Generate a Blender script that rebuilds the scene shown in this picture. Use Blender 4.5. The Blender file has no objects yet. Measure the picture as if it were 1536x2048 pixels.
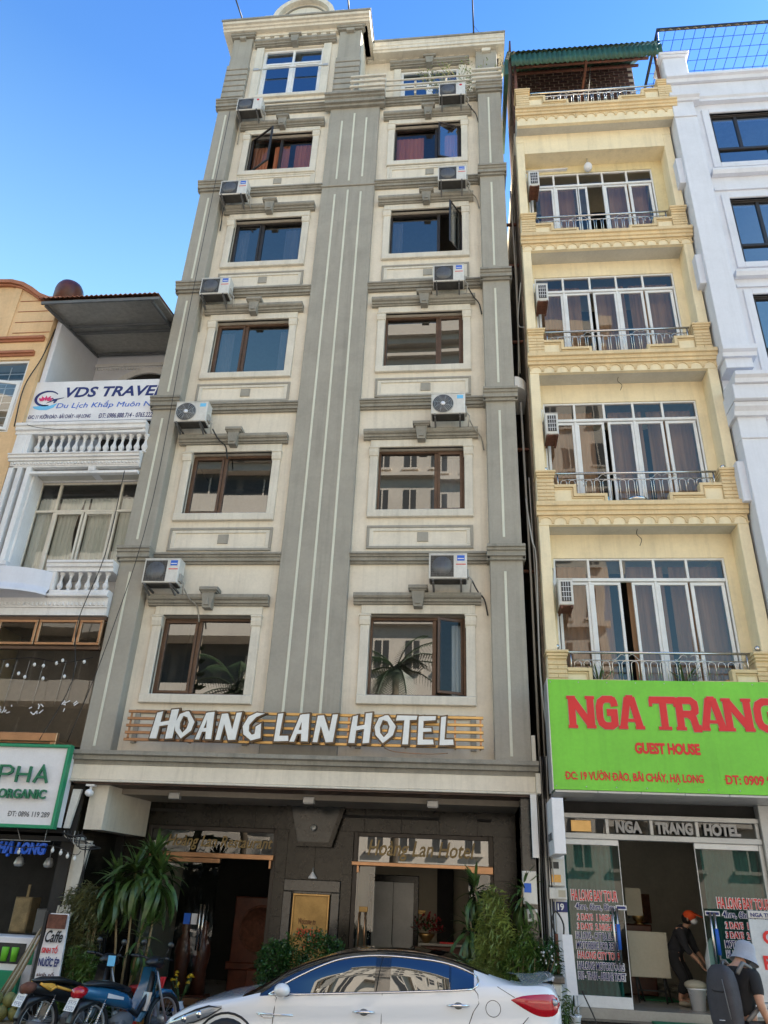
import bpy, math, random
from mathutils import Vector, Matrix
random.seed(7)
PI = math.pi
S = bpy.context.scene
COL = S.collection

# ---------------------------------------------------------------- camera, sky, sun, exposure
cam = bpy.data.objects.new('camera', bpy.data.cameras.new('camera'))
COL.objects.link(cam)
cam.data.sensor_fit = 'HORIZONTAL'; cam.data.sensor_width = 36; cam.data.lens = 35.156
cam.data.clip_start = .05; cam.data.clip_end = 900
_yaw, _pitch, _roll = -0.12042128740970945, 0.4704936998401401, 0.045246005941962854
_f = Vector((math.sin(_yaw)*math.cos(_pitch), math.cos(_yaw)*math.cos(_pitch), math.sin(_pitch)))
_r = Vector((math.cos(_yaw), -math.sin(_yaw), 0)); _u = _r.cross(_f)
_r2 = _r*math.cos(_roll)+_u*math.sin(_roll); _u2 = -_r*math.sin(_roll)+_u*math.cos(_roll)
_m = Matrix((_r2, _u2, -_f)).transposed().to_4x4(); _m.translation = (0, -12.5, 1.9)
cam.matrix_world = _m
S.camera = cam

SUN_EL, SUN_AZ = math.radians(44), math.radians(62)     # azimuth clockwise from +Y (behind the houses)
W = bpy.data.worlds.new("World"); S.world = W; W.use_nodes = True
nt = W.node_tree; bg = nt.nodes['Background']
sky = nt.nodes.new('ShaderNodeTexSky'); sky.sky_type = 'NISHITA'; sky.sun_disc = False
sky.sun_elevation = SUN_EL; sky.sun_rotation = SUN_AZ; sky.air_density = 1.6; sky.dust_density = .15; sky.ozone_density = 7
tcw = nt.nodes.new('ShaderNodeTexCoord'); sx = nt.nodes.new('ShaderNodeSeparateXYZ'); nt.links.new(tcw.outputs['Generated'], sx.inputs[0])
rp = nt.nodes.new('ShaderNodeValToRGB'); nt.links.new(sx.outputs[2], rp.inputs[0])
rp.color_ramp.elements[0].position = .0; rp.color_ramp.elements[0].color = (1.0, 1.0, .95, 1)
rp.color_ramp.elements[1].position = 1.0; rp.color_ramp.elements[1].color = (.27, .45, .70, 1)
for ps, cc in ((.60, (1.12, 1.18, .96, 1)), (.80, (.45, .65, .82, 1)), (.90, (.32, .52, .77, 1))):
    e_ = rp.color_ramp.elements.new(ps); e_.color = cc
mu = nt.nodes.new('ShaderNodeMix'); mu.data_type = 'RGBA'; mu.blend_type = 'MULTIPLY'; mu.inputs[0].default_value = 1
nt.links.new(sky.outputs[0], mu.inputs[6]); nt.links.new(rp.outputs[0], mu.inputs[7]); nt.links.new(mu.outputs[2], bg.inputs[0]); bg.inputs[1].default_value = .055
sl = bpy.data.lights.new('sun', 'SUN'); sl.energy = 5; sl.angle = math.radians(.6); sl.color = (1, .91, .80)
so = bpy.data.objects.new('sun', sl); COL.objects.link(so)
_sd = Vector((math.sin(SUN_AZ)*math.cos(SUN_EL), math.cos(SUN_AZ)*math.cos(SUN_EL), math.sin(SUN_EL)))
so.rotation_euler = _sd.to_track_quat('Z', 'Y').to_euler(); so.location = (0, 0, 60)
S.view_settings.view_transform = 'Standard'; S.view_settings.look = 'None'
S.view_settings.exposure = 2.68; S.view_settings.gamma = 1; S.view_settings.use_curve_mapping = False
S.cycles.max_bounces = 8; S.cycles.diffuse_bounces = 4; S.cycles.glossy_bounces = 4
S.cycles.transparent_max_bounces = 10; S.cycles.use_denoising = True
S.cycles.sample_clamp_indirect = 6

# ---------------------------------------------------------------- helpers
class MB:
    def __init__(s): s.v = []; s.f = []; s.sm = []
    def add(s, vs, fs, smooth=False):
        n = len(s.v); s.v += [tuple(p) for p in vs]
        for q in fs: s.f.append(tuple(i+n for i in q)); s.sm.append(smooth)
        return s
    def box(s, x0, x1, y0, y1, z0, z1):
        return s.hexa([(x0,y0,z0),(x1,y0,z0),(x1,y1,z0),(x0,y1,z0),(x0,y0,z1),(x1,y0,z1),(x1,y1,z1),(x0,y1,z1)])
    def hexa(s, p, smooth=False):
        return s.add(p, [(0,3,2,1),(4,5,6,7),(0,1,5,4),(1,2,6,5),(2,3,7,6),(3,0,4,7)], smooth)
    def bbox(s, x0, x1, y0, y1, z0, z1, b=.01):      # box with chamfered front edges (front = y0)
        p = [(x0+b,y0,z0+b),(x1-b,y0,z0+b),(x1-b,y0,z1-b),(x0+b,y0,z1-b),
             (x0,y0+b,z0),(x1,y0+b,z0),(x1,y0+b,z1),(x0,y0+b,z1),(x0,y1,z0),(x1,y1,z0),(x1,y1,z1),(x0,y1,z1)]
        return s.add(p, [(0,1,2,3),(4,5,1,0),(5,6,2,1),(6,7,3,2),(7,4,0,3),(8,9,5,4),(9,10,6,5),(10,11,7,6),(11,8,4,7),(11,10,9,8)])
    def profx(s, prof, x0, x1, smooth=False):        # closed profile of (y,z) swept along x
        n = len(prof); vs = [(x0, y, z) for y, z in prof]+[(x1, y, z) for y, z in prof]
        fs = [(i, (i+1) % n, n+(i+1) % n, n+i) for i in range(n)]
        s.add(vs, fs, smooth); s.add(vs, [tuple(range(n))[::-1], tuple(range(n, 2*n))]); return s
    def prismy(s, poly, y0, y1, smooth=False):       # polygon of (x,z) from y0 to y1
        n = len(poly); vs = [(x, y0, z) for x, z in poly]+[(x, y1, z) for x, z in poly]
        s.add(vs, [(i, (i+1) % n, n+(i+1) % n, n+i) for i in range(n)], smooth)
        s.add(vs, [tuple(range(n)), tuple(range(n, 2*n))[::-1]]); return s
    def prismz(s, poly, z0, z1):
        n = len(poly); vs = [(x, y, z0) for x, y in poly]+[(x, y, z1) for x, y in poly]
        return s.add(vs, [(i, (i+1) % n, n+(i+1) % n, n+i) for i in range(n)]+[tuple(range(n))[::-1], tuple(range(n, 2*n))])
    def tube(s, pts, r, n=6, cap=True, smooth=True):
        P = [Vector(p) for p in pts]; R = r if isinstance(r, (list, tuple)) else [r]*len(P); vs = []; prev = None
        for i, p in enumerate(P):
            d = (P[min(i+1, len(P)-1)]-P[max(i-1, 0)]).normalized()
            a = d.cross(Vector((0, 0, 1)) if abs(d.z) < .95 else Vector((1, 0, 0))).normalized()
            if prev is not None and a.dot(prev) < 0: a = -a
            prev = a; b = d.cross(a)
            for k in range(n):
                t = 2*PI*k/n; vs.append(p+(a*math.cos(t)+b*math.sin(t))*R[i])
        fs = [(i*n+k, i*n+(k+1) % n, (i+1)*n+(k+1) % n, (i+1)*n+k) for i in range(len(P)-1) for k in range(n)]
        if cap: fs += [tuple(range(n))[::-1], tuple(range((len(P)-1)*n, len(P)*n))]
        return s.add(vs, fs, smooth)
    def lathe(s, prof, c=(0, 0, 0), n=12, axis='z', smooth=True, ring=False):
        vs = []
        for r, h in prof:
            for k in range(n):
                t = 2*PI*k/n; a, b = r*math.cos(t), r*math.sin(t)
                q = (a, b, h) if axis == 'z' else (a, -h, b) if axis == 'y' else (h, a, b)
                vs.append((q[0]+c[0], q[1]+c[1], q[2]+c[2]))
        m = len(prof)
        fs = [(i*n+k, i*n+(k+1) % n, (i+1)*n+(k+1) % n, (i+1)*n+k) for i in range(m-1) for k in range(n)]
        if ring: fs += [((m-1)*n+k, (m-1)*n+(k+1) % n, (k+1) % n, k) for k in range(n)]
        else: fs += [tuple(range(n))[::-1], tuple(range((m-1)*n, m*n))]
        return s.add(vs, fs, smooth)
    def ball(s, c, r, n=10, m=7, sq=(1, 1, 1), smooth=True):
        vs = []
        for i in range(m+1):
            p = PI*i/m
            for k in range(n):
                t = 2*PI*k/n; vs.append((c[0]+r*sq[0]*math.sin(p)*math.cos(t), c[1]+r*sq[1]*math.sin(p)*math.sin(t), c[2]-r*sq[2]*math.cos(p)))
        return s.add(vs, [(i*n+k, i*n+(k+1) % n, (i+1)*n+(k+1) % n, (i+1)*n+k) for i in range(m) for k in range(n)], smooth)
    def stroke(s, pts, w, y0, y1, closed=False):     # thick polyline in the xz plane, mitred
        P = [Vector((p[0], p[1])) for p in pts]; n = len(P); L = []; Rr = []
        for i in range(n):
            a = P[i]-P[i-1] if (i > 0 or closed) else P[1]-P[0]
            b = P[(i+1) % n]-P[i] if (i < n-1 or closed) else a
            a = a.normalized(); b = b.normalized(); na = Vector((-a.y, a.x)); nb = Vector((-b.y, b.x))
            m = (na+nb).normalized(); k = w/2/max(.45, m.dot(na)); L.append(P[i]+m*k); Rr.append(P[i]-m*k)
        for i in range(n if closed else n-1):
            j = (i+1) % n; q = [L[i], L[j], Rr[j], Rr[i]]
            vs = [(p.x, y0, p.y) for p in q]+[(p.x, y1, p.y) for p in q]
            s.add(vs, [(3, 2, 1, 0), (0, 1, 5, 4), (1, 2, 6, 5), (2, 3, 7, 6), (3, 0, 4, 7)])
        return s
    def build(s, name, mat, parent=None, **kw):
        me = bpy.data.meshes.new(name); me.from_pydata(s.v, [], s.f)
        me.polygons.foreach_set('use_smooth', s.sm); me.materials.append(mat); me.update()
        return link(name, me, parent, **kw)

WL = {}
def link(name, me, parent=None, kind=None, loc=None, label=None):
    o = bpy.data.objects.new(name, me); COL.objects.link(o)
    if parent is not None:
        o.parent = parent
        if loc is None: loc = -WL.get(parent.name, Vector((0, 0, 0)))
    o.location = loc or (0, 0, 0)
    WL[o.name] = (WL.get(parent.name, Vector((0, 0, 0))) if parent is not None else Vector((0, 0, 0)))+Vector(o.location)
    if kind: o['kind'] = kind
    if label: o['label'] = label
    return o
def tag(o, label, cat, group=None):
    o['label'] = label; o['category'] = cat
    if group: o['group'] = group
    return o
def thing(name, label, cat, loc=(0, 0, 0), rz=0, group=None):
    o = bpy.data.objects.new(name, None); COL.objects.link(o); o.empty_display_size = .2
    o.location = loc; o.rotation_euler = (0, 0, rz); WL[o.name] = Vector(loc)
    return tag(o, label, cat, group)
def dup(root, loc, rz, label, group=None):
    r = root.copy(); COL.objects.link(r); r.location = loc; r.rotation_euler = (0, 0, rz); r['label'] = label
    if group: r['group'] = group
    for ch in list(root.children):
        c = ch.copy(); COL.objects.link(c); c.parent = r
        for g in ch.children:
            d = g.copy(); COL.objects.link(d); d.parent = c
    return r
def inst(name, me, parent, loc, rot=(0, 0, 0), sc=(1, 1, 1)):
    o = bpy.data.objects.new(name, me); COL.objects.link(o); o.parent = parent
    o.location = Vector(loc)-WL.get(parent.name, Vector((0, 0, 0))); o.rotation_euler = rot; o.scale = sc
    return o
def L_(o): return -WL[o.name]

HORN = {'Đ': ('D', 'b'), 'Ò': ('O', 'G'), 'Ờ': ('O', 'g'), 'Ớ': ('O', 'a'), 'Ơ': ('O', ''), 'ơ': ('o', ''), 'ờ': ('o', 'g')}
def _adv(s, bold, shear):
    c = bpy.data.curves.new('t', 'FONT'); c.body = s; c.size = 1; c.offset = bold; c.shear = shear; o = bpy.data.objects.new('t', c); COL.objects.link(o); bpy.context.view_layer.update()
    me = bpy.data.meshes.new_from_object(o.evaluated_get(bpy.context.evaluated_depsgraph_get())); bpy.data.objects.remove(o); bpy.data.curves.remove(c)
    r = (min(v.co.x for v in me.vertices), max(v.co.x for v in me.vertices)); bpy.data.meshes.remove(me); return r
def text(name, body, x0, x1, z0, z1, y, mat, parent, th=.006, bold=0, shear=0, fw=True):
    marks = []; nb = ''
    for ch in body:
        if ch in HORN:
            b_, k_ = HORN[ch]; nb += b_; lo_ = _adv(nb, bold, shear)[1]; w_ = _adv(b_, bold, shear); marks.append((lo_-(w_[1]-w_[0]), lo_, k_, b_ == 'O'))
        else: nb += ch
    body = nb
    c = bpy.data.curves.new(name, 'FONT'); c.body = body; c.size = 1; c.extrude = .02; c.offset = bold; c.shear = shear; c.resolution_u = 3
    o = bpy.data.objects.new(name, c); COL.objects.link(o); bpy.context.view_layer.update()
    me = bpy.data.meshes.new_from_object(o.evaluated_get(bpy.context.evaluated_depsgraph_get()))
    bpy.data.objects.remove(o); bpy.data.curves.remove(c)
    xs = [v.co.x for v in me.vertices]; zs = [v.co.y for v in me.vertices]
    a, b, e, f = min(xs), max(xs), min(zs), max(zs)
    for v in me.vertices:
        q = v.co; v.co = ((q.x-a)/(b-a)*(x1-x0)+x0, y-(q.z+.02)/.04*th, (q.y-e)/(f-e)*(z1-z0)+z0)
    if marks:
        q = MB(); q.v = [tuple(v.co) for v in me.vertices]; q.f = [tuple(p_.vertices) for p_ in me.polygons]; q.sm = [False]*len(q.f)
        fx = lambda u: (u-a)/(b-a)*(x1-x0)+x0; fz = lambda u: (u-e)/(f-e)*(z1-z0)+z0
        for l_, r_, k_, up_ in marks:
            h_ = .70 if up_ else .46; t_ = .10*(z1-z0)+bold*.05
            m_ = (l_+r_)/2
            if k_ == 'b': q.stroke([(fx(l_-.13), fz(.345)), (fx(l_+.26), fz(.345))], t_*.8, y-th-.0006, y); continue
            if k_ != 'G': q.stroke([(fx(r_-.12), fz(h_-.06)), (fx(r_+.02), fz(h_)), (fx(r_+.04), fz(h_+.10))], t_, y-th, y); m_ = (l_+r_)/2
            if k_ == 'G': k_ = 'g'
            if k_: q.stroke([(fx(m_-.10 if k_ == 'g' else m_+.10), fz(h_+.22)), (fx(m_+.03 if k_ == 'g' else m_-.03), fz(h_+.07))], t_, y-th, y)
        bpy.data.meshes.remove(me); return q.build(name, mat, parent)
    me.materials.clear(); me.materials.append(mat); me.name = name; me.update()
    return link(name, me, parent)

# ---------------------------------------------------------------- materials
def mat(name, col, rough=.75, var=.1, scale=2.5, bump=.15, bscale=60, streak=0, metal=0, spec=.5, coat=0, grime=0, sheen=0, trans=0):
    m = bpy.data.materials.new(name); m.use_nodes = True; n = m.node_tree.nodes; l = m.node_tree.links
    b = n['Principled BSDF']; b.inputs['Roughness'].default_value = rough; b.inputs['Metallic'].default_value = metal
    b.inputs['Specular IOR Level'].default_value = spec; b.inputs['Coat Weight'].default_value = coat; b.inputs['Coat Roughness'].default_value = .03
    b.inputs['Base Color'].default_value = (*col, 1)
    tc = n.new('ShaderNodeTexCoord')
    cur = None
    def noise(sc, vec=None, det=5, ro=.6):
        t = n.new('ShaderNodeTexNoise'); t.inputs['Scale'].default_value = sc; t.inputs['Detail'].default_value = det
        t.inputs['Roughness'].default_value = ro; l.new(vec or tc.outputs['Object'], t.inputs['Vector']); return t
    def mul(cur, fac_out, lo, hi, a=.35, c=.65, tint=(1, 1, 1)):
        mr = n.new('ShaderNodeMapRange'); mr.inputs[1].default_value = a; mr.inputs[2].default_value = c
        mr.inputs[3].default_value = lo; mr.inputs[4].default_value = hi; l.new(fac_out, mr.inputs[0])
        mx = n.new('ShaderNodeMix'); mx.data_type = 'RGBA'; mx.blend_type = 'MULTIPLY'; mx.inputs[0].default_value = 1
        if cur is None: mx.inputs[6].default_value = (*col, 1)
        else: l.new(cur, mx.inputs[6])
        l.new(mr.outputs[0], mx.inputs[7]); return mx.outputs[2]
    if var:
        cur = mul(cur, noise(scale).outputs[0], 1-var, 1+var)
        cur = mul(cur, noise(scale*14, det=3).outputs[0], 1-var*.5, 1+var*.5)
    if streak:
        mp = n.new('ShaderNodeMapping'); mp.inputs['Scale'].default_value = (7, 7, .35); l.new(tc.outputs['Object'], mp.inputs[0])
        cur = mul(cur, noise(1, mp.outputs[0], 4, .7).outputs[0], 1, 1-streak, .5, .78)
    if grime:
        cur = mul(cur, noise(.9, det=8, ro=.75).outputs[0], 1, 1-grime, .5, .72)
    if cur is not None: l.new(cur, b.inputs['Base Color'])
    if bump:
        bp = n.new('ShaderNodeBump'); bp.inputs['Strength'].default_value = bump; bp.inputs['Distance'].default_value = .01
        l.new(noise(bscale, det=4).outputs[0], bp.inputs['Height']); l.new(bp.outputs[0], b.inputs['Normal'])
    if var and rough < .9:
        mr = n.new('ShaderNodeMapRange'); mr.inputs[3].default_value = max(.02, rough*.8); mr.inputs[4].default_value = min(1, rough*1.2)
        l.new(noise(scale*3).outputs[0], mr.inputs[0]); l.new(mr.outputs[0], b.inputs['Roughness'])
    return m
def glass(name, tint=(.5, .5, .5), base=.3, k=1.0, rough=.004, gcol=(.9, .93, .95), wav=.0):
    m = bpy.data.materials.new(name); m.use_nodes = True; n = m.node_tree.nodes; l = m.node_tree.links
    n.remove(n['Principled BSDF']); out = n['Material Output']
    tr = n.new('ShaderNodeBsdfTransparent'); tr.inputs[0].default_value = (*tint, 1)
    gl = n.new('ShaderNodeBsdfGlossy'); gl.inputs['Roughness'].default_value = rough; gl.inputs['Color'].default_value = (*gcol, 1)
    fr = n.new('ShaderNodeFresnel'); fr.inputs['IOR'].default_value = 1.5
    ma = n.new('ShaderNodeMath'); ma.operation = 'MULTIPLY_ADD'; ma.inputs[1].default_value = k; ma.inputs[2].default_value = base; ma.use_clamp = True
    l.new(fr.outputs[0], ma.inputs[0])
    mx = n.new('ShaderNodeMixShader'); l.new(ma.outputs[0], mx.inputs[0]); l.new(tr.outputs[0], mx.inputs[1]); l.new(gl.outputs[0], mx.inputs[2])
    l.new(mx.outputs[0], out.inputs[0])
    if wav:
        tc = n.new('ShaderNodeTexCoord'); t = n.new('ShaderNodeTexNoise'); t.inputs['Scale'].default_value = 1.1; t.inputs['Detail'].default_value = 1
        l.new(tc.outputs['Object'], t.inputs[0]); bp = n.new('ShaderNodeBump'); bp.inputs['Distance'].default_value = wav; bp.inputs['Strength'].default_value = 1
        l.new(t.outputs[0], bp.inputs['Height']); l.new(bp.outputs[0], gl.inputs['Normal'])
    return m
def curtain_mat(name, c1, c2, sc=9):
    m = mat(name, c1, .9, 0, bump=0); n = m.node_tree.nodes; l = m.node_tree.links; b = n['Principled BSDF']
    tc = n.new('ShaderNodeTexCoord'); w = n.new('ShaderNodeTexNoise'); mp = n.new('ShaderNodeMapping'); mp.inputs['Scale'].default_value = (sc, 1, .25)
    l.new(tc.outputs['Object'], mp.inputs[0]); l.new(mp.outputs[0], w.inputs['Vector']); w.inputs['Scale'].default_value = 1.5
    mx = n.new('ShaderNodeMix'); mx.data_type = 'RGBA'; mx.inputs[6].default_value = (*c1, 1); mx.inputs[7].default_value = (*c2, 1)
    l.new(w.outputs[0], mx.inputs[0]); l.new(mx.outputs[2], b.inputs['Base Color']); return m
def emis(name, col, st):
    m = bpy.data.materials.new(name); m.use_nodes = True; b = m.node_tree.nodes['Principled BSDF']
    b.inputs['Base Color'].default_value = (*col, 1); b.inputs['Emission Color'].default_value = (*col, 1); b.inputs['Emission Strength'].default_value = st
    return m

M = dict(
 cream=mat('cream_render', (.70, .64, .53), .85, .06, 1.3, .25, 45, streak=.18, grime=.12),
 trimc=mat('cream_trim', (.64, .60, .51), .8, .06, 2, .15, 60, streak=.22, grime=.12),
 grey=mat('grey_green_render', (.33, .31, .262), .85, .06, 1.5, .2, 50, streak=.18, grime=.12),
 trimg=mat('dark_grey_trim', (.27, .255, .215), .8, .12, 2, .2, 50, streak=.3, grime=.2),
 stripe=mat('pale_stripe', (.60, .60, .50), .8, .05, 2, .1),
 bronze=mat('bronze_aluminium', (.10, .055, .032), .45, .2, 4, .05, metal=.2),
 darkfr=mat('dark_brown_aluminium', (.030, .024, .02), .4, .15, 4, .05, metal=.2),
 whitefr=mat('white_aluminium', (.72, .73, .73), .4, .06, 4, .03),
 glassw=glass('tinted_window_glass', (.4, .42, .46), .125, 1.1, .004),
 glassn=glass('clear_window_glass', (.8, .8, .8), .04, .9, .01, wav=.003),
 glassb=glass('blue_window_glass', (.2, .26, .36), .22, 1.0, .004, (.7, .85, 1.0), wav=.006),
 glassl=glass('sash_glass', (.6, .62, .66), .02, .3), glasss=glass('shop_glass', (.8, .85, .84), .05, .8, .004, wav=.004),
 glassg=glass('green_shop_glass', (.45, .72, .66), .03, .4, .004),
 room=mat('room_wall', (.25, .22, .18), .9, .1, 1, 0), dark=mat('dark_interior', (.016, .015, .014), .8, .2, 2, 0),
 cred=curtain_mat('red_brown_curtain', (.30, .085, .035), (.62, .24, .12)),
 cbrown=curtain_mat('brown_curtain', (.14, .075, .04), (.52, .32, .19), 9),
 cpale=curtain_mat('pale_curtain', (.2, .21, .24), (.5, .5, .52)),
 cwhite=curtain_mat('white_curtain', (.55, .62, .58), (.85, .88, .84), 5),
 acw=mat('ac_white_metal', (.62, .61, .57), .45, .08, 3, .03, streak=.2, grime=.12),
 acg=mat('ac_grille', (.045, .043, .04), .5, .2, 8, .1), acb=mat('ac_fan_blade', (.12, .12, .12), .4, .1),
 blue=mat('blue_print', (.02, .12, .55), .5, .02), ltblue=mat('light_blue_print', (.15, .5, .8), .5, .05),
 red=mat('red_print', (.62, .015, .015), .5, .04), navy=mat('navy_print', (.01, .02, .14), .5, .04),
 white=mat('white_paint', (.78, .79, .82), .5, .04, 2, .03), black=mat('black_rubber', (.012, .012, .012), .55, .1),
 wire=mat('black_cable', (.015, .015, .015), .6, 0, bump=0), gwire=mat('grey_cable', (.35, .34, .31), .6, 0, bump=0),
 steel=mat('stainless_steel', (.62, .60, .58), .22, .05, 5, 0, metal=1), rust=mat('rusty_iron', (.13, .05, .03), .8, .35, 12, .3),
 gold=mat('gold_metal', (.55, .36, .15), .42, .06, 5, 0, metal=1), copper=mat('copper_brown_metal', (.40, .23, .13), .3, .1, 5, 0, metal=.8),
 face=mat('opal_letter_face', (.74, .76, .74), .35, .05, 6, .02, grime=.15),
 chrome=mat('chrome', (.8, .8, .8), .08, 0, bump=0, metal=1),
 granite=mat('brown_granite', (.014, .0125, .009), .2, .4, 6, 0, spec=.35), bgranite=mat('black_granite', (.018, .022, .024), .15, .3, 10, 0, spec=.6),
 wood=mat('dark_red_wood', (.10, .025, .012), .35, .3, 5, .1), plank=mat('dark_ceiling_wood', (.05, .022, .014), .5, .3, 4, .1),
 yel=mat('yellow_render', (.70, .60, .36), .85, .05, 1.5, .2, 45, streak=.18, grime=.15),
 yelp=mat('pale_yellow_render', (.80, .69, .47), .85, .05, 1.5, .2, 45, streak=.15, grime=.12),
 must=mat('mustard_trim', (.68, .53, .31), .8, .08, 2, .15, 45, streak=.18, grime=.12),
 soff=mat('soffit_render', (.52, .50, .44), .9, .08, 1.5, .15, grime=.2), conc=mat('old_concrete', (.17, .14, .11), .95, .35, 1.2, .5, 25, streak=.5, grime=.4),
 whr=mat('white_render', (.66, .68, .74), .8, .03, 1.5, .15, 50, streak=.08, grime=.07), whs=mat('white_stucco', (.72, .72, .72), .8, .06, 2, .25, 40, streak=.18, grime=.1),
 orange=mat('orange_render', (.68, .47, .26), .85, .07, 1.4, .3, 40, streak=.12, grime=.12), terra=mat('terracotta_trim', (.36, .14, .07), .7, .12, 2, .1),
 green=mat('green_corrugated_sheet', (.02, .075, .045), .5, .2, 3, .05, streak=.3), lime=mat('lime_banner', (.17, .54, .035), .5, .07, 1.2, .9, 1.6, streak=.12, grime=.08),
 brickd=mat('dark_brick', (.07, .035, .028), .85, .4, 6, .4, 40), mortar=mat('mortar', (.60, .50, .40), .95, .2, 8, .4),
 asphalt=mat('asphalt', (.08, .078, .075), .9, .2, 3, .5, 90), pave=mat('paving', (.24, .22, .20), .85, .2, 2, .3, grime=.3), kerb=mat('kerb_stone', (.3, .29, .27), .85, .15, 3, .3),
 leaf=mat('dracaena_leaf', (.05, .095, .022), .4, .4, 6, 0, spec=.5), leafy=mat('yellow_green_leaf', (.17, .22, .05), .5, .4, 5, 0), leafd=mat('box_leaf', (.028, .08, .017), .35, .4, 8, 0),
 stem=mat('plant_stem', (.22, .17, .09), .85, .25, 6, .3), bark=mat('bark', (.12, .09, .06), .9, .3, 6, .5),
 skin=mat('skin', (.45, .25, .17), .55, .08, 8, .02), tee=mat('black_cotton', (.012, .012, .014), .9, .2, 8, .1, 200), bagm=mat('charcoal_nylon', (.035, .034, .042), .7, .15, 8, .2, 200),
 hatw=mat('white_cloth', (.30, .32, .37), .9, .08, 8, .2, 150), hair=mat('black_hair', (.01, .008, .007), .5, .1),
 carw=mat('white_car_paint', (.74, .75, .77), .25, 0, bump=0, coat=1), card=mat('black_roof_film', (.006, .007, .009), .06, 0, bump=0, coat=1, spec=.8),
 glassc=glass('car_window_glass', (.05, .055, .06), .15, 1.0, .003, wav=.004), lred=mat('red_lens', (.45, .005, .012), .12, 0, bump=0, coat=1), lclear=mat('clear_lens', (.35, .38, .42), .08, 0, bump=0, coat=1, metal=.4),
 bblue=mat('blue_bike_plastic', (.02, .12, .25), .25, 0, bump=0, coat=.7), bblack=mat('black_bike_plastic', (.015, .016, .018), .35, .1, bump=0), byel=mat('yellow_decal', (.80, .42, .06), .4, .03), plast=mat('yellow_plastic', (.70, .36, .08), .45, .08), rplast=mat('red_plastic', (.45, .03, .03), .4, .08),
 palmf=mat('palm_frond', (.018, .035, .010), .5, .3, 5, 0), opp=mat('opposite_cream_render', (.50, .44, .37), .85, .08, .5, .1), oppg=mat('opposite_grey_render', (.12, .115, .105), .85, .1, .5, .1),
 alum=mat('grey_aluminium', (.45, .46, .46), .4, .08, 3, .02, metal=.4), lampw=mat('opal_bulb', (.7, .7, .68), .3, 0, bump=0), tilem=mat('pale_floor_tile', (.35, .33, .29), .2, .1, 2, 0),
 gmat=mat('green_door_mat', (.02, .16, .07), .95, .2, 20, .5), coco=mat('coconut_husk', (.17, .17, .05), .6, .3, 9, .2), greyw=mat('grey_wood_fringe', (.12, .13, .14), .6, .1),
 foil=mat('roof_foil', (.36, .36, .34), .35, .15, 10, .5, 30, metal=.3), teal=mat('teal_curtain_glass', (.02, .09, .085), .6, .2, 3, 0), orc=mat('orange_cloth', (.8, .09, .02), .8, .05), beige=mat('beige_panel', (.42, .38, .29), .6, .06, 2, 0), yflow=mat('yellow_petals', (.75, .55, .03), .6, .1), rflow=mat('dark_red_petals', (.22, .01, .015), .6, .15), porc=mat('white_porcelain', (.6, .62, .66), .2, .1), sheet=mat('banner_sheet_white', (.72, .72, .74), .5, .05, 3, .02), emer=mat('emerald_frame', (.01, .24, .11), .4, .05), letg=mat('green_letters', (.005, .15, .07), .35, .05), letb=mat('blue_letters', (.02, .12, .65), .35, .05), fringe=mat('black_shadow_gap', (.01, .01, .01), .9, 0, bump=0), plate=mat('licence_plate', (.72, .72, .70), .45, .05), denim=mat('dark_trousers', (.02, .02, .025), .9, .2), glit=mat('grey_letters', (.36, .36, .36), .45, .08), gldr=mat('gilt_letters', (.30, .21, .08), .5, .1), brass=mat('brass_plaque', (.34, .22, .08), .4, .15, 5, 0, metal=.6),
)

# ---------------------------------------------------------------- ground
MB().box(-300, 300, -300, 300, -.6, -.004).build('ground', M['asphalt'], kind='structure')
MB().box(-120, 120, -19, -4.6, -.003, .001).build('road', M['asphalt'], kind='structure')
pv = MB().box(-60, 60, -.75, 1.35, -.003, .15).build('pavement', M['pave'], kind='structure')
MB().bbox(-60, 60, -.9, -.75, -.003, .155, .02).build('kerb', M['kerb'], kind='structure')
MB().box(-60, 60, -22, -19.2, -.003, .15).build('far_pavement', M['pave'], kind='structure')
# ================================================================ the grey and cream hotel
H = thing('hotel_building', 'tall cream hotel with grey green pilasters and arched pediment above the HOANG LAN HOTEL sign', 'building', (-2.7, 0, 0))
FL = [4.85, 8.33, 11.70, 14.88, 18.00]; FT = [6.28, 9.72, 13.15, 16.31, 19.40]
LEDGE = [7.33, 10.72, 13.87, 17.15, 20.25]
def holed(x0, x1, z0, z1, y0, y1, holes, name, m, parent):
    b = MB(); zs = sorted({z0, z1, *[h[2] for h in holes], *[h[3] for h in holes]})
    for i in range(len(zs)-1):
        a, c = zs[i], zs[i+1]; xs = x0
        for h in sorted(h for h in holes if h[2] <= a and h[3] >= c):
            b.box(xs, h[0], y0, y1, a, c); xs = h[1]
        b.box(xs, x1, y0, y1, a, c)
    return b.build(name, m, parent)
LX, RX = (-5.45, -3.78), (-1.675, 0.0)
hl = [(LX[0], LX[1], FL[i]-.04, FT[i]-.04) for i in range(5)]; hr = [(RX[0], RX[1], FL[i], FT[i]) for i in range(5)]
holed(-5.84, -3.35, 3.3, 20.3, 0, .22, hl, 'wall', M['cream'], H)
holed(-2.11, .44, 3.3, 20.3, 0, .22, hr, 'wall', M['cream'], H)
holed(-6.0, -2.74, 20.3, 23.62, 0, .22, [(-5.5, -3.79, 21.04, 23.03)], 'wall', M['cream'], H)
holed(-2.74, 1.0, 20.3, 23.62, .9, 1.1, [(-1.7, -.05, 20.9, 23.07)], 'wall', M['cream'], H)
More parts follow.
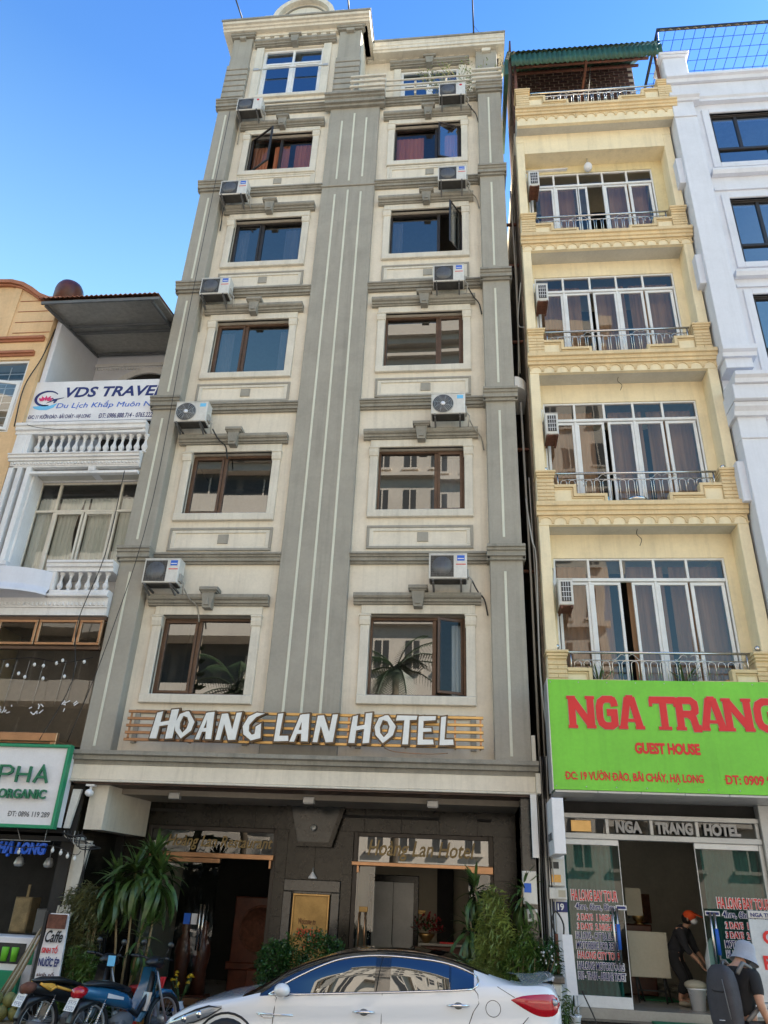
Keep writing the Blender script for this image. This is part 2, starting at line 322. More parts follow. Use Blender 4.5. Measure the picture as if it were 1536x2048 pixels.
# side walls, floors, rear
b = MB(); b.box(-6.36, -6.16, .22, 14, 0, 23.6).box(.8, .995, .22, 14, 0, 20.3).box(.8, .995, 1.1, 14, 20.3, 23.6).box(-2.94, -2.74, .22, 1.1, 20.3, 23.6).box(-6.16, .8, 13.8, 14, 0, 23.6)
b.build('side_wall', M['cream'], H)
b = MB()
for z in [3.32]+LEDGE: b.box(-6.16, .8, .222, 13.8, z-.12, z)
b.box(-6.16, -2.95, .222, 1.1, 23.28, 23.4).box(-6.16, .8, 1.101, 13.8, 23.28, 23.4)
b.build('floor_slab', M['room'], H)
MB().box(-6.16, .8, 3.2, 3.4, 3.33, 23.2).build('inner_wall', M['room'], H); MB().box(-3, -2.5, .25, 3.19, 3.33, 20.1).build('inner_wall', M['room'], H)
MB().box(-6.5, -2.6, -.1, 14, 23.62, 23.7).box(-2.6, 1.1, 1.01, 14, 23.62, 23.7).build('roof', M['conc'], H)
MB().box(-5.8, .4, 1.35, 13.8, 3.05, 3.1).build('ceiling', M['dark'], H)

# pilasters with pale stripes
pl = MB().bbox(-6.37, -5.84, -.25, .22, 3.78, 20.1, .012).build('pilaster', M['grey'], H)
pc = MB().bbox(-3.375, -2.09, -.12, .22, 3.83, 17.11, .012).bbox(-3.375, -2.09, -.12, .22, 17.17, 20.12, .012).build('pilaster', M['grey'], H)
pr = MB().bbox(.43, 1.0, -.25, .22, 3.78, 20.1, .012).build('pilaster', M['grey'], H)
MB().bbox(-3.39, -2.075, -.15, .2, 17.11, 17.17, .01).build('band', M['grey'], H)
def stripe(x, y, z0, z1, par):
    w = .022; MB().bbox(x-w, x+w, y-.008, y+.01, z0, z1, .004).build('stripe', M['stripe'], par, loc=(0, 0, 0))
for x, a, c, e, f in ((-3.04, 4.1, 16.85, 17.38, 19.55), (-2.73, 4.1, 16.98, 17.3, 19.82), (-2.41, 4.1, 16.9, 17.42, 19.62)):
    stripe(x, -.12, a, c, pc); stripe(x, -.12, e, f, pc)
zz = [3.78]+LEDGE
for k in range(5):
    a, c = zz[k]+(.32 if k else .1), zz[k+1]-.34
    stripe(.69, -.25, a, c, pr); stripe(-6.13, -.25, a, c, pl)
# ledges
def lprof(y, z, s=1, d=1): return [(y+.05, z-.10*s), (y-.05*d, z-.10*s), (y-.05*d, z-.055*s), (y-.09*d, z-.055*s), (y-.09*d, z+.01*s), (y-.12*d, z+.02*s), (y-.12*d, z+.055*s), (y-.15*d, z+.06*s), (y-.15*d, z+.095*s), (y+.05, z+.10*s)]
for i, z in enumerate(LEDGE):
    MB().profx(lprof(0, z), -5.84, -3.375).build('ledge', M['trimg'], H)
    MB().profx(lprof(0, z), -2.09, .43).build('ledge', M['trimg'], H)
    for x0, x1 in ((-6.37, -5.84), (.43, 1.0)):
        s = 1.35 if i < 4 else 1.5
        MB().profx(lprof(-.25, z, s), x0-.05, x1+.05).box(x0-.04, x0, -.3, .2, z-.12, z+.12).box(x1, x1+.04, -.3, .2, z-.12, z+.12).build('pilaster_cap', M['trimg'], H)
MB().profx(lprof(-.12, 20.22, 1.9, 1.6), -3.52, -1.95).build('pilaster_cap', M['trimg'], H)

# window surround, cornice, keystone, panel
def surround(x0, x1, z0, z1):
    b = MB(); w = .16
    b.bbox(x0-w, x0, -.045, .05, z0, z1, .008); b.bbox(x1, x1+w, -.045, .05, z0, z1, .008)
    b.bbox(x0-w, x1+w, -.045, .05, z1, z1+.165, .008)
    b.bbox(x0-w, x1+w, -.07, .05, z0-.155, z0-.001, .012)
    for xa in (x0-w-.012, x1-.012):
        b.profx([(.01, z1-.24), (-.062, z1-.2), (-.085, z1-.12), (-.085, z1-.05), (.01, z1-.05)], xa, xa+w+.024)
        b.bbox(xa-.01, xa+w+.034, -.1, .01, z1-.05, z1-.02, .006)
    s = b.build('window_surround', M['trimc'], H)
    z = z1+.165
    c = MB().profx([(.05, z+.001), (-.075, z+.001), (-.075, z+.035), (-.11, z+.04), (-.11, z+.085), (-.15, z+.10), (-.17, z+.13), (-.17, z+.185), (.05, z+.19)], x0-.30, x1+.27).build('cornice', M['trimg'], H)
    xm = (x0+x1)/2+.01; z = z1
    k = MB().prismy([(xm-.075, z+.08), (xm+.075, z+.08), (xm+.12, z+.40), (xm-.12, z+.40)], -.21, .0)
    k.prismy([(xm-.045, z+.13), (xm+.045, z+.13), (xm, z+.28)], -.235, -.2).bbox(xm-.17, xm+.17, -.25, .0, z+.40, z+.47, .012).bbox(xm-.15, xm+.15, -.23, .0, z+.37, z+.399, .01)
    k.build('keystone', M['trimg'], c, loc=(0, 0, 0))
def panel(x0, x1, z0, z1, gm):
    b = MB(); t = .05
    for a in ((x0, x1, z0, z0+t), (x0, x1, z1-t, z1), (x0, x0+t, z0+t, z1-t), (x1-t, x1, z0+t, z1-t)): b.bbox(a[0], a[1], -.035, .01, a[2], a[3], .006)
    p = b.build('panel', gm, H)
    b = MB(); x0 += t; x1 -= t; z0 += t; z1 -= t; t = .07
    for a in ((x0, x1, z0, z0+.04), (x0, x1, z1-.06, z1), (x0, x0+t, z0+.04, z1-.06), (x1-t, x1, z0+.04, z1-.06)): b.bbox(a[0], a[1], -.022, .01, a[2], a[3], .004)
    b.build('panel_border', M['trimc'], p, loc=(0, 0, 0))
    xm = (x0+x1)/2+.06; zm = (z0+z1)/2
    MB().bbox(xm-.10, xm+.10, -.02, .01, zm-.09, zm+.10, .004).build('panel_boss', M['grey'], p, loc=(0, 0, 0))

def curtain(par, x0, x1, z0, z1, y, m, waves=9, amp=.03, pin=None):
    b = MB(); n = int(max(8, waves*4)); vs = []; rows = 7
    for j in range(rows+1):
        t = j/rows; z = z1+(z0-z1)*t
        for i in range(n+1):
            s = i/n; x = x0+(x1-x0)*s
            if pin is not None: x = pin+(x-pin)*(1-.35*math.sin(PI*min(1, t*1.3))*abs(s-.5)*1.2)
            vs.append((x, y+amp*math.sin(s*waves*2*PI+.7*math.sin(t*3))*(.4+.6*t), z))
    b.add(vs, [(j*(n+1)+i, j*(n+1)+i+1, (j+1)*(n+1)+i+1, (j+1)*(n+1)+i) for j in range(rows) for i in range(n)], True)
    return b.build('curtain', m, par, loc=(0, 0, 0))
def frame_rect(b, x0, x1, z0, z1, y0, y1, t):
    b.bbox(x0, x1, y0, y1, z1-t, z1, .006).bbox(x0, x1, y0, y1, z0, z0+t, .006).bbox(x0, x0+t, y0, y1, z0+t, z1-t, .006).bbox(x1-t, x1, y0, y1, z0+t, z1-t, .006)
def pane(par, x0, x1, z0, z1, y, m):
    e = random.uniform(-.004, .004); g = random.uniform(-.004, .004)
    MB().add([(x0, y+e, z0), (x1, y-e, z0), (x1, y-e+g, z1), (x0, y+e+g, z1)], [(0, 1, 2, 3)]).build('pane', m, par, loc=(0, 0, 0))
def sash_open(x0, x1, z0, z1, hinge, ang, y, fm, gm, par, t=.045):
    # a casement leaf turned outwards about its hinge edge
    b = MB(); frame_rect(b, 0, x1-x0, z0, z1, -.02, .02, t)
    g = MB().add([(t, 0, z0+t), (x1-x0-t, 0, z0+t), (x1-x0-t, 0, z1-t), (t, 0, z1-t)], [(0, 1, 2, 3)])
    s = 1 if hinge == 'L' else -1; hx = x0 if s > 0 else x1
    def tr(v):
        u = v[0]; c, sn = math.cos(ang), math.sin(ang)
        return (hx+s*(u*c)-s*0+(-s*0)+(v[1]*sn), y-u*sn+v[1]*c, v[2])
    b.v = [tr(v) for v in b.v]; g.v = [tr(v) for v in g.v]
    o = b.build('sash', fm, par, loc=(0, 0, 0)); g.build('sash_pane', gm, par, loc=(0, 0, 0)); return o
def hotel_window(x0, x1, z0, z1, xm, fm, gm, side, openleaf=None, curt=None):
    b = MB(); t = .05; Y = .10
    frame_rect(b, x0+.002, x1-.002, z0+.002, z1-.03, Y, Y+.09, .045); b.bbox(xm-.035, xm+.035, Y+.01, Y+.08, z0+.047, z1-.075, .006)
    if side == 'L': a = (x0+.045, xm-.035); c = (xm+.035, x1-.045)
    else: a = (xm+.035, x1-.045); c = (x0+.045, xm-.035)
    if not openleaf: frame_rect(b, a[0], a[1], z0+.047, z1-.075, Y-.02, Y+.03, .045)
    w = b.build('window', fm, H)
    pane(w, c[0], c[1], z0+.047, z1-.075, Y+.05, gm)
    if openleaf: sash_open(a[0], a[1], z0+.047, z1-.075, openleaf[0], openleaf[1], Y-.01, fm, M['glassl'], w)
    else: pane(w, a[0]+.045, a[1]-.045, z0+.09, z1-.12, Y+.02, gm)
    for q in (curt or []): curtain(w, *q)
    return w
for i in range(5):
    zl0, zl1, zr0, zr1 = FL[i]-.04, FT[i]-.04, FL[i], FT[i]
    surround(LX[0], LX[1], zl0, zl1); surround(RX[0], RX[1], zr0, zr1)
    if i: 
        gm = M['grey'] if i < 4 else M['trimc']
        panel(LX[0]-.17, LX[1]+.17, LEDGE[i-1]+.18, LEDGE[i-1]+.66, gm); panel(RX[0]-.14, RX[1]+.15, LEDGE[i-1]+.21, LEDGE[i-1]+.68, gm)
    fm = M['bronze'] if i < 3 else M['darkfr']
    cl, cr = None, None; g = M['glassw']
    if i == 4: cl = [(-5.42, -5.0, zl0+.05, zl1-.1, .30, M['cred'], 5), (-4.85, -4.45, zl0+.05, zl1-.1, .30, M['cred'], 4), (-4.3, -3.8, zl0+.05, zl1-.1, .3, M['cred'], 7)]; cr = [(-1.64, -.95, zr0+.05, zr1-.15, .30, M['cred'], 7), (-.42, -.03, zr0+.05, zr1-.1, .3, M['cred'], 4)]; g = M['glassn']
    if i == 3: cl = [(-5.42, -5.15, zl0+.05, zl1-.1, .30, M['cpale'], 3), (-4.25, -3.9, zl0+.05, zl1-.1, .3, M['cpale'], 3)]; cr = [(-1.63, -1.4, zr0+.05, zr1-.1, .3, M['cpale'], 2)]
    if i == 2: cl = [(-5.42, -5.1, zl0+.05, zl1-.1, .30, M['cpale'], 3), (-4.05, -3.8, zl0+.05, zl1-.1, .3, M['cpale'], 3)]
    if i == 1: cr = [(-.62, -.03, zr0+.05, zr1-.1, .3, M['cpale'], 4)]
    if i == 0: cr = [(-.25, -.05, zr0+.05, zr1-.1, .3, M['cwhite'], 3)]
    hotel_window(LX[0], LX[1], zl0, zl1, LX[0]+.68 if i != 4 else LX[0]+.82, fm, g, 'L', ('L', .55) if i == 4 else None, cl)
    op = {0: ('R', .38), 3: ('R', 1.05), 4: ('R', .32)}.get(i)
    hotel_window(RX[0], RX[1], zr0, zr1, RX[0]+(1.13 if i != 4 else 1.05), fm, g, 'R', op, cr)
# partial panels behind the name sign
for x0, x1 in ((-5.62, -3.61), (-1.81, .15)): MB().bbox(x0, x1, -.035, .01, 4.48, 4.54, .006).bbox(x0, x0+.09, -.035, .01, 3.98, 4.479, .006).bbox(x1-.09, x1, -.035, .01, 3.98, 4.479, .006).build('panel', M['grey'], H)

# ---- top storey, left bay with banded pilasters
for x0, x1 in ((-6.42, -5.86), (-3.36, -2.74)):
    p = MB().bbox(x0, x1, -.10, .0, 20.36, 23.45, .01)
    if x0 < -6: p.box(x0, -6.0, -.001, .22, 20.36, 23.6)
    p = p.build('pilaster', M['grey'], H)
    for k in range(7): MB().bbox(x0-.03, x1+.03, -.135, .02, 20.62+k*.235, 20.62+k*.235+.19, .012).build('band', M['grey'], p, loc=(0, 0, 0))
    MB().bbox(x0-.05, x1+.05, -.16, .0, 23.46, 23.52, .01).bbox(x0-.08, x1+.08, -.19, .0, 23.52, 23.62, .01).build('capital', M['trimg'], p, loc=(0, 0, 0))
    MB().bbox(x0+.2, x1-.2, -.2, -.08, 23.34, 23.455, .01).build('keystone', M['grey'], p, loc=(0, 0, 0))
b = MB()
for k in range(9): b.bbox(-5.8+k*.27, -5.8+k*.27+.15, -.09, .0, 23.42, 23.5, .008)
b.box(-5.85, -3.37, -.11, 0, 23.5, 23.62); b.build('dentil_row', M['trimc'], H, kind='stuff')
# window of the top left
def white_win(x0, x1, z0, z1, zt, y, par, gm, mull=None):
    b = MB(); frame_rect(b, x0, x1, z0, z1, y, y+.07, .07); xm = (x0+x1)/2
    b.bbox(x0+.07, x1-.07, y, y+.07, zt-.035, zt+.035, .006).bbox(xm-.04, xm+.04, y+.002, y+.07, z0+.07, zt-.035, .006).bbox(xm-.03, xm+.03, y+.002, y+.07, zt+.035, z1-.07, .006)
    w = b.build('window', M['whitefr'], par)
    b = MB(); frame_rect(b, x0+.07, xm-.04, z0+.07, zt-.035, y+.02, y+.06, .05); frame_rect(b, xm+.04, x1-.07, z0+.07, zt-.035, y+.02, y+.06, .05); b.build('sash', M['whitefr'], w, loc=(0, 0, 0))
    for q in ((x0+.12, xm-.09, z0+.12, zt-.085), (xm+.09, x1-.12, z0+.12, zt-.085), (x0+.07, xm-.03, zt+.035, z1-.07), (xm+.03, x1-.07, zt+.035, z1-.07)): pane(w, q[0], q[1], q[2], q[3], y+.045, gm)
    return w
ww = white_win(-5.5, -3.79, 21.04, 23.03, 22.42, .05, H, M['glassb'])
MB().tube([(-5.68, -.06, 22.05), (-3.62, -.06, 22.05)], .022).box(-5.7, -5.55, -.08, .0, 22.01, 22.09).box(-3.74, -3.6, -.08, .0, 22.01, 22.09).build('security_bar', M['alum'], H)
b = MB(); b.bbox(-5.72, -5.5, -.05, .0, 20.96, 23.07, .008).bbox(-3.79, -3.57, -.05, .0, 20.96, 23.07, .008).bbox(-5.72, -3.57, -.07, .0, 20.84, 20.959, .01); b.build('window_surround', M['trimc'], H)
MB().bbox(-5.72, -3.55, -.06, .01, 20.42, 20.49, .008).bbox(-5.72, -3.55, -.045, .01, 20.62, 20.66, .006).build('sill_band', M['grey'], H)
def topcorn(x0, x1, y, z, key=True):
    c = MB().profx([(y+.0, z), (y-.08, z), (y-.08, z+.04), (y-.12, z+.045), (y-.12, z+.09), (y-.17, z+.12), (y-.17, z+.19), (y, z+.195)], x0, x1).build('cornice', M['trimg'], H)
    xm = (x0+x1)/2
    MB().prismy([(xm-.08, z-.05), (xm+.08, z-.05), (xm+.12, z+.22), (xm-.12, z+.22)], y-.21, y).bbox(xm-.18, xm+.18, y-.24, y, z+.222, z+.29, .01).build('keystone', M['trimg'], c, loc=(0, 0, 0))
topcorn(-5.78, -3.45, 0, 23.08)
# right bay of the top storey, set back behind the balcony
white_win(-1.7, -.05, 20.9, 23.05, 22.5, .95, H, M['glassb'])
MB().bbox(-1.9, -1.7, .85, .9, 20.8, 23.07, .008).bbox(-.05, .15, .85, .9, 20.8, 23.07, .008).build('window_surround', M['trimc'], H)
topcorn(-2.02, .25, .9, 23.1)
p = MB().bbox(.43, 1.02, .72, .9, 20.3, 23.5, .01).build('pilaster', M['grey'], H)
MB().bbox(.38, 1.06, .66, .9, 23.45, 23.62, .01).bbox(.6, .85, .64, .72, 23.3, 23.449, .01).build('capital', M['trimc'], p, loc=(0, 0, 0))
b = MB()
for k in range(9): b.bbox(-2.68+k*.33, -2.5+k*.33, .8, .9, 23.44, 23.53, .008)
b.box(-2.73, .37, .78, .9, 23.53, 23.62); b.build('dentil_row', M['trimc'], H, kind='stuff')
# crowning cornice
CP = [(.1, 23.62), (-.24, 23.62), (-.26, 23.68), (-.30, 23.69), (-.32, 23.74), (-.38, 23.75), (-.40, 23.80), (-.40, 23.87), (.1, 23.88)]
MB().profx(CP, -6.72, -2.5).build('cornice', M['trimc'], H)
MB().profx([(1.0, 23.46), (.58, 23.46), (.57, 23.54), (.54, 23.55), (.54, 23.66), (.52, 23.68), (.51, 23.76), (.50, 23.77), (.50, 23.87), (1.0, 23.88)], -2.502, 1.24).build('cornice', M['trimc'], H)
MB().profx([(-.41, 23.82), (-.43, 23.83), (-.43, 23.895), (.5, 23.895), (.5, 23.882), (-.41, 23.882)], -6.75, -2.47).build('coping', M['trimg'], H)
MB().profx([(.49, 23.82), (.47, 23.83), (.47, 23.895), (1.4, 23.895), (1.4, 23.882), (.49, 23.882)], -2.469, 1.27).box(-2.5, -2.469, .5, .501, 23.8, 23.895).build('coping', M['trimg'], H)
MB().box(-2.74, -2.5, .1, 1.0, 23.62, 23.87).build('cornice_return', M['trimc'], H)
MB().box(1.0, 1.24, 1.01, 8, 23.62, 23.87).box(-6.72, -6.42, .11, 8, 23.62, 23.87).build('cornice_return', M['trimc'], H)
# arched pediment
arc = [(-4.4+.86*math.cos(t), 23.9+.9*math.sin(t)) for t in [PI*i/20 for i in range(21)]]
pd = MB().prismy(arc, -.22, -.05).build('pediment', M['trimc'], H)
MB().stroke([(-4.4+.82*math.cos(t), 23.9+.86*math.sin(t)) for t in [PI*i/20 for i in range(21)]], .14, -.36, -.05).build('arch_moulding', M['trimc'], pd, loc=(0, 0, 0))
MB().stroke([(-4.4+.63*math.cos(t), 23.9+.66*math.sin(t)) for t in [PI*i/20 for i in range(21)]], .035, -.26, -.05).build('arch_moulding', M['trimg'], pd, loc=(0, 0, 0))
MB().bbox(-5.42, -3.38, -.36, .1, 23.9, 24.03, .012).bbox(-5.55, -5.1, -.34, .1, 24.03, 24.08, .01).bbox(-3.7, -3.25, -.34, .1, 24.03, 24.08, .01).build('plinth', M['trimc'], pd, loc=(0, 0, 0))
# balcony rails of the top storey
for k in range(3):
    z = 20.47+k*.2
    MB().bbox(-2.86, -1.93, -.42, -.36, z, z+.055, .01).build('rail', M['trimc'], H)
    MB().bbox(-1.93, .28, -.26, -.22, z-.02, z+.018, .008).build('rail', M['trimc'], H)
for k in range(4):
    z = 20.42+k*.17
    MB().bbox(.28, 1.05, -.34, -.28, z, z+.055, .01).build('rail', M['trimc'], H)
for x, y0, y1 in ((-2.84, -.34, -.05), (-1.99, -.34, -.2), (-1.2, -.2, -.1), (-.4, -.2, -.1), (.3, -.24, -.1), (.98, -.24, -.1)): MB().box(x, x+.05, y0, y1, 20.36, 20.95).build('rail_post', M['trimc'], H)
MB().box(.34, .975, -.2, .3, 20.36, 20.9).build('rail_pier', M['trimc'], H)
MB().box(-2.74, 1.0, -.1, .9, 20.3, 20.34).build('balcony_floor', M['conc'], H)

# ---- canopy band above the ground floor
MB().profx([(.2, 3.58), (-.36, 3.58), (-.36, 3.64), (-.42, 3.65), (-.42, 3.71), (-.47, 3.73), (-.47, 3.79), (.2, 3.83)], -6.42, 1.08).build('ledge', M['trimg'], H)
MB().bbox(-6.36, 1.03, -.36, .2, 3.345, 3.579, .01).build('fascia', M['cream'], H)
MB().bbox(-6.38, 1.05, -.385, .2, 3.315, 3.344, .006).build('fascia_trim', M['trimc'], H)
MB().bbox(1.03, 1.1, -.42, .2, 3.33, 3.62, .006).bbox(1.0, 1.06, -.30, .2, 3.62, 4.2, .006).build('end_trim', M['trimc'], H)
for k in range(12):
    y = -.34+k*.14; MB().box(-6.3, .95, y, y+.13, 3.285, 3.31).build('ceiling_board', M['plank'], H)
# grey box at the left end, under the canopy
MB().hexa([(-6.05, -.2, 2.62), (-5.75, -.2, 2.62), (-5.62, 1.3, 2.62), (-5.95, 1.3, 2.62), (-6.05, -.2, 3.283), (-5.75, -.2, 3.283), (-5.62, 1.3, 3.283), (-5.95, 1.3, 3.283)]).build('shutter_housing', M['trimc'], H)
MB().box(-6.36, -6.16, -.2, .219, 0, 3.3).build('side_wall', M['dark'], H)
MB().box(-6.16, -6.14, -.2, 1.35, .15, 3.28).build('side_cladding', M['granite'], H)
MB().box(.8, .99, -.2, 1.34, 0, 3.283).build('side_wall', M['bgranite'], H)
# ground floor wall of polished granite slabs
def granite(x0, x1, z0, z1):
    nx = max(1, round((x1-x0)/.62)); nz = max(1, round((z1-z0)/.62))
    for i in range(nx):
        for j in range(nz):
            a, c = x0+(x1-x0)*i/nx, x0+(x1-x0)*(i+1)/nx; e, f = z0+(z1-z0)*j/nz, z0+(z1-z0)*(j+1)/nz
            MB().bbox(a+.002, c-.002, 1.35+random.uniform(-.0006, .0006), 1.5, e+.001, f-.001, .0015).build('granite_slab', M['granite'], H)
granite(-6.15, -5.62, .15, 3.28); granite(-5.62, .8, 2.83, 3.28); granite(-3.28, -3.08, .15, 2.83); granite(-3.08, -2.1, 2.06, 2.83); granite(-2.12, -1.94, .15, 2.83); granite(.42, .8, .15, 2.83)
MB().box(-6.15, .8, 1.49, 1.5, 2.83, 3.28).build('backing', M['dark'], H)
al = MB().bbox(-3.08, -2.12, 1.31, 1.45, 1.88, 2.06, .01).bbox(-3.08, -2.93, 1.31, 1.45, .15, 1.879, .01).bbox(-2.27, -2.12, 1.31, 1.45, .15, 1.879, .01).build('sign_surround', M['bgranite'], H)
MB().box(-2.93, -2.27, 1.42, 1.5, .15, 1.88).build('niche_back', M['bgranite'], H)
tp = MB().prismy([(-2.92, 2.6), (-2.32, 2.6), (-2.12, 3.24), (-3.1, 3.24)], 1.22, 1.35).build('trapezoid_panel', M['bgranite'], H)
MB().stroke([(-3.1, 3.24), (-2.92, 2.6), (-2.32, 2.6), (-2.12, 3.24)], .07, 1.18, 1.23).build('panel_border', M['granite'], tp, loc=(0, 0, 0))
MB().lathe([(.0, -.01), (.05, 0), (.055, .03), (.03, .05), (.0, .052)], (-2.62, 1.2, 2.86), 12, 'y').build('button', M['alum'], tp, loc=(0, 0, 0))
# floor, steps, interior
MB().bbox(-6.1, .95, .9, 1.35, .15, .2, .01).build('step', M['granite'], H)
MB().box(-6.15, .79, 1.35, 8, .15, .205).build('lobby_floor', M['tilem'], H)
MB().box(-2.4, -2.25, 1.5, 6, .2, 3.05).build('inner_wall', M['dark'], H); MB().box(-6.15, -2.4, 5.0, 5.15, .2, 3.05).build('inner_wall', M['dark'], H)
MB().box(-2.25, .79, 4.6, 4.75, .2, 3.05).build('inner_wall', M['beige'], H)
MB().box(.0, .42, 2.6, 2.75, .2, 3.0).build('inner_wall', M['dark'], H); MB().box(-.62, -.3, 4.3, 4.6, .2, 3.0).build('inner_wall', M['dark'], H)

# restaurant shopfront
rf = MB()
for q in ((-5.62, -5.55, .2, 2.83), (-3.35, -3.28, .2, 2.83)): rf.bbox(q[0], q[1], 1.38, 1.46, q[2], q[3], .006)
rf.bbox(-5.55, -3.35, 1.38, 1.46, 2.76, 2.83, .006); rf = rf.build('shopfront', M['darkfr'], H)
MB().bbox(-5.5, -3.3, 1.30, 1.40, 2.33, 2.41, .006).bbox(-5.5, -4.22, 1.28, 1.36, 2.25, 2.325, .006).bbox(-3.37, -3.33, 1.3, 1.36, 2.2, 2.329, .004).build('door_rail', M['copper'], rf, loc=(0, 0, 0))
MB().bbox(-5.55, -4.3, 1.3, 1.42, .2, .29, .006).build('sill', M['copper'], rf, loc=(0, 0, 0))
pane(rf, -5.55, -3.35, 2.41, 2.76, 1.42, M['glasss']); pane(rf, -5.55, -4.22, .29, 2.26, 1.35, M['glasss'])
text('gilt_lettering', 'Hoàng Lan Restaurant', -5.25, -3.36, 2.45, 2.69, 1.408, M['gldr'], rf, .004, .012, .28)
MB().tube([(-4.38, 1.28, .95), (-4.38, 1.28, 1.62)], .018).tube([(-4.44, 1.28, .95), (-4.44, 1.28, 1.62)], .018).build('door_handle', M['steel'], rf, loc=(0, 0, 0))
MB().box(-4.73, -4.62, 1.335, 1.34, 1.32, 1.48).build('card_sticker', M['blue'], rf, loc=(0, 0, 0)); MB().box(-4.6, -4.5, 1.335, 1.34, 1.32, 1.48).build('card_sticker', M['sheet'], rf, loc=(0, 0, 0))
# hotel door
hf = MB()
for q in ((-1.94, -1.86, .2, 2.83), (.34, .42, .2, 2.83)): hf.bbox(q[0], q[1], 1.38, 1.46, q[2], q[3], .006)
hf.bbox(-1.86, .34, 1.38, 1.46, 2.76, 2.83, .006); hf = hf.build('shopfront', M['darkfr'], H)
MB().bbox(-1.95, .41, 1.30, 1.40, 2.31, 2.37, .006).bbox(-1.86, -1.82, 1.3, 1.37, 2.2, 2.309, .004).bbox(0, .41, 1.27, 1.33, 2.25, 2.36, .006).build('door_rail', M['copper'], hf, loc=(0, 0, 0))
pane(hf, -1.86, .34, 2.37, 2.76, 1.42, M['glassw']); pane(hf, -1.86, -1.55, .21, 2.3, 1.36, M['glasss']); pane(hf, .0, .36, .21, 2.3, 1.36, M['glasss'])
text('gilt_lettering', 'Hoàng Lan Hotel', -1.70, .12, 2.40, 2.72, 1.408, M['gldr'], hf, .004, .014, .28)
for x in (-1.78, -1.68): MB().tube([(x, 1.3, 1.0), (x, 1.3, 1.62)], .015).build('door_handle', M['copper'], hf, loc=(0, 0, 0))
ev = MB().bbox(-2.02, -1.0, 4.52, 4.6, .2, 2.25, .01).build('lift_surround', M['granite'], H)
MB().bbox(-1.93, -1.52, 4.49, 4.53, .21, 2.12, .004).build('lift_door', M['alum'], ev, loc=(0, 0, 0)); MB().bbox(-1.51, -1.1, 4.49, 4.53, .21, 2.12, .004).build('lift_door', M['alum'], ev, loc=(0, 0, 0))
for x, z in ((-1.72, 1.62), (-.93, 1.56)): tag(MB().bbox(x-.07, x+.07, 1.34 if x < -1.5 else 4.55, 1.355 if x < -1.5 else 4.59, z, z+.08, .003).build('notice_sticker', M['brass']), 'small yellow notice on the glass left of the lift' if x < -1.5 else 'small yellow notice on the wall right of the lift', 'notice')
# carved screen and figures in the restaurant
cs = thing('carved_screen', 'dark red carved wood screen with a round medallion inside the restaurant', 'screen', (-3.85, 3.2, .2))
MB().bbox(-4.4, -3.3, 3.2, 3.3, .2, 1.75, .02).bbox(-4.45, -3.25, 3.15, 3.2, .55, .68, .02).build('panel', M['wood'], cs)
MB().lathe([(.36, 0), (.40, .02), (.40, .05), (.36, .07), (.36, .02)], (-3.86, 3.2, 1.22), 28, 'y').build('medallion', M['rust'], cs)
text('carved_character', '&', -3.98, -3.74, 1.08, 1.38, 3.19, M['rust'], cs, .03, .02)
for i, (x, z) in enumerate(((-4.95, 1.1), (-4.62, 1.12))):
    g = thing('carved_figure', ['dark wooden carved figure behind the restaurant glass, the left one', 'dark wooden carved figure behind the restaurant glass, the right one'][i], 'statue', (x, 2.2, .2), group='carved figures in the restaurant window')
    MB().lathe([(.14, .2), (.12, .6), (.16, .85), (.13, 1.05), (.06, 1.13), (.09, 1.22), (.07, 1.32), (0, 1.36)], (x, 2.2, 0), 10).build('figure', M['wood'], g)
    MB().bbox(x-.18, x+.18, 2.0, 2.4, .2, .25, .01).build('plinth', M['wood'], g)
# floodlights under the canopy
for i, x in enumerate((-4.8, -2.55, -.55)):
    g = thing('floodlight', ['small grey floodlight under the canopy above the restaurant', 'small grey floodlight under the canopy above the dark trapezoid panel', 'small grey floodlight under the canopy above the hotel door'][i], 'light', (x, .25, 3.28), group='floodlights under the hotel canopy')
    MB().bbox(-.09, .09, -.07, .05, -.13, -.03, .01).build('housing', M['alum'], g, loc=(0, 0, 0)); MB().box(-.03, .03, -.02, .02, -.03, 0).build('bracket', M['alum'], g, loc=(0, 0, 0))
    MB().box(-.075, .075, -.06, .04, -.137, -.131).build('lens', M['lclear'], g, loc=(0, 0, 0))
g = thing('security_camera', 'white ball camera at the left end of the hotel canopy', 'camera', (-6.02, -.28, 3.28))
MB().box(-.07, .07, -.05, .05, -.03, 0).lathe([(.02, -.08), (.02, -.03)], n=8).build('mount', M['white'], g, loc=(0, 0, 0)); MB().ball((0, -.02, -.13), .065, sq=(1, 1.3, .9)).build('body', M['white'], g, loc=(0, 0, 0))
# plaque
pq = thing('welcome_plaque', 'tall brass plaque in a black surround beside the hotel door', 'sign', (-2.6, 1.4, .4))
MB().box(-2.88, -2.32, 1.36, 1.41, .45, 1.82).build('plate', M['brass'], pq)
b = MB(); frame_rect(b, -2.91, -2.29, .42, 1.85, 1.33, 1.40, .03); b.build('frame', M['gold'], pq)
text('lettering', 'Welcome to', -2.79, -2.50, 1.40, 1.49, 1.355, M['rust'], pq, .004, .01, .25); text('lettering', 'HOANG LAN', -2.80, -2.42, 1.22, 1.34, 1.355, M['red'], pq, .006, .03); text('lettering', 'HOTEL', -2.68, -2.44, 1.06, 1.17, 1.355, M['red'], pq, .006, .03)
g = thing('picture_light', 'small white lamp above the brass welcome plaque', 'lamp', (-2.6, 1.3, 2.08))
MB().lathe([(.075, 0), (.07, .02), (.03, .07), (.015, .1)], n=10).build('shade', M['white'], g, loc=(0, 0, 0)); MB().tube([(0, 0, .09), (0, .03, .15), (0, .05, .16)], .01).build('arm', M['alum'], g, loc=(0, 0, 0))

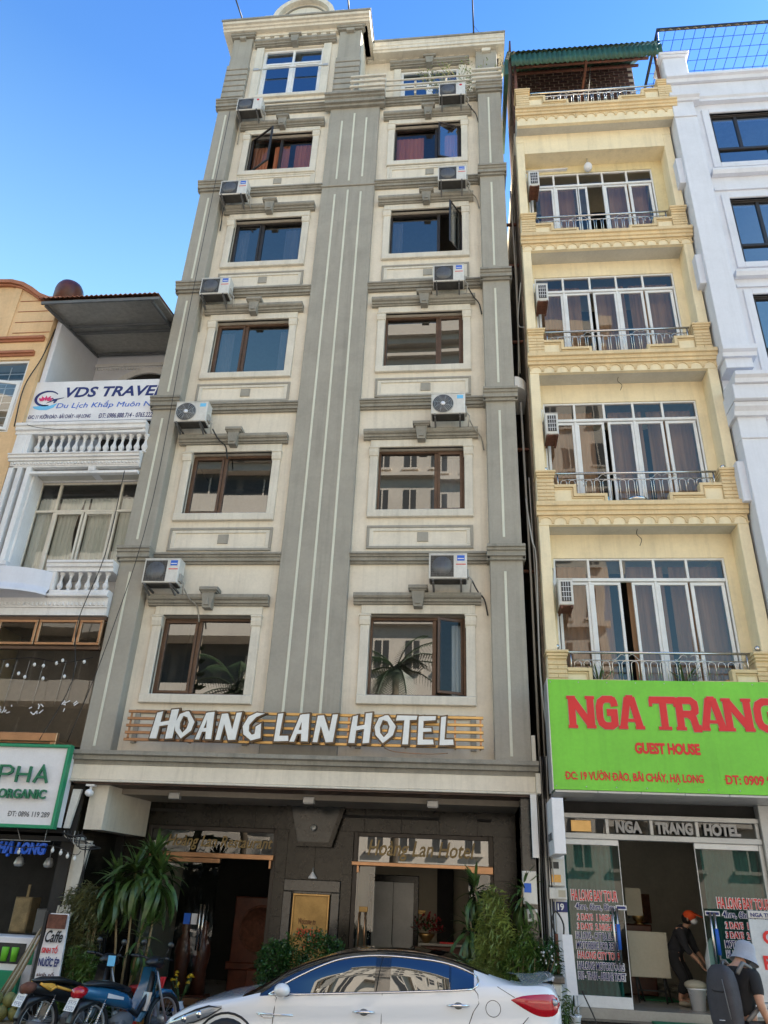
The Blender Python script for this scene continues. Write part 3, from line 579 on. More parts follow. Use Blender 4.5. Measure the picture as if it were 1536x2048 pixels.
# ---- name sign: slats and standing letters
SG = thing('hotel_name_sign', 'raised white letters HOANG LAN HOTEL on gold slats above the canopy', 'sign', (-2.7, -.4, 3.9))
for k in range(5):
    z = 3.98+k*.113
    MB().bbox(-5.58, -3.9, -.40, -.36, z-.022, z+.022, .004).build('slat', M['copper'], SG); MB().bbox(-3.9, .26, -.40, -.36, z-.022, z+.022, .004).build('slat', M['gold'] if k != 2 else M['gold'], SG)
b = MB()
for x in (-5.55, -4.6, -3.6, -2.7, -1.9, -1.0, -.2, .2): b.box(x, x+.025, -.36, .0, 4.0, 4.02).box(x, x+.03, -.36, -.34, 3.97, 4.44)
b.build('bracket', M['copper'], SG)
M['rimb'] = mat('dark_bronze_rim', (.11, .075, .045), .4, .2, 6, 0, metal=.5)
G = {
 'H': [[(.0, 0), (.27, 0), (.36, .98), (.14, .93)], [(.62, .0), (.90, .02), (.98, 1.08), (.70, 1.05)], [(.2, .42), (.75, .52), (.75, .66), (.2, .56)]],
 'O': [[(.42, .02), (.08, .3), (.02, .58), (.2, .9), (.46, .98), (.36, .8), (.26, .58), (.28, .38), (.46, .22)], [(.42, .02), (.46, .22), (.64, .38), (.70, .6), (.60, .78), (.36, .84), (.46, .99), (.62, 1.0), (.98, .62), (.86, .3)]],
 'A': [[(.0, .0), (.22, .0), (.62, .98), (.42, .95)], [(.56, .02), (.88, .02), (.86, 1.0), (.5, .97)], [(.2, .26), (.7, .30), (.7, .42), (.26, .40)]],
 'N': [[(.0, .0), (.2, .0), (.36, .95), (.14, .93)], [(.14, .93), (.40, .95), (.84, .02), (.56, .0)], [(.62, .02), (.86, .02), (1.0, 1.0), (.78, .98)]],
 'G': [[(.5, .0), (.12, .22), (.05, .5), (.26, .85), (.62, 1.0), (.98, .98), (.6, .84), (.33, .56), (.34, .34), (.5, .2)], [(.46, .0), (.46, .2), (.62, .24), (.64, .5), (.86, .62), (.9, .1)]],
 'L': [[(.0, .0), (.28, .0), (.42, 1.0), (.1, .97)], [(.2, .0), (.9, .02), (.86, .2), (.24, .19)]],
 'T': [[(.34, .0), (.62, .0), (.68, .9), (.42, .9)], [(.0, .82), (1.0, .86), (1.04, 1.0), (.06, 1.0)]],
 'E': [[(.0, .0), (.26, .0), (.30, 1.0), (.04, .98)], [(.2, .0), (.84, .02), (.80, .18), (.22, .17)], [(.2, .44), (.72, .46), (.70, .58), (.22, .57)], [(.2, .82), (.92, .86), (.94, 1.0), (.24, .99)]],
}
def grow(poly, d):
    n = len(poly); A = sum(poly[i][0]*poly[(i+1) % n][1]-poly[(i+1) % n][0]*poly[i][1] for i in range(n)); sg = 1 if A > 0 else -1; out = []
    for i in range(n):
        p0, p1, p2 = Vector(poly[i-1]), Vector(poly[i]), Vector(poly[(i+1) % n]); a = (p1-p0).normalized(); c = (p2-p1).normalized()
        na, nc = Vector((a.y, -a.x))*sg, Vector((c.y, -c.x))*sg; m = (na+nc).normalized(); out.append(tuple(p1+m*d/max(.5, m.dot(na))))
    return out
px = [('H', 158, 262), ('O', 252, 335), ('A', 345, 420), ('N', 428, 522), ('G', 528, 618), ('L', 664, 728), ('A', 726, 808), ('N', 818, 910), ('H', 958, 1048), ('O', 1056, 1142), ('T', 1140, 1220), ('E', 1226, 1300), ('L', 1310, 1370)]
for i, (ch, a, c) in enumerate(px):
    x0 = -5.10+(a-158)*(4.92/1212); x1 = -5.10+(c-158)*(4.92/1212); z0 = 3.985; hh = .44
    b, e = MB(), MB()
    for k, poly in enumerate(G[ch]):
        P = [(x0+(x1-x0)*u, z0+hh*v) for u, v in poly]
        b.prismy(P, -.50-k*.0015, -.46); e.prismy(grow(P, .024), -.485-k*.0015, -.41)
    o = b.build('letter', M['face'], SG); e.build('letter_rim', M['rimb'], o, loc=(0, 0, 0))

# ---- air conditioners
def ac_unit(style):
    t = thing('air_conditioner', '', 'air conditioner', (0, 0, 0))
    w, h, d = .66, .46, .26
    MB().bbox(0, w, -d, 0, 0, h, .012).box(-.004, w+.004, -d-.002, -.002, h, h+.012).build('casing', M['acw'], t)
    if style == 0:
        f = MB().lathe([(.0, 0), (.19, 0), (.205, .006), (.205, .012), (.0, .012)], (.23, -d-.0, .225), 24, 'y').build('fan_grille', M['acg'], t)
        b = MB()
        for r in (.05, .08, .11, .14, .17, .2): b.lathe([(r-.003, .018), (r+.003, .018), (r+.003, .024), (r-.003, .024)], (.23, -d, .225), 24, 'y', ring=True)
        for k in range(8):
            a = k*PI/4; b.tube([(.23+.04*math.cos(a), -d-.02, .225+.04*math.sin(a)), (.23+.2*math.cos(a+.5), -d-.02, .225+.2*math.sin(a+.5))], .0035, 4)
        b.build('grille_ring', M['alum'], t)
        MB().lathe([(.0, .02), (.045, .02), (.04, .034), (0, .036)], (.23, -d, .225), 14, 'y').build('fan_hub', M['sheet'], t)
    else:
        b = MB().bbox(.03, .43, -d-.008, -d+.002, .03, .43, .004); b.build('fan_grille', M['acg'], t)
        b = MB()
        for k in range(9): b.box(.035, .425, -d-.012, -d-.0085, .055+k*.045, .058+k*.045)
        for k in range(6): b.box(.07+k*.065, .073+k*.065, -d-.0155, -d-.0122, .035, .425)
        b.build('grille_ring', M['acb'], t)
        MB().lathe([(.0, .0085), (.175, .0085), (.175, .0105), (0, .0108)], (.23, -d, .23), 20, 'y').build('fan', M['acb'], t)
    if style == 1: MB().box(.49, .62, -d-.004, -d+.001, .33, .43).build('label_sticker', M['blue'], t); MB().box(.50, .61, -d-.0055, -d-.0041, .36, .375).build('label_print', M['sheet'], t); MB().box(.47, .64, -d-.004, -d+.001, .255, .27).build('label_print', M['red'], t)
    elif style == 0: MB().box(.50, .62, -d-.004, -d+.001, .34, .42).build('label_sticker', M['ltblue'], t)
    else: MB().lathe([(0, 0), (.035, 0), (.035, .004), (0, .004)], (.55, -d, .38), 12, 'y').build('label_sticker', M['red'], t)
    MB().box(.02, w-.02, -d+.02, -.01, -.018, -.001).build('base_tray', M['acg'], t)
    for x in (.06, .54): MB().box(x, x+.03, -d-.03, .17, -.05, -.02).hexa([(x, -d+.02, -.075), (x+.03, -d+.02, -.075), (x+.03, .17, -.19), (x, .17, -.19), (x, -d+.02, -.051), (x+.03, -d+.02, -.051), (x+.03, .17, -.16), (x, .17, -.16)]).box(x, x+.03, .14, .17, -.19, -.051).build('bracket', M['acb'], t)
    MB().bbox(w, w+.03, -d+.06, -.05, .05, .2, .01).tube([(w+.02, -.12, .1), (w+.08, -.1, .04), (w+.06, -.05, -.1), (w+.05, .12, -.16)], .014, 6).build('pipe_cover', M['gwire'], t)
    return t
A0, A1, A2 = ac_unit(0), ac_unit(1), ac_unit(2)
used = set()
def put_ac(proto, x, z, label, sc=1):
    if proto.name not in used: used.add(proto.name); o = proto; o.location = (x, -.19, z); o['label'] = label; o['group'] = 'air conditioners on the hotel front'
    else: o = dup(proto, (x, -.19, z), 0, label, 'air conditioners on the hotel front')
    return o
Lz = [6.70, 10.16, 13.52, 16.66, 19.78]; Rz = [6.78, 10.20, 13.60, 16.72, 19.81]
rows = [q+' row above the name sign' for q in ('first', 'second', 'third', 'fourth', 'fifth')]
for i in range(5):
    put_ac({0: A1, 1: A0, 2: A1, 3: A1, 4: A2}[i], -5.79, Lz[i], 'white air conditioner beside the left window, '+rows[i])
    put_ac({0: A1, 1: A0, 2: A1, 3: A1, 4: A2}[i], -.60+(.05 if i > 2 else -.03), Rz[i], 'white air conditioner above the right window, '+rows[i])
# flag rods, antenna, shrub, cables
for i, (p0, p1) in enumerate((((-6.15, -.3, 23.9), (-6.3, -.75, 24.25)), ((-3.1, -.3, 23.9), (-3.12, -.7, 24.35)))):
    tag(MB().tube([p0, p1], .022).build('flag_rod', M['wire']), ['short dark rod leaning out at the left end of the roof cornice', 'short dark rod leaning out at the middle corner of the roof cornice'][i], 'rod')
tag(MB().tube([(.38, .45, 23.85), (.36, .42, 26.3)], .025).tube([(.38, .45, 24.2), (.55, .5, 23.9)], .006, 4).build('antenna_pole', M['wire']), 'thin dark antenna pole standing on the right roof cornice', 'antenna')
sh = thing('balcony_shrub', 'sparse twiggy shrub growing over the top storey balcony rail', 'plant', (-.1, .2, 20.4))
b, lf = MB(), MB()
for k in range(40):
    p = Vector((random.uniform(-.25, .25), random.uniform(-.1, .3), 20.45)); pts = [p.copy()]
    dx, dz = random.uniform(-.2, .22), random.uniform(.15, .32)
    for j in range(5): p += Vector((dx+random.uniform(-.1, .1), random.uniform(-.1, .06), dz*(1-j*.12)+random.uniform(-.08, .08))); pts.append(p.copy())
    b.tube(pts, .006, 3, False)
    for q in pts[2:]:
        for m in range(4):
            c = q+Vector((random.uniform(-.1, .1), random.uniform(-.1, .1), random.uniform(-.1, .1))); u = Vector((random.uniform(-1, 1), random.uniform(-1, 1), random.uniform(-1, 1))).normalized()*.03; v = u.cross(Vector((.3, 1, .2))).normalized()*.015
            lf.add([c-u, c+v, c+u, c-v], [(0, 1, 2, 3)])
b.build('twigs', M['stem'], sh, kind='stuff'); lf.build('leaves', M['leafy'], sh, kind='stuff')
def cable(pts, r, m, label, cat='cable', name='cable'):
    P = [Vector(p) for p in pts]; out = []
    for i in range(len(P)-1):
        a, c = P[max(0, i-1)], P[min(len(P)-1, i+2)]
        for k in range(5):
            t = k/5; out.append(.5*((2*P[i])+(P[i+1]-a)*t+(2*a-5*P[i]+4*P[i+1]-c)*t*t+(3*P[i]-a-3*P[i+1]+c)*t**3))
    out.append(P[-1]); return tag(MB().tube(out, r, 5).build(name, m), label, cat)
cable([(-6.0, -.32, 20.0), (-5.9, -.52, 13), (-5.86, -.5, 8.3), (-6.2, -.4, 5.6), (-6.5, -.45, 3.9)], .007, M['wire'], 'thin black cable hanging down the whole left pilaster of the hotel')
cable([(-6.55, -.5, 9.0), (-6.5, -.6, 7.2), (-6.75, -.55, 5.9), (-6.6, -.55, 4.9), (-6.9, -.6, 3.9)], .008, M['wire'], 'black cable looping beside the left edge of the hotel above the green framed sign')
cable([(-.3, -.3, 3.9), (-.6, -.42, 3.86), (-1.1, -.42, 3.88), (-1.3, -.35, 3.95)], .007, M['copper'], 'loose brown wire drooping under the last letters of the name sign')
for i, (x, z, s) in enumerate(((.15, 19.75, 1), (.12, 16.7, 1), (.12, 13.5, 1), (.1, 10.1, 1), (.1, 6.75, 1), (-5.1, 6.6, -1), (-5.05, 10.0, -1), (-5.75, 13.3, -1), (-5.72, 16.4, -1), (-5.7, 19.5, -1))):
    dx = .28 if s > 0 else (.35 if i in (5, 6) else -.05)
    cable([(x, -.2, z+.12), (x+dx*.4, -.16, z-.1), (x+dx*.8, -.08, z-.22), (x+dx, -.05, z-.5)], .014, M['trimg'] if i % 2 else M['wire'], 'pipe of the air conditioner %s window, %s' % ('above the right' if s > 0 else 'beside the left', rows[[4, 3, 2, 1, 0, 0, 1, 2, 3, 4][i]]), 'pipe', 'pipe')
# ================================================================ the narrow yellow guest house
N = thing('yellow_guest_house', 'narrow pale yellow guest house with stepped mustard balconies, right of the grey and cream hotel', 'building', (3.1, 0, 0))
ZC = [5.57, 8.96, 12.31, 15.62, 19.60]
WY = .12
b = MB(); b.box(1.31, 1.48, -.29, .12, 3.3, 18.06).box(4.70, 4.88, -.29, .12, 3.3, 18.06); b.v = b.v
MB().bbox(1.31, 1.49, -.29, 10, 3.3, 18.06, .01).build('side_wall', M['yelp'], N); MB().bbox(4.70, 4.885, -.29, 10, 3.3, 18.06, .01).build('side_wall', M['yelp'], N)
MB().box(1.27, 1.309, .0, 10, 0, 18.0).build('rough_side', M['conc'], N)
for i, z in enumerate(ZC):
    oh = .27 if i == 4 else 0; Y = -.3-oh; Yt = Y-.04
    # floor slab / soffit
    bot = z-1.10 if i < 4 else 18.30
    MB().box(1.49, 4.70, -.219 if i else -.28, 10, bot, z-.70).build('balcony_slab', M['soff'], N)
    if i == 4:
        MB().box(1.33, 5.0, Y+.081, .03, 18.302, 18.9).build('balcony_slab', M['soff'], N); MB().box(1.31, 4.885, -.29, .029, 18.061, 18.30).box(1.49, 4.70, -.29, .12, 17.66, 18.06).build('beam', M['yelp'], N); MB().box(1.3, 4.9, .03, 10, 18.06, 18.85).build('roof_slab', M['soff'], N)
    x0, x1 = (1.30, 4.89) if i < 4 else (1.32, 5.02)
    if i == 0: x0, x1 = 1.30, 4.89
    # band and arcade
    if i:
        bz = z-.72 if i < 4 else 18.82
        bd = MB().profx([(Y+.06, bz-.2), (Y-.05, bz-.2), (Y-.05, bz-.13), (Y-.08, bz-.12), (Y-.08, bz-.05), (Y-.12, bz-.04), (Y-.12, bz+.04), (Y+.06, bz+.05)], x0-.02, x1+.02).build('band', M['must'], N)
        az = bz-.2; ab = bot+.0
        MB().box(x0+.01, x1-.01, Y, Y+.08, ab, az).build('frieze', M['yelp'], N)
        n = 14 if i < 3 else 15 if i == 3 else 16; w = (x1-x0-.02)/n
        for k in range(n):
            cx = x0+.01+w*(k+.5); r = w*.44; pts = [(cx+r*math.cos(t), az-.13-.0+r*math.sin(t)*.95) for t in [PI*j/8 for j in range(9)]]
            a = MB().stroke(pts, .022, Y-.02, Y+.01)
            poly = [(cx-w/2+.0005, az-.13)]+[(cx-w/2+.0005, az-.001), (cx+w/2-.0005, az-.001), (cx+w/2-.0005, az-.13)]+[(p[0], p[1]) for p in pts]
            a.prismy(poly, Y-.012, Y+.005); a.bbox(cx+r-.012, cx+r+.032, Y-.025, Y+.01, az-.16, az-.135, .004)
            a.build('arch', M['must'], bd, loc=(0, 0, 0))
    # piers with raised bricks
    for s, (a, c) in enumerate(((x0+.02, x0+.33), (x1-.33, x1-.02))):
        top = z-.14; low = z-.68 if i < 4 else 18.87
        p = MB().box(a+.01, c-.01, Y+.0, Y+.3, low, top).build('pier', M['must'], N)
        MB().bbox(a-.03, c+.03, Y-.07, Y+.34, z-.05, z, .012).bbox(a-.015, c+.015, Y-.05, Y+.33, z-.10, z-.051, .01).bbox(a, c, Y-.03, Y+.32, z-.145, z-.101, .01).build('coping', M['must'], p, loc=(0, 0, 0))
        rows = 7; rh = (top-.03-low)/rows
        for k in range(rows):
            zb = low+k*rh+.005; m = (c-a)*(.5 if k % 2 else .99)
            for u, v in ((a, a+m-.004), (a+m+.004, c)):
                if v-u > .03: MB().bbox(u, v, Y-.018, Y+.01, zb, zb+rh-.012, .005).build('brick', M['must'], p, loc=(0, 0, 0))
    # stepped parapet
    lowp = z-.67 if i < 4 else 18.87
    h1, h2 = (z-.29, z-.48) if i < 4 else (z-.24, z-.44)
    xa, xb = x0+.33, x1-.33
    for sgn in (1, -1):
        e = xa if sgn > 0 else xb
        X = lambda d: e+sgn*d
        P = [(X(0), lowp), (X(.92), lowp), (X(.92), h2), (X(.38), h2), (X(.38), h1), (X(0), h1)]
        if sgn < 0: P = P[::-1]
        w = MB().prismy(P, Y+.03, Y+.13).build('parapet', M['yelp'], N)
        tr = MB().stroke([(X(0), h1-.02), (X(.36), h1-.02), (X(.36), h2-.02), (X(.90), h2-.02), (X(.90), lowp+.01)], .055, Y-.01, Y+.15)
        tr.stroke([(X(0), h1-.075), (X(.31), h1-.075), (X(.31), h2-.075), (X(.85), h2-.075), (X(.85), lowp+.01)], .018, Y+.01, Y+.05)
        tr.build('parapet_trim', M['must'], w, loc=(0, 0, 0))
    # stainless railing
    ry = Y+.10; ra, rb = x0+.36, x1-.36
    rl = MB().tube([(ra-.2 if i == 0 else ra, ry, z+.0), (rb+.12, ry, z+.0)], .022, 8).tube([(ra+.06, ry, z-.13), (rb-.06, ry, z-.13)], .010, 6)
    rl.tube([(ra+.05, ry, h1), (ra+.05, ry, z-.02)], .014).tube([(rb-.05, ry, h1), (rb-.05, ry, z-.02)], .014)
    rl = rl.build('railing', M['steel'], N)
    n = 18; st = (rb-ra-.16)/n
    for k in range(n):
        cx = ra+.08+st*(k+.5); u = abs((k+.5)/n-.5)*2; r = st*.36
        zt = z-.19; d = (.36*(1-u**2)+.02) if i < 4 else .3*(1-u**2)+.02; zb = max(zt-d, (h1 if u > .72 else h2 if u > .40 else lowp)+.02)
        pts = [(cx-r, ry, zb)]+[(cx-r*math.cos(t), ry, zt+r*math.sin(t)*.9) for t in [PI*j/6 for j in range(7)]]+[(cx+r, ry, zb)]
        MB().tube(pts, .0065, 5).build('hoop', M['steel'], rl, loc=(0, 0, 0))
    for cx in (ra+.9, (ra+rb)/2+.0, rb-.9) if i == 4 else (ra+.95, rb-.95):
        q = MB()
        for s in (-1, 1): q.tube([(cx+s*(.02+.20*t), ry, z-.07+.045*math.sin(t*5.2)*(1 if s > 0 else 1)) for t in [j/8 for j in range(9)]]+[(cx+s*.2, ry, z-.10)], .0055, 5)
        q.build('scroll', M['steel'], rl, loc=(0, 0, 0))
    if i in (0, 1, 2, 3):
        for x in ((ra-.17, rb+.14) if i < 2 else (rb+.14,)): MB().ball((x, ry, z+.09), .05).tube([(x, ry, z-.02), (x, ry, z+.05)], .02).build('finial', M['steel'], rl, loc=(0, 0, 0))
# window walls
WT = [7.40, 10.77, 14.12, 17.42]
for i in range(4):
    zt = WT[i]; zb = ZC[i]-.62; tr = zt-.41; x0, x1 = 1.57, 4.52
    if i == 3: x1 = 4.46; 
    ceil = ZC[i+1]-1.10 if i < 3 else 17.66
    w = MB().box(1.49, 4.70, WY, WY+.12, zt, ceil+.3 if i < 3 else 18.06); w.box(1.49, x0, WY, WY+.12, zb, zt).box(x1, 4.70, WY, WY+.12, zb, zt)
    w.build('wall', M['yelp'] if i < 3 else M['yel'], N)
    b = MB(); frame_rect(b, x0, x1, zb, zt, WY+.02, WY+.08, .035); b.bbox(x0+.035, x1-.035, WY+.01, WY+.08, tr-.03, tr+.03, .006)
    xs = [x0+.035, x0+.61, x0+1.18, x0+1.74, x0+2.30, x1-.035]
    for x in xs[1:-1]: b.bbox(x-.022, x+.022, WY+.02, WY+.08, tr+.031, zt-.036, .005)
    for x in (xs[1], xs[3]): b.bbox(x-.022, x+.022, WY+.02, WY+.08, zb+.036, tr-.031, .005)
    W = b.build('window', M['whitefr'], N)
    for k in range(5): pane(W, xs[k]+.02, xs[k+1]-.02, tr+.031, zt-.036, WY+.05, M['glassn'])
    for k in range(5):
        a, c = xs[k]+.02, xs[k+1]-.02
        if k == 2: a, c = a+(.13 if i == 0 else .03), c
        if k == 1: c = c-(.02 if i == 0 else 0)
        if i == 3 and k == 2: a, c = a-.1, a+.14
        b = MB(); t = .05 if k != 4 else .06; frame_rect(b, a, c, zb+.036, tr-.04, WY+.035, WY+.075, t); b.build('sash', M['whitefr'], W, loc=(0, 0, 0))
        pane(W, a+t, c-t, zb+.036+t, tr-.04-t, WY+.055, M['glassn'])
        if k == 3 or k == 4: MB().bbox(c-.05 if k == 3 else a+.0, c-.02 if k == 3 else a+.035, WY+.0, WY+.036, zb+.75, zb+1.0, .006).build('handle', M['whitefr'], W, loc=(0, 0, 0))
    cw = [(x0+.05, x0+.6, 6), (x0+.65, x0+1.0, 3), (x0+1.3, x0+1.95, 5), (x0+2.05, x1-.05, 8)] if i != 3 else [(x0+.3, x0+1.1, 6), (x0+1.9, x1-.1, 8)]
    for a, c, n in cw: curtain(W, a, c, zb+.02, zt-.05, WY+.30, M['cbrown'], n, .025)
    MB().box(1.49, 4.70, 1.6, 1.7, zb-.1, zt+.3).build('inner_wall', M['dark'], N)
# light fittings on the top open storey
g = thing('globe_lamp', 'white egg shaped globe lamp hanging under the top yellow ceiling', 'lamp', (2.97, -.05, 17.66))
MB().ball((0, 0, -.28), .10, sq=(1, 1, 1.25)).build('globe', M['sheet'], g, loc=(0, 0, 0)); MB().tube([(0, 0, 0), (0, 0, -.17)], .012).lathe([(.03, -.18), (.045, -.15), (.02, -.13)]).build('stem', M['alum'], g, loc=(0, 0, 0))
tag(MB().tube([(1.52, .07, 17.50), (2.52, .07, 17.52)], .022, 8).box(1.52, 2.5, .09, .119, 17.49, 17.53).build('tube_lamp', M['sheet']), 'white fluorescent tube on the wall above the top guest house windows', 'lamp')
for i in (0, 1): cable([(3.05, -.1, ZC[i+1]-1.10), (3.03, -.1, ZC[i+1]-1.2), (3.1, -.1, ZC[i+1]-1.3), (3.06, -.1, ZC[i+1]-1.42)], .006, M['wire'], 'short loose wire hanging from the %s balcony ceiling of the yellow house' % ('lowest', 'second lowest')[i])
# units on the left of each balcony
def side_ac():
    t = thing('balcony_air_conditioner', '', 'air conditioner', (0, 0, 0))
    MB().bbox(0, .24, -.42, 0, 0, .46, .015).box(-.003, .243, -.423, .0, .46, .472).build('casing', M['acw'], t)
    MB().bbox(.045, .20, -.432, -.42, .06, .41, .004).build('grille', M['acg'], t)
    b = MB()
    for k in range(3): b.box(.078+k*.04, .084+k*.04, -.438, -.4325, .065, .405)
    for k in range(3): b.box(.047, .198, -.442, -.4385, .13+k*.09, .138+k*.09)
    b.build('guard', M['sheet'], t); MB().box(.01, .23, -.4, -.02, -.02, -.001).box(.02, .05, -.44, .0, -.06, -.021).box(.19, .22, -.44, .0, -.06, -.021).build('bracket', M['rust'], t)
    MB().tube([(.02, -.1, .2), (-.04, -.16, .5), (-.01, -.1, .75), (-.02, -.05, .8)], .02, 6).build('pipe', M['sheet'], t)
    return t
p = side_ac(); first = True
for i, lab in enumerate(('lowest', 'second lowest', 'third lowest', 'topmost')):
    z = [6.32, 9.70, 12.98, 16.42][i]; l = 'white air conditioner with barred grille at the left end of the %s yellow balcony' % lab
    if first: p.location = (1.56, .0, z); p['label'] = l; p['group'] = 'air conditioners on the yellow balconies'; first = False
    else: dup(p, (1.53, .0, z), 0, l, 'air conditioners on the yellow balconies')
# roof terrace: brick back wall, corrugated roof
MB().box(1.33, 4.9, 1.5, 1.6, 18.85, 24.2).build('terrace_wall', M['mortar'], N)
bm = MB().bbox(-.117, .117, 0, .02, -.048, .048, .006); me = bpy.data.meshes.new('brick'); me.from_pydata(bm.v, [], bm.f); me.materials.append(M['brickd'])
for j in range(17):
    for k in range(14):
        x = 1.36+.135+k*.262+(.131 if j % 2 else 0); z = 21.5+j*.128
        if x < 4.85: o = inst('brick', me, N, (x, 1.478, z)); o.rotation_euler = (0, random.uniform(-.01, .01), 0)
tw = MB(); tw.box(1.31, 1.35, .0, 1.5, 18.85, 22.6).build('side_wall', M['brickd'], N)
# corrugated roof over the terrace
CR = thing('corrugated_roof', 'dark green corrugated metal roof over the yellow house terrace', 'roof', (3.1, 0, 21))
b = MB(); n = 120; x0, x1 = 1.18, 5.0; vs = []
for (y, z) in ((-.62, 21.12), (-.60, 21.14), (1.9, 24.0)):
    for i in range(n+1): vs.append((x0+(x1-x0)*i/n, y, z+.025*math.sin(i*PI/2)))
b.add(vs, [(j*(n+1)+i, j*(n+1)+i+1, (j+1)*(n+1)+i+1, (j+1)*(n+1)+i) for j in range(2) for i in range(n)], True); b.build('sheet', M['green'], CR)
b = MB(); vs = []
for (y, z) in ((-.56, 20.62), (-.57, 20.62), (-.60, 21.02), (-.59, 21.02)):
    for i in range(n+1): vs.append((x0+.1+(x1-x0-.12)*i/n, y+.02*math.sin(i*PI/2), z+.012*math.sin(i*1.1)))
b.add(vs, [(j*(n+1)+i, j*(n+1)+i+1, (j+1)*(n+1)+i+1, (j+1)*(n+1)+i) for j in range(3) for i in range(n)], True); b.build('valance', M['green'], CR)
b = MB()
for y, z in ((-.5, 20.98), (.3, 21.95), (1.1, 22.9)): b.box(1.3, 4.95, y-.03, y+.03, z-.09, z-.03)
b.box(3.2, 3.26, -.5, 1.5, 21.2, 21.26); b.build('purlin', M['rust'], CR)
for x, l in ((1.38, 'left'), (4.86, 'right')): tag(MB().tube([(x, -.35, 18.9), (x, -.35, 20.95)], .04, 8).build('roof_post', M['rust']), 'rusty red steel post holding the %s front corner of the terrace roof' % l, 'post')
tag(MB().box(1.12, 1.2, -.5, 1.8, 20.4, 21.0).build('gutter', M['green']), 'dark green sheet gutter at the left edge of the terrace roof', 'gutter')
tag(MB().lathe([(.16, 0), (.2, .3), (.21, .34)], (3.55, .3, 19.0), 12).tube([(3.35, .3, 19.0), (3.35, .3, 19.55), (3.75, .3, 19.5)], .02).build('laundry_rack', M['whitefr']), 'white rack and basin standing on the roof terrace behind the railing', 'rack')
for k, (x, s) in enumerate(((3.4, .0), (3.52, .1), (3.3, .2))): tag(MB().tube([(x-.3, .6+s, 19.0), (x+.1, .55+s, 22.1)], .012).build('clothes_line', M['gwire']), ['upright pale stick on the roof terrace, left', 'upright pale stick on the roof terrace, middle', 'upright pale stick on the roof terrace, back'][k], 'stick', ) if k == 0 else None
# balcony belongings
tag(MB().lathe([(.14, 0), (.2, .1), (.215, .13), (.2, .13), (.13, .02), (0, .02)], (3.1, -.06, 8.31), 16).build('wash_basin', M['steel']), 'steel wash basin standing on the second yellow balcony floor', 'basin')
tag(MB().bbox(2.35, 2.62, -.12, .05, 8.3, 8.52, .01).build('storage_box', M['ltblue']), 'light blue box on the second yellow balcony behind the rail', 'box')
tag(MB().ball((4.0, -.05, 8.5), .14, sq=(1.2, .7, .5)).box(3.85, 4.15, -.1, .0, 8.3, 8.45).build('cloth_bundle', M['sheet']), 'pale cloth bundle at the right of the second yellow balcony', 'bundle')
tag(MB().lathe([(.12, 0), (.15, .14), (.15, .17), (.0, .17)], (2.38, -.08, 4.93), 14).build('jar', M['white']), 'white bowl between the plants on the lowest yellow balcony', 'bowl')
tag(MB().bbox(4.15, 4.4, -.1, .05, 4.95, 5.18, .02).build('shoe_box', M['plast']), 'yellow and black box at the right end of the lowest yellow balcony', 'box')
def strap_leaf(L, w, droop, seg=6, fold=.15):
    b = MB(); vs = []
    for i in range(seg+1):
        t = i/seg; x = L*(t if droop < .1 else math.sin(min(t*droop*1.3, 2.6))/(droop*1.3)); z = L*(math.cos(min(t*droop*1.3, 2.6))-1)/(droop*1.3) if droop >= .1 else 0
        ww = w*math.sin(PI*(t*.93+.06))**.7
        vs += [(x, -ww/2, z+fold*ww), (x, 0, z), (x, ww/2, z+fold*ww)]
    return b.add(vs, [(i*3+k, i*3+k+1, (i+1)*3+k+1, (i+1)*3+k) for i in range(seg) for k in range(2)], True)
def leafmesh(name, L, w, d, m, seg=6):
    b = strap_leaf(L, w, d, seg); me = bpy.data.meshes.new(name); me.from_pydata(b.v, [], b.f); me.polygons.foreach_set('use_smooth', b.sm); me.materials.append(m); return me
SP = [leafmesh('leaf', .5, .035, .25, M['leaf']), leafmesh('leaf', .45, .03, .6, M['leaf'])]
for i, (x, l) in enumerate(((2.15, 'left'), (3.5, 'middle'))):
    t = thing('potted_plant', 'spiky green potted plant behind the rail of the lowest yellow balcony, the %s one' % l, 'plant', (x, -.05, 4.92), group='spiky plants on the lowest yellow balcony')
    MB().lathe([(.08, 0), (.11, .14), (.0, .14)], (x, -.05, 4.92)).build('pot', M['white'], t)
    for k in range(16): inst('leaf', SP[k % 2], t, (x, -.05, 5.03), (0, -random.uniform(.7, 1.4), random.uniform(0, 6.3)))
# lime banner
LB = thing('lime_green_banner', 'large lime green banner with red lettering NGA TRANG GUEST HOUSE', 'sign', (2.9, -1.0, 3.3))
MB().hexa([(1.23, -.95, 3.335), (4.75, -.95, 3.335), (4.75, -.5, 3.335), (1.23, -.5, 3.335), (1.235, -.95, 4.92), (4.75, -.95, 4.92), (4.75, -.5, 4.92), (1.235, -.5, 4.92)]).build('panel', M['lime'], LB)
MB().box(1.215, 1.2295, -.97, -.5, 3.32, 4.935).box(1.23, 4.75, -.49, -.30, 3.34, 4.9).build('frame', M['alum'], LB)
for k in range(6): MB().bbox(1.25+k*.6, 1.25+k*.6+.594, -.93, .2, 3.30, 3.333, .004).build('soffit_panel', M['alum'], LB)
for k in range(4): MB().box(1.95+k*.8, 1.956+k*.8, -.9512, -.9505, 3.34, 4.915).build('seam', M['lime'], LB)
for k in range(9):
    for z in (3.38, 4.88): MB().lathe([(.0, .951), (.009, .951), (.008, .956), (0, .957)], (1.27+k*.42, 0, z), 8, 'y').build('rivet', M['alum'], LB)
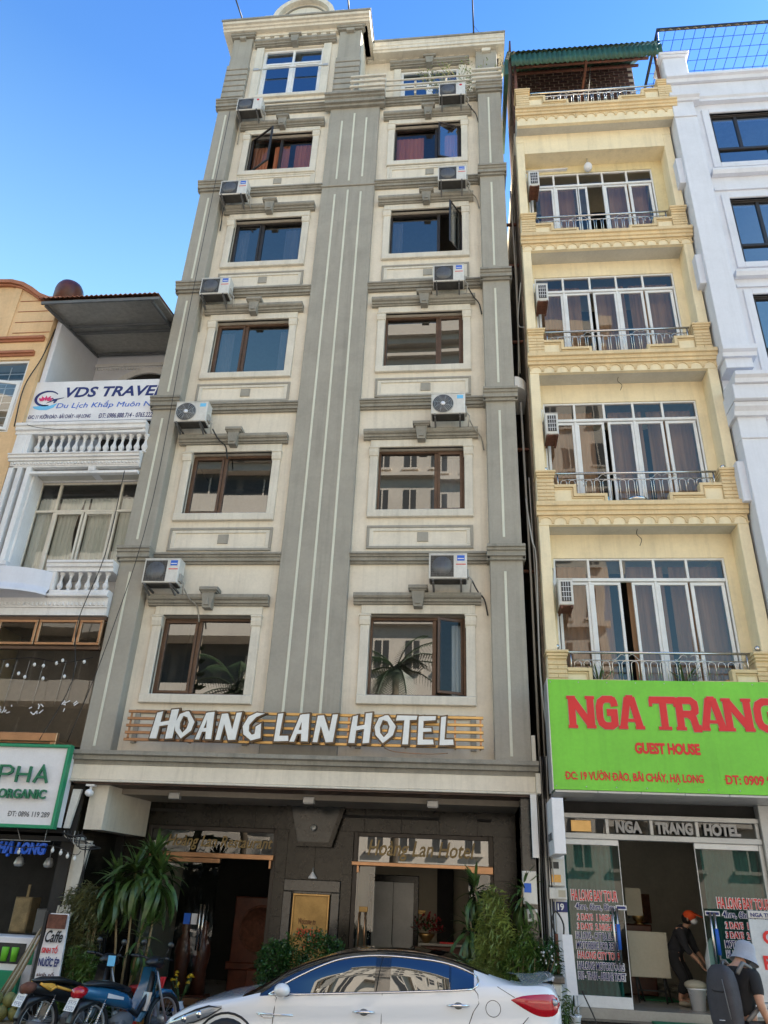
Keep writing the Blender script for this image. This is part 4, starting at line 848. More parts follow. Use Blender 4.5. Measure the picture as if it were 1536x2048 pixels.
# slab letters
GL = {'N': [[(.16, 0), (.16, 1)], [(.16, .96), (.84, .04)], [(.84, 0), (.84, 1)], [(0, .03), (.34, .03), 's'], [(-.02, .97), (.3, .97), 's'], [(.66, .97), (1, .97), 's'], [(.66, .03), (1.0, .03), 's']],
 'G': [[(.9, .7), (.86, .85), (.74, .93), (.4, .93), (.22, .84), (.15, .68), (.15, .32), (.22, .16), (.4, .07), (.7, .07), (.85, .14), (.85, .5), (.5, .5)], [(.88, .72), (.88, 1), 's']],
 'A': [[(.14, 0), (.42, 1)], [(.86, 0), (.58, 1)], [(.25, .26), (.75, .26), 's'], [(.35, .96), (.65, .96)], [(-.05, .03), (.34, .03), 's'], [(.66, .03), (1.05, .03), 's']],
 'T': [[(.5, 0), (.5, .95)], [(.02, .93), (.98, .93)], [(.05, .72), (.05, .97), 's'], [(.95, .72), (.95, .97), 's'], [(.26, .03), (.74, .03), 's']],
 'R': [[(.2, 0), (.2, 1)], [(.2, .93), (.68, .93), (.82, .84), (.84, .7), (.82, .58), (.68, .49), (.2, .49)], [(.55, .49), (.72, .36), (.8, .04), (1.0, .04)], [(.0, .03), (.4, .03), 's'], [(.0, .97), (.3, .97), 's']]}
for ch, a, c in (('N', 300, 470), ('G', 478, 605), ('A', 615, 758), ('T', 806, 970), ('R', 955, 1105), ('A', 1105, 1255), ('N', 1245, 1420), ('G', 1425, 1590)):
    fx = lambda p: 1.50+(p-300)/(1530-300)*(4.40-1.50)
    x0, x1 = fx(a), fx(c); z0, z1 = 4.205, 4.66; b, e = MB(), MB()
    for k, st in enumerate(GL[ch]):
        sl = st[-1] == 's'; pts = [(x0+(x1-x0)*u, z0+(z1-z0)*v) for u, v in (st[:-1] if sl else st)]
        b.stroke(pts, .045 if sl else .10 if ch != 'G' else .10, -.966-k*.0008, -.953); e.stroke(pts, .058 if sl else .115, -.958-k*.0004, -.9505)
    o = b.build('letter', M['red'], LB); e.build('letter_edge', M['beige'], o, loc=(0, 0, 0))
text('lettering', 'GUEST HOUSE', 2.42, 3.33, 3.85, 4.01, -.952, M['red'], LB, .005, .05)
text('lettering', 'ĐC: 19 VƯỜN ĐÀO, BÃI CHÁY, HẠ LONG', 1.41, 3.32, 3.44, 3.61, -.952, M['red'], LB, .005, .03)
text('lettering', 'ĐT: 0909 917 319', 3.62, 4.62, 3.46, 3.59, -.952, M['red'], LB, .005, .03)
# ground floor
MB().bbox(1.13, 1.42, -.05, .3, .15, 3.3, .008).build('pillar', M['sheet'], N); MB().bbox(4.30, 4.9, -.05, .3, .15, 3.3, .008).build('pillar', M['alum'], N)
MB().box(1.42, 4.3, .0, 6, .40, .62).build('shop_floor', M['tilem'], N); MB().bbox(1.2, 4.9, -.28, .0, .15, .50, .012).build('step', M['granite'], N); MB().bbox(1.2, 4.9, -.58, -.28, .15, .34, .012).build('step', M['pave'], N)
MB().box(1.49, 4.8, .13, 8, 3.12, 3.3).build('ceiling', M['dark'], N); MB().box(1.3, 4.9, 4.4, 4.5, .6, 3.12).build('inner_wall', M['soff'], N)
MB().box(1.3, 1.42, .31, 4.4, .4, 3.12).box(4.75, 4.88, .31, 4.4, .4, 3.12).build('inner_wall', M['soff'], N)
sf = MB(); sf.bbox(1.42, 4.3, .02, .10, 3.05, 3.12, .006).bbox(1.42, 4.3, .0, .12, 2.76, 2.84, .006)
for x in (1.42, 2.07, 2.72, 3.38, 4.24): sf.bbox(x, x+.05, .03, .11, 2.841, 3.049, .005)
sf.bbox(4.24, 4.3, .03, .11, .62, 2.759, .006); sf = sf.build('shopfront', M['alum'], N)
for a, c in ((1.47, 2.07), (2.12, 2.72), (2.77, 3.38), (3.43, 4.24)): pane(sf, a, c, 2.842, 3.048, .085, M['glassn'])
for wd, a, c in (('NGA', 2.22, 2.60), ('TRANG', 2.80, 3.34), ('HOTEL', 3.50, 4.02)): text('lettering', wd, a, c, 2.86, 3.03, .05, M['glit'], sf, .03, .05)
MB().bbox(1.56, 1.86, .04, .06, 2.86, 3.02, .004).build('gold_plate', M['gold'], sf, loc=(0, 0, 0))
for nm, a, c in (('l', 1.45, 2.24), ('r', 3.33, 4.24)):
    d = MB(); d.bbox(a, c, .04, .08, 2.68, 2.759, .005).bbox(a, c, .04, .08, .62, .76, .006).box(c-.008 if nm == 'l' else a, c if nm == 'l' else a+.008, .05, .07, .76, 2.68); d = d.build('glass_door', M['whitefr'], sf, loc=(0, 0, 0)); 
    pane2 = MB().add([(a+.01, .06, .76), (c-.01, .061, .76), (c-.01, .062, 2.68), (a+.01, .061, 2.68)], [(0, 1, 2, 3)]).build('door_pane', M['glassg'], sf, loc=(0, 0, 0))
    hx = (c-.12 if nm == 'l' else a+.14)
    MB().tube([(hx, .0, 1.15), (hx, .0, 1.85)], .02).tube([(hx-.06, .0, 1.15), (hx-.06, .0, 1.85)], .02).build('door_handle', M['steel'], sf, loc=(0, 0, 0)); MB().tube([(hx, .0, 1.33), (hx, .0, 1.65)], .027).build('handle_sleeve', M['blue'], sf, loc=(0, 0, 0))
curtain(sf, 1.44, 2.16, .72, 2.68, .22, M['teal'], 9, .02); curtain(sf, 3.45, 4.25, .72, 2.68, .22, M['teal'], 9, .02)
LN = [('HA LONG BAY TOUR', 'r', 1.50, 2.15, 1.93, 2.07), ('4hrs, 6hrs, 8hrs', 'n', 1.55, 2.10, 1.80, 1.90), ('2 DAYS  1 NIGHT', 'r', 1.57, 2.08, 1.68, 1.76), ('3 DAYS  2 NIGHTS', 'r', 1.56, 2.10, 1.56, 1.64), ('HA LONG - CAT BA ISLAND', 'n', 1.53, 2.13, 1.44, 1.53), ('MOTORBIKE FOR RENT', 'n', 1.53, 2.11, 1.32, 1.41), ('HALONG CITY TOUR', 'r', 1.54, 2.12, 1.20, 1.29), ('HALONG MOTORTOURS', 'n', 1.53, 2.16, 1.07, 1.16), ('BUS - TRAIN - AIRLINE TICKET', 'n', 1.53, 2.17, .95, 1.04)]
for (s, cc, a, c, z0, z1) in LN:
    text('window_lettering', s, a, c, z0, z1, .045, M['red'] if cc == 'r' else M['navy'], sf, .003, .01); text('window_lettering', s, a-.012, c+.012, z0-.008, z1+.008, .052, M['sheet'], sf, .003, .075)
for (s, cc, a, c, z0, z1) in LN[:4]+[LN[5], LN[4]]:
    d = 2.05-.0; z = (z0, z1) if s not in (LN[4][0], LN[5][0]) else ((1.44, 1.53) if s == LN[5][0] else (1.32, 1.41)); dz = -.02
    text('window_lettering', s, a+d, c+d+.06, z[0]+dz, z[1]+dz, .045, M['red'] if cc == 'r' else M['navy'], sf, .003, .01); text('window_lettering', s, a+d-.012, c+d+.072, z[0]+dz-.008, z[1]+dz+.008, .052, M['sheet'], sf, .003, .075)
for a, c, z in ((2.12, 2.27, 1.86), (3.36, 3.56, 1.84)): MB().box(a, c, .047, .053, z-.03, z+.03).build('line_mark', M['sheet'], sf, loc=(0, 0, 0)); MB().box(a+.012, c-.012, .043, .0465, z-.017, z+.017).build('line_mark', M['navy'], sf, loc=(0, 0, 0))
tag(MB().box(1.75, 2.1, .30, .31, 1.35, 1.8).build('wall_map', M['ltblue']), 'pale blue map hanging behind the left shop glass', 'map')
# interior things
es = thing('easel_board', 'beige display board on dark trestle legs inside the guest house doorway', 'board', (2.55, 1.0, .62))
MB().bbox(2.40, 2.98, .9, .94, .95, 1.55, .01).build('board', M['beige'], es)
b = MB()
for x in (2.5, 2.9): b.tube([(x, .98, .62), (x-.02, .96, 1.0)], .015).tube([(x, .98, .98), (x+.12, 1.2, .62)], .015)
b.tube([(2.5, .98, .78), (2.9, .98, .78)], .012); b.build('legs', M['wire'], es)
ds = thing('reception_desk', 'dark wooden reception desk with an ornament inside the yellow guest house', 'desk', (2.7, 2.2, .62))
MB().bbox(2.2, 3.0, 2.0, 2.6, .62, 1.62, .02).build('body', M['wood'], ds); 
tag(MB().ball((2.82, 2.1, 1.74), .1, sq=(1, .7, 1)).lathe([(.09, 1.62), (.03, 1.66)], (2.82, 2.1, 0)).build('ornament', M['gold']), 'gilt ornament standing on the dark reception desk', 'ornament')
st = thing('staircase', 'staircase with pale stringer rising at the back of the guest house shop', 'stairs', (2.4, 3.5, .62))
for k in range(9): MB().bbox(2.2+k*.0, 2.9, 3.0+k*.2, 3.2+k*.2, .62+k*.17, .79+k*.17, .01).build('tread', M['granite'], st)
MB().tube([(2.25, 2.95, 2.6), (2.9, 3.3, 1.7)], .025).tube([(2.6, 2.95, 3.1), (2.6, 2.95, 2.3)], .02).build('handrail', M['alum'], st)
tag(MB().box(2.55, 2.8, 1.6, 1.61, 1.75, 2.15).build('notice_board', M['beige']), 'pale framed notice on the wall inside the guest house', 'notice')
tag(MB().box(3.3, 3.5, 4.35, 4.39, 1.6, 2.1).build('wall_hanging', M['rust']), 'dark red hanging on the back wall inside the guest house', 'panel')
tag(MB().bbox(2.65, 3.15, 1.3, 1.8, .621, .64, .01).build('inside_mat', M['gmat']), 'dark green mat on the tile floor inside the guest house door', 'mat')
tag(MB().bbox(2.45, 4.2, -.26, -.02, .501, .515, .005).build('door_mat', M['gmat']), 'long green mat lying on the guest house step', 'mat')
# ================================================================ white building at the right
Wb = thing('white_building', 'new white house with large blue glazed windows at the right edge', 'building', (8, 0, 0))
hs = [(5.76, 8.9, 16.75, 18.45), (5.76, 8.9, 13.75, 15.62), (5.76, 8.9, 11.0, 12.88), (5.76, 8.9, 7.6, 9.5)]
holed(5.4, 9.6, 3.3, 19.6, -.45, -.2, hs, 'wall', M['whr'], Wb)
MB().box(4.95, 5.15, -.2, 10, 0, 19.6).box(5.15, 9.6, 9.8, 10, 0, 19.6).build('side_wall', M['whr'], Wb)
MB().bbox(4.93, 5.42, -.6, -.2, 10.98, 18.9, .01).bbox(4.93, 5.42, -.6, -.2, 2, 10.2, .01).build('pilaster', M['whr'], Wb)
MB().box(5.15, 9.6, 1.2, 1.3, 3, 19.6).build('inner_wall', M['room'], Wb)
MB().box(5.15, 9.6, -.19, 9.8, 19.4, 19.6).build('roof', M['conc'], Wb)
b = MB(); b.profx([(-.2, 19.45), (-.62, 19.45), (-.64, 19.55), (-.70, 19.57), (-.70, 19.66), (-.2, 19.68)], 4.9, 9.7).profx([(-.2, 18.78), (-.56, 18.78), (-.56, 18.86), (-.60, 18.9), (-.2, 18.92)], 5.56, 9.7).bbox(4.93, 9.6, -.55, -.2, 18.92, 19.449, .01); b.build('cornice', M['whr'], Wb)
MB().profx([(-.2, 18.74), (-.64, 18.74), (-.66, 18.80), (-.72, 18.84), (-.72, 18.94), (-.2, 18.95)], 4.88, 5.55).build('capital', M['whr'], Wb); MB().bbox(4.925, 5.43, -.63, -.3, 18.2, 18.23, .006).build('fillet', M['whr'], Wb)
MB().bbox(4.93, 5.48, -.58, -.1, 19.68, 20.45, .015).bbox(4.88, 5.53, -.63, -.05, 20.45, 20.52, .015).bbox(4.85, 5.56, -.66, -.02, 20.52, 20.6, .015).build('roof_pier', M['whr'], Wb)
for z in (16.42, 13.42): MB().profx([(-.4, z-.12), (-.56, z-.12), (-.6, z-.04), (-.6, z+.02), (-.4, z+.03)], 5.5, 9.7).build('sill_band', M['whr'], Wb)
for z in (15.92, 13.12): MB().profx([(-.4, z-.05), (-.49, z-.05), (-.49, z+.02), (-.4, z+.03)], 5.5, 9.7).build('string_course', M['whr'], Wb)
MB().profx([(-.2, 11.2), (-.66, 11.2), (-.68, 11.28), (-.74, 11.32), (-.74, 11.42), (-.2, 11.44)], 4.88, 5.5).build('capital', M['whr'], Wb)
MB().profx([(-.2, 10.42), (-.90, 10.42), (-.92, 10.5), (-.98, 10.54), (-.98, 10.62), (-.2, 10.64)], 4.90, 9.7).bbox(4.86, 9.7, -.85, -.2, 10.1, 10.419, .01).build('balcony_band', M['whr'], Wb)
MB().profx([(-.2, 9.86), (-.66, 9.86), (-.68, 9.94), (-.76, 10.0), (-.76, 10.09), (-.2, 10.099)], 4.87, 5.5).build('capital', M['whr'], Wb); MB().bbox(4.925, 5.43, -.63, -.3, 9.4, 9.43, .006).build('fillet', M['whr'], Wb)
for z in (16.15, 13.2, 8.2): MB().bbox(4.80, 4.94, -.5, -.2, z, z+.8, .01).build('bracket', M['whr'], Wb)
for (x0, x1, z0, z1) in hs:
    b = MB(); b.bbox(x0-.16, x0, -.49, -.4, z0-.15, z1+.12, .01).bbox(x0, x1, -.49, -.4, z0-.15, z0, .01).bbox(x0, x1, -.49, -.4, z1, z1+.12, .01); b.build('architrave', M['whr'], Wb)
    zm = z0+.55; b = MB(); frame_rect(b, x0, x1, z0, z1, -.40, -.32, .07); b.bbox(x0+.07, x1-.07, -.40, -.32, zm-.035, zm+.035, .006)
    for x in (x0+.55, x0+1.9): b.bbox(x, x+.07, -.395, -.32, zm+.036, z1-.071, .006)
    b.bbox(x0+1.12, x0+1.18, -.395, -.32, z0+.071, zm-.036, .006); w = b.build('window', M['darkfr'], Wb)
    for q in ((x0+.07, x0+.55, zm+.035, z1-.07), (x0+.62, x0+1.9, zm+.035, z1-.07), (x0+1.97, x1-.07, zm+.035, z1-.07), (x0+.07, x0+1.12, z0+.07, zm-.035), (x0+1.18, x1-.07, z0+.07, zm-.035)): pane(w, *q, -.36, M['glassb'])
# wire pergola on its roof
wp = thing('wire_pergola', 'blue wire mesh pergola on the white building roof', 'pergola', (7, 0, 21.5))
b = MB().box(4.9, 9.5, -.68, -.62, 21.47, 21.53).box(4.9, 4.96, -.62, 1.2, 21.47, 21.53).box(5.5, 9.5, .62, .68, 21.45, 21.51); b.build('frame', M['wire'], wp)
for k in range(18): MB().tube([(5.13+k*.245, -.64, 21.5), (5.13+k*.245, 2.2, 21.5)], .011, 4, smooth=False).build('wire', M['blue'], wp)
for k in range(9): MB().tube([(4.93, -.36+k*.285, 21.515), (9.5, -.36+k*.285, 21.515)], .011, 4, smooth=False).build('wire', M['blue'], wp)
b = MB()
for k in range(22): b.tube([(4.98+k*.2, -.66, 21.46), (5.02+k*.2, -.70, 21.42), (5.08+k*.2, -.66, 21.45)], .012, 4)
b.build('vine_twigs', M['stem'], wp, kind='stuff')
b = MB(); b.tube([(4.95, -.3, 20.6), (4.93, -.62, 21.47)], .02).tube([(5.5, .65, 19.6), (5.5, .65, 21.45)], .025).tube([(9.4, -.3, 19.6), (9.4, -.62, 21.47)], .02); b.build('post', M['blue'], wp)
tag(MB().box(5.5, 9.6, 2.4, 2.5, 19.6, 22.3).build('roof_parapet', M['sheet']), 'pale low wall behind the wire pergola on the white roof', 'wall')
# ================================================================ the gap between hotel and guest house
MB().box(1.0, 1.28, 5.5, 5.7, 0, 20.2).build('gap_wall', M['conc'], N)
tag(MB().prismz([(1.02, .3)]+[(1.02+.30*math.cos(t), .45-.55*math.sin(t)) for t in [PI/2-PI/2*i/8 for i in range(9)]]+[(1.32-.02, .9), (1.02, .9)], 11.05, 11.3).build('rounded_ledge', M['whs']), 'rounded white concrete ledge filling the gap beside the hotel', 'ledge')
for i, (x, y, z0, z1, r) in enumerate(((1.14, .1, 3, 10.8, .022), (1.16, .2, 11.6, 17.0, .02), (1.21, .0, 3, 9, .012))): tag(MB().tube([(x, y, z0), (x+.02, y, (z0+z1)/2), (x, y, z1)], r, 6).build('waste_pipe', M['gwire']), ['grey pipe in the lower part of the gap between hotel and yellow house', 'grey pipe in the upper part of the gap between hotel and yellow house', 'thin grey pipe low in the gap between hotel and yellow house'][i], 'pipe')
for i, z in enumerate((9.8, 14.7, 16.0, 12.5, 7.2)): tag(MB().box(1.0, 1.28, .3, .36, z, z+.05).build('cross_bar', M['rust']), 'dark cross bar number fixed across the gap, %s' % ['below the rounded ledge', 'third from the top', 'topmost', 'just above the rounded ledge', 'lowest'][i], 'bar')
cable([(1.12, -.1, 8.5), (1.18, -.25, 7.6), (1.24, -.2, 7.2), (1.2, -.22, 5.2), (1.28, -.3, 4.0)], .014, M['gwire'], 'white cable looping down the gap beside the hotel above the lime banner')
cable([(1.24, -.2, 13.7), (1.15, -.1, 12.7), (1.25, -.28, 12.4)], .01, M['gwire'], 'thin pale cable in the gap reaching the third balcony pier')
for k in range(7): cable([(1.04+k*.03, -.12-.02*k, 3.9), (1.06+k*.025, -.2, 2.9), (1.03+k*.035, -.15, 2.0), (1.05+k*.03, -.12, .6)], .011, M['wire'] if k % 3 else M['gwire'], 'black or grey cable of the bundle running down between the two ground floors', 'cable'); COL.objects[-1]['group'] = 'cables bundled between the two ground floors'
b = MB(); cable([(1.27, .6, 17.6), (1.2, .2, 14.0), (1.12, .1, 11.4)], .009, M['gwire'], 'pale cable running down the upper part of the gap beside the yellow house')
# lit strip and light box between the shops
tag(MB().bbox(.93, 1.02, -.46, -.40, 2.45, 3.31, .004).box(.955, .96, -.463, -.4605, 2.47, 3.29).box(.99, .995, -.463, -.4605, 2.47, 3.29).bbox(.96, .99, -.39, .5, 2.5, 3.28, .004).build('projecting_sign', M['whitefr']), 'narrow white edge of the projecting sign under the right end of the hotel canopy', 'sign')
lb = thing('light_box', 'white projecting light box sign with faded print beside the guest house door', 'sign', (1.25, -1.0, 2.5))
MB().bbox(1.17, 1.33, -1.12, -.1, 2.48, 3.2, .008).build('box', M['sheet'], lb); text('faded_print', 'HOTEL', -.7, -.2, 2.66, 2.76, 0, M['greyw'], lb)
lb.children[-1].rotation_euler = (0, 0, -PI/2); lb.children[-1].location = Vector((1.1655, -1.2, 0))-Vector(lb.location)
mb = thing('electric_meter_box', 'beige electric meter box with orange sticker on the pillar left of the guest house door', 'meter box', (1.28, -.12, 1.95))
MB().bbox(1.15, 1.40, -.16, -.05, 2.10, 2.46, .012).bbox(1.16, 1.41, -.19, -.05, 1.93, 2.08, .012).build('case', M['acw'], mb); MB().box(1.21, 1.32, -.165, -.161, 2.33, 2.42).build('meter_window', M['acg'], mb); MB().box(1.205, 1.34, -.165, -.161, 2.15, 2.25).build('sticker', M['plast'], mb); MB().box(1.29, 1.39, -.195, -.191, 1.96, 2.05).build('cover', M['beige'], mb)
mb = thing('number_plate', 'dark blue house number plate 19 on the pillar', 'sign', (1.3, -.06, 1.8)); MB().bbox(1.22, 1.42, -.065, -.05, 1.77, 1.90, .003).build('plate', M['navy'], mb); text('number', '19', 1.28, 1.37, 1.79, 1.88, -.066, M['white'], mb, .003, .03)
mb = thing('electric_meter_box', 'white electric meter box half hidden by plants at the right edge of the hotel', 'meter box', (.92, -.25, 1.9))
MB().bbox(.78, .98, -.28, -.18, 1.85, 2.28, .012).bbox(.82, .97, -.3, -.18, 1.63, 1.79, .012).build('case', M['acw'], mb); MB().box(.8, .9, -.284, -.281, 2.0, 2.12).build('sticker', M['blue'], mb); MB().box(.85, .92, -.304, -.301, 1.68, 1.73).build('window', M['acg'], mb)
cable([(1.2, -.3, 1.5), (1.16, -.35, 1.65), (1.22, -.35, 1.78), (1.32, -.33, 1.62), (1.3, -.3, 1.4)], .012, M['wire'], 'black cable loop beside the house number plate')
# ================================================================ white house left of the hotel
V = thing('white_tube_house', 'white narrow house with balustrades between the orange house and the hotel', 'building', (-7.8, 0, 0))
def baluster(h, r):
    b = MB().lathe([(r*.9, 0), (r*.9, .05*h), (r*.55, .09*h), (r*.55, .14*h), (r*.8, .18*h), (r, .26*h), (r*.95, .34*h), (r*.5, .5*h), (r*.38, .62*h), (r*.38, .72*h), (r*.62, .76*h), (r*.4, .80*h), (r*.62, .86*h), (r*.9, .92*h), (r*.9, h)], n=10)
    me = bpy.data.meshes.new('baluster'); me.from_pydata(b.v, [], b.f); me.polygons.foreach_set('use_smooth', b.sm); me.materials.append(M['whs']); return me
# upper balustrade under the sign
MB().profx([(-.1, 9.99), (-.36, 9.99), (-.36, 10.06), (-.40, 10.08), (-.40, 10.15), (-.43, 10.17), (-.43, 10.23), (-.1, 10.24)], -9.16, -6.38).build('handrail', M['whs'], V)
MB().bbox(-9.12, -8.80, -.36, -.05, 9.45, 9.99, .012).build('pier', M['whs'], V); MB().bbox(-9.05, -8.87, -.375, -.35, 9.52, 9.93, .008).build('carved_panel', M['whs'], V)
me = baluster(.42, .062)
for k in range(15): inst('baluster', me, V, (-8.66+k*.163, -.25, 9.565))
MB().bbox(-8.80, -6.38, -.34, -.1, 9.50, 9.565, .012).build('base_rail', M['whs'], V)
MB().profx([(.1, 9.36), (-.36, 9.36), (-.36, 9.41), (-.40, 9.42), (-.40, 9.47), (-.43, 9.48), (-.43, 9.50), (.1, 9.50)], -9.14, -6.38).build('cornice', M['whs'], V)
MB().box(-9.1, -6.38, -.32, .1, 9.26, 9.36).build('frieze', M['whs'], V)
b = MB()
for k in range(38): b.bbox(-9.08+k*.071, -9.04+k*.071, -.35, -.31, 9.285, 9.33, .006)
b.build('dentil_row', M['whs'], V, kind='stuff')
# open frame with fins
b = MB().bbox(-8.66, -6.38, -.32, -.22, 9.07, 9.13, .008).bbox(-9.02, -6.38, -.31, .1, 9.225, 9.259, .006).bbox(-7.42, -7.28, -.32, .1, 9.131, 9.224, .006)
b.build('lintel', M['whs'], V)
for x in (-9.10, -8.91, -8.72): MB().bbox(x, x+.10, -.33, .1, 7.0, 9.224, .01).build('fin', M['whs'], V)
MB().box(-8.62, -6.38, -.2, .1, 9.14, 9.2).box(-9.1, -8.62, .0, .1, 6.6, 9.2).build('soffit', M['soff'], V)
holed(-9.1, -6.38, 6.5, 9.26, .1, .22, [(-8.60, -6.40, 7.0, 9.11)], 'wall', M['whs'], V)
# curtained window
x0, x1, zb, zt, tr = -8.60, -6.40, 7.02, 9.10, 8.45
b = MB(); frame_rect(b, x0, x1, zb, zt, .12, .18, .035); b.bbox(x0+.035, x1-.035, .11, .18, tr-.025, tr+.025, .006)
for x, lo in ((-8.16, zb), (-6.86, zb)): b.bbox(x-.025, x+.025, .12, .18, zb+.036, tr-.026, .005).bbox(x-.025, x+.025, .12, .18, tr+.026, zt-.036, .005)
vw = b.build('window', M['trimc'], V); MB().box(-8.621, -8.575, -.21, .119, 6.99, 9.131).build('jamb', M['whs'], V)
for a, c in ((-8.13, -7.53), (-7.50, -6.89)): 
    b = MB(); frame_rect(b, a, c, zb+.036, tr-.03, .10, .15, .045); b.build('sash', M['trimc'], vw, loc=(0, 0, 0)); pane(vw, a+.045, c-.045, zb+.08, tr-.075, .125, M['glassn'])
pane(vw, x0+.035, -8.185, zb+.036, tr-.026, .15, M['glassn']); pane(vw, -6.835, x1-.035, zb+.036, tr-.026, .15, M['glassn'])
for a, c in ((x0+.035, -8.185), (-8.135, -6.885), (-6.835, x1-.035)): pane(vw, a, c, tr+.026, zt-.036, .15, M['glassn'])
for a, c, n, p in ((-8.58, -8.18, 5, None), (-8.12, -7.62, 6, -8.1), (-7.62, -7.52, 2, None), (-7.48, -6.92, 6, None), (-6.84, -6.42, 4, None)): curtain(vw, a, c, zb, 8.78, .225, M['cwhite'], n, .03, p)
MB().tube([(-8.6, .24, 8.80), (-6.4, .24, 8.80)], .01).build('curtain_rail', M['alum'], vw, loc=(0, 0, 0))
MB().box(-9.1, -6.38, 1.6, 1.7, 3, 9.3).box(-9.1, -6.38, .24, 1.6, 9.15, 9.3).box(-9.1, -6.38, .24, 1.6, 6.3, 6.9).build('inner_wall', M['room'], V)
# lower balcony: rounded apron and balusters
MB().profx([(.1, 6.93), (-.42, 6.93), (-.42, 7.0), (-.46, 7.02), (-.46, 7.08), (-.49, 7.09), (-.49, 7.13), (.1, 7.13)], -7.66, -6.38).build('handrail', M['whs'], V)
MB().profx([(-.1, 6.93), (-.48, 6.93), (-.5, 7.0), (-.54, 7.03), (-.54, 7.1), (-.1, 7.11)], -9.3, -8.42).build('handrail', M['whs'], V)
me = baluster(.36, .055)
for k in range(6): inst('baluster', me, V, (-7.38+k*.175, -.33, 6.57))
b = MB(); vs = []; n = 16; prof = [(.0, 6.9), (0, 6.62), (.0, 6.56), (.03, 6.55), (.03, 6.51), (.06, 6.5), (.06, 6.44)]
def bow(t): x = -9.3+t*1.78; s = .35*math.sin(PI*min(1, max(0, (t))))**.6; return x, -.42-s
for (o, z) in prof:
    for i in range(n+1): x, y = bow(i/n); vs.append((x, y-o, z))
b.add(vs, [(j*(n+1)+i, j*(n+1)+i+1, (j+1)*(n+1)+i+1, (j+1)*(n+1)+i) for j in range(len(prof)-1) for i in range(n)], True)
vs = [(bow(i/n)[0], bow(i/n)[1], 6.9) for i in range(n+1)]+[(bow(i/n)[0], .1, 6.9) for i in range(n+1)]; b.add(vs, [(i, i+1, n+2+i, n+1+i) for i in range(n)])
vs = [(bow(i/n)[0], bow(i/n)[1]-.06, 6.44) for i in range(n+1)]+[(bow(i/n)[0], .1, 6.44) for i in range(n+1)]; b.add(vs, [(i, i+1, n+2+i, n+1+i) for i in range(n)]); b.build('bowed_apron', M['whr'], V)
MB().bbox(-7.52, -6.38, -.42, .1, 6.50, 6.57, .01).bbox(-7.56, -6.38, -.45, .1, 6.44, 6.499, .01).build('base_rail', M['whs'], V); MB().bbox(-7.60, -7.46, -.42, -.2, 6.571, 6.929, .01).build('pier', M['whs'], V)
MB().box(-9.3, -6.38, -.36, .1, 6.26, 6.44).box(-9.3, -6.38, -.33, .1, 6.12, 6.259).build('frieze', M['whs'], V)
b = MB()
for k in range(34): b.bbox(-9.28+k*.085, -9.23+k*.085, -.385, -.35, 6.29, 6.35, .008)
b.build('dentil_row', M['whs'], V, kind='stuff')
# timber windows and dark glass
MB().bbox(-9.3, -6.38, -.30, -.2, 6.04, 6.10, .006).bbox(-9.3, -6.38, -.30, -.2, 5.50, 5.56, .006).build('timber_rail', M['bronze'], V)
for k in range(4):
    a = -9.12+k*.765-.0; c = min(a+.74, -6.39)
    b = MB(); frame_rect(b, a, c, 5.57, 6.03, -.34, -.29, .05); w = b.build('timber_window', M['copper'], V); pane(w, a+.05, c-.05, 5.62, 5.98, -.31, M['glassn'])
for a, c in ((-9.3, -8.2), (-8.195, -7.2), (-7.195, -6.38)): MB().add([(a, -.25, 3.9), (c, -.25, 3.9), (c, -.25, 5.49), (a, -.25, 5.49)], [(0, 1, 2, 3)]).build('pane', M['glassn'], V)
for i, x in enumerate((-8.1, -7.86, -7.35, -6.95, -7.62, -6.75)):
    for k in range(1): tag(MB().tube([(x, -.27, 5.3), (x-.03, -.27, 4.55)], .0035, 4).build('hanging_cord', M['gwire']), 'thin white cord hanging against the dark upper glass of the left cafe', 'cord', 'white cords hanging in the dark cafe glass')
for i, (x, z) in enumerate(((-8.0, 5.2), (-7.75, 5.06), (-7.5, 5.22), (-7.33, 5.2), (-7.1, 5.25), (-6.9, 5.02), (-7.0, 5.3), (-7.62, 5.0), (-6.6, 5.28), (-7.28, 4.98))):
    tag(MB().ball((x, -.30, z), .027, 8, 6, (1, 1, 1.3)).build('string_bulb', M['lampw']), 'small white bulb hanging in front of the dark upper glass of the left cafe', 'bulb', 'bulbs along the dark upper cafe glass')
for i, (x, z) in enumerate(((-7.85, 4.45), (-7.3, 4.42), (-6.75, 4.5))):
    b = MB(); 
    for k in range(9): u = x+random.uniform(-.13, .13); v = z+random.uniform(-.08, .1); b.stroke([(u, v), (u+random.uniform(-.07, .07), v+random.uniform(.02, .07))], .014, -.262-.001*k, -.255)
    tag(b.build('painted_motif', M['sheet']), ['left', 'middle', 'right'][i]+' white painted motif on the dark cafe glass', 'decal')
MB().bbox(-9.3, -6.62, -.6, -.52, 3.88, 4.02, .01).bbox(-6.72, -6.62, -.6, -.52, 3.83, 3.879, .01).box(-9.3, -6.62, -.52, -.26, 3.86, 3.9).build('timber_sill', M['copper'], V)
MB().box(-9.3, -6.38, .0, .1, 3.3, 3.9).box(-9.3, -6.38, -.2, 1.4, 2.55, 2.7).build('lintel_wall', M['dark'], V)
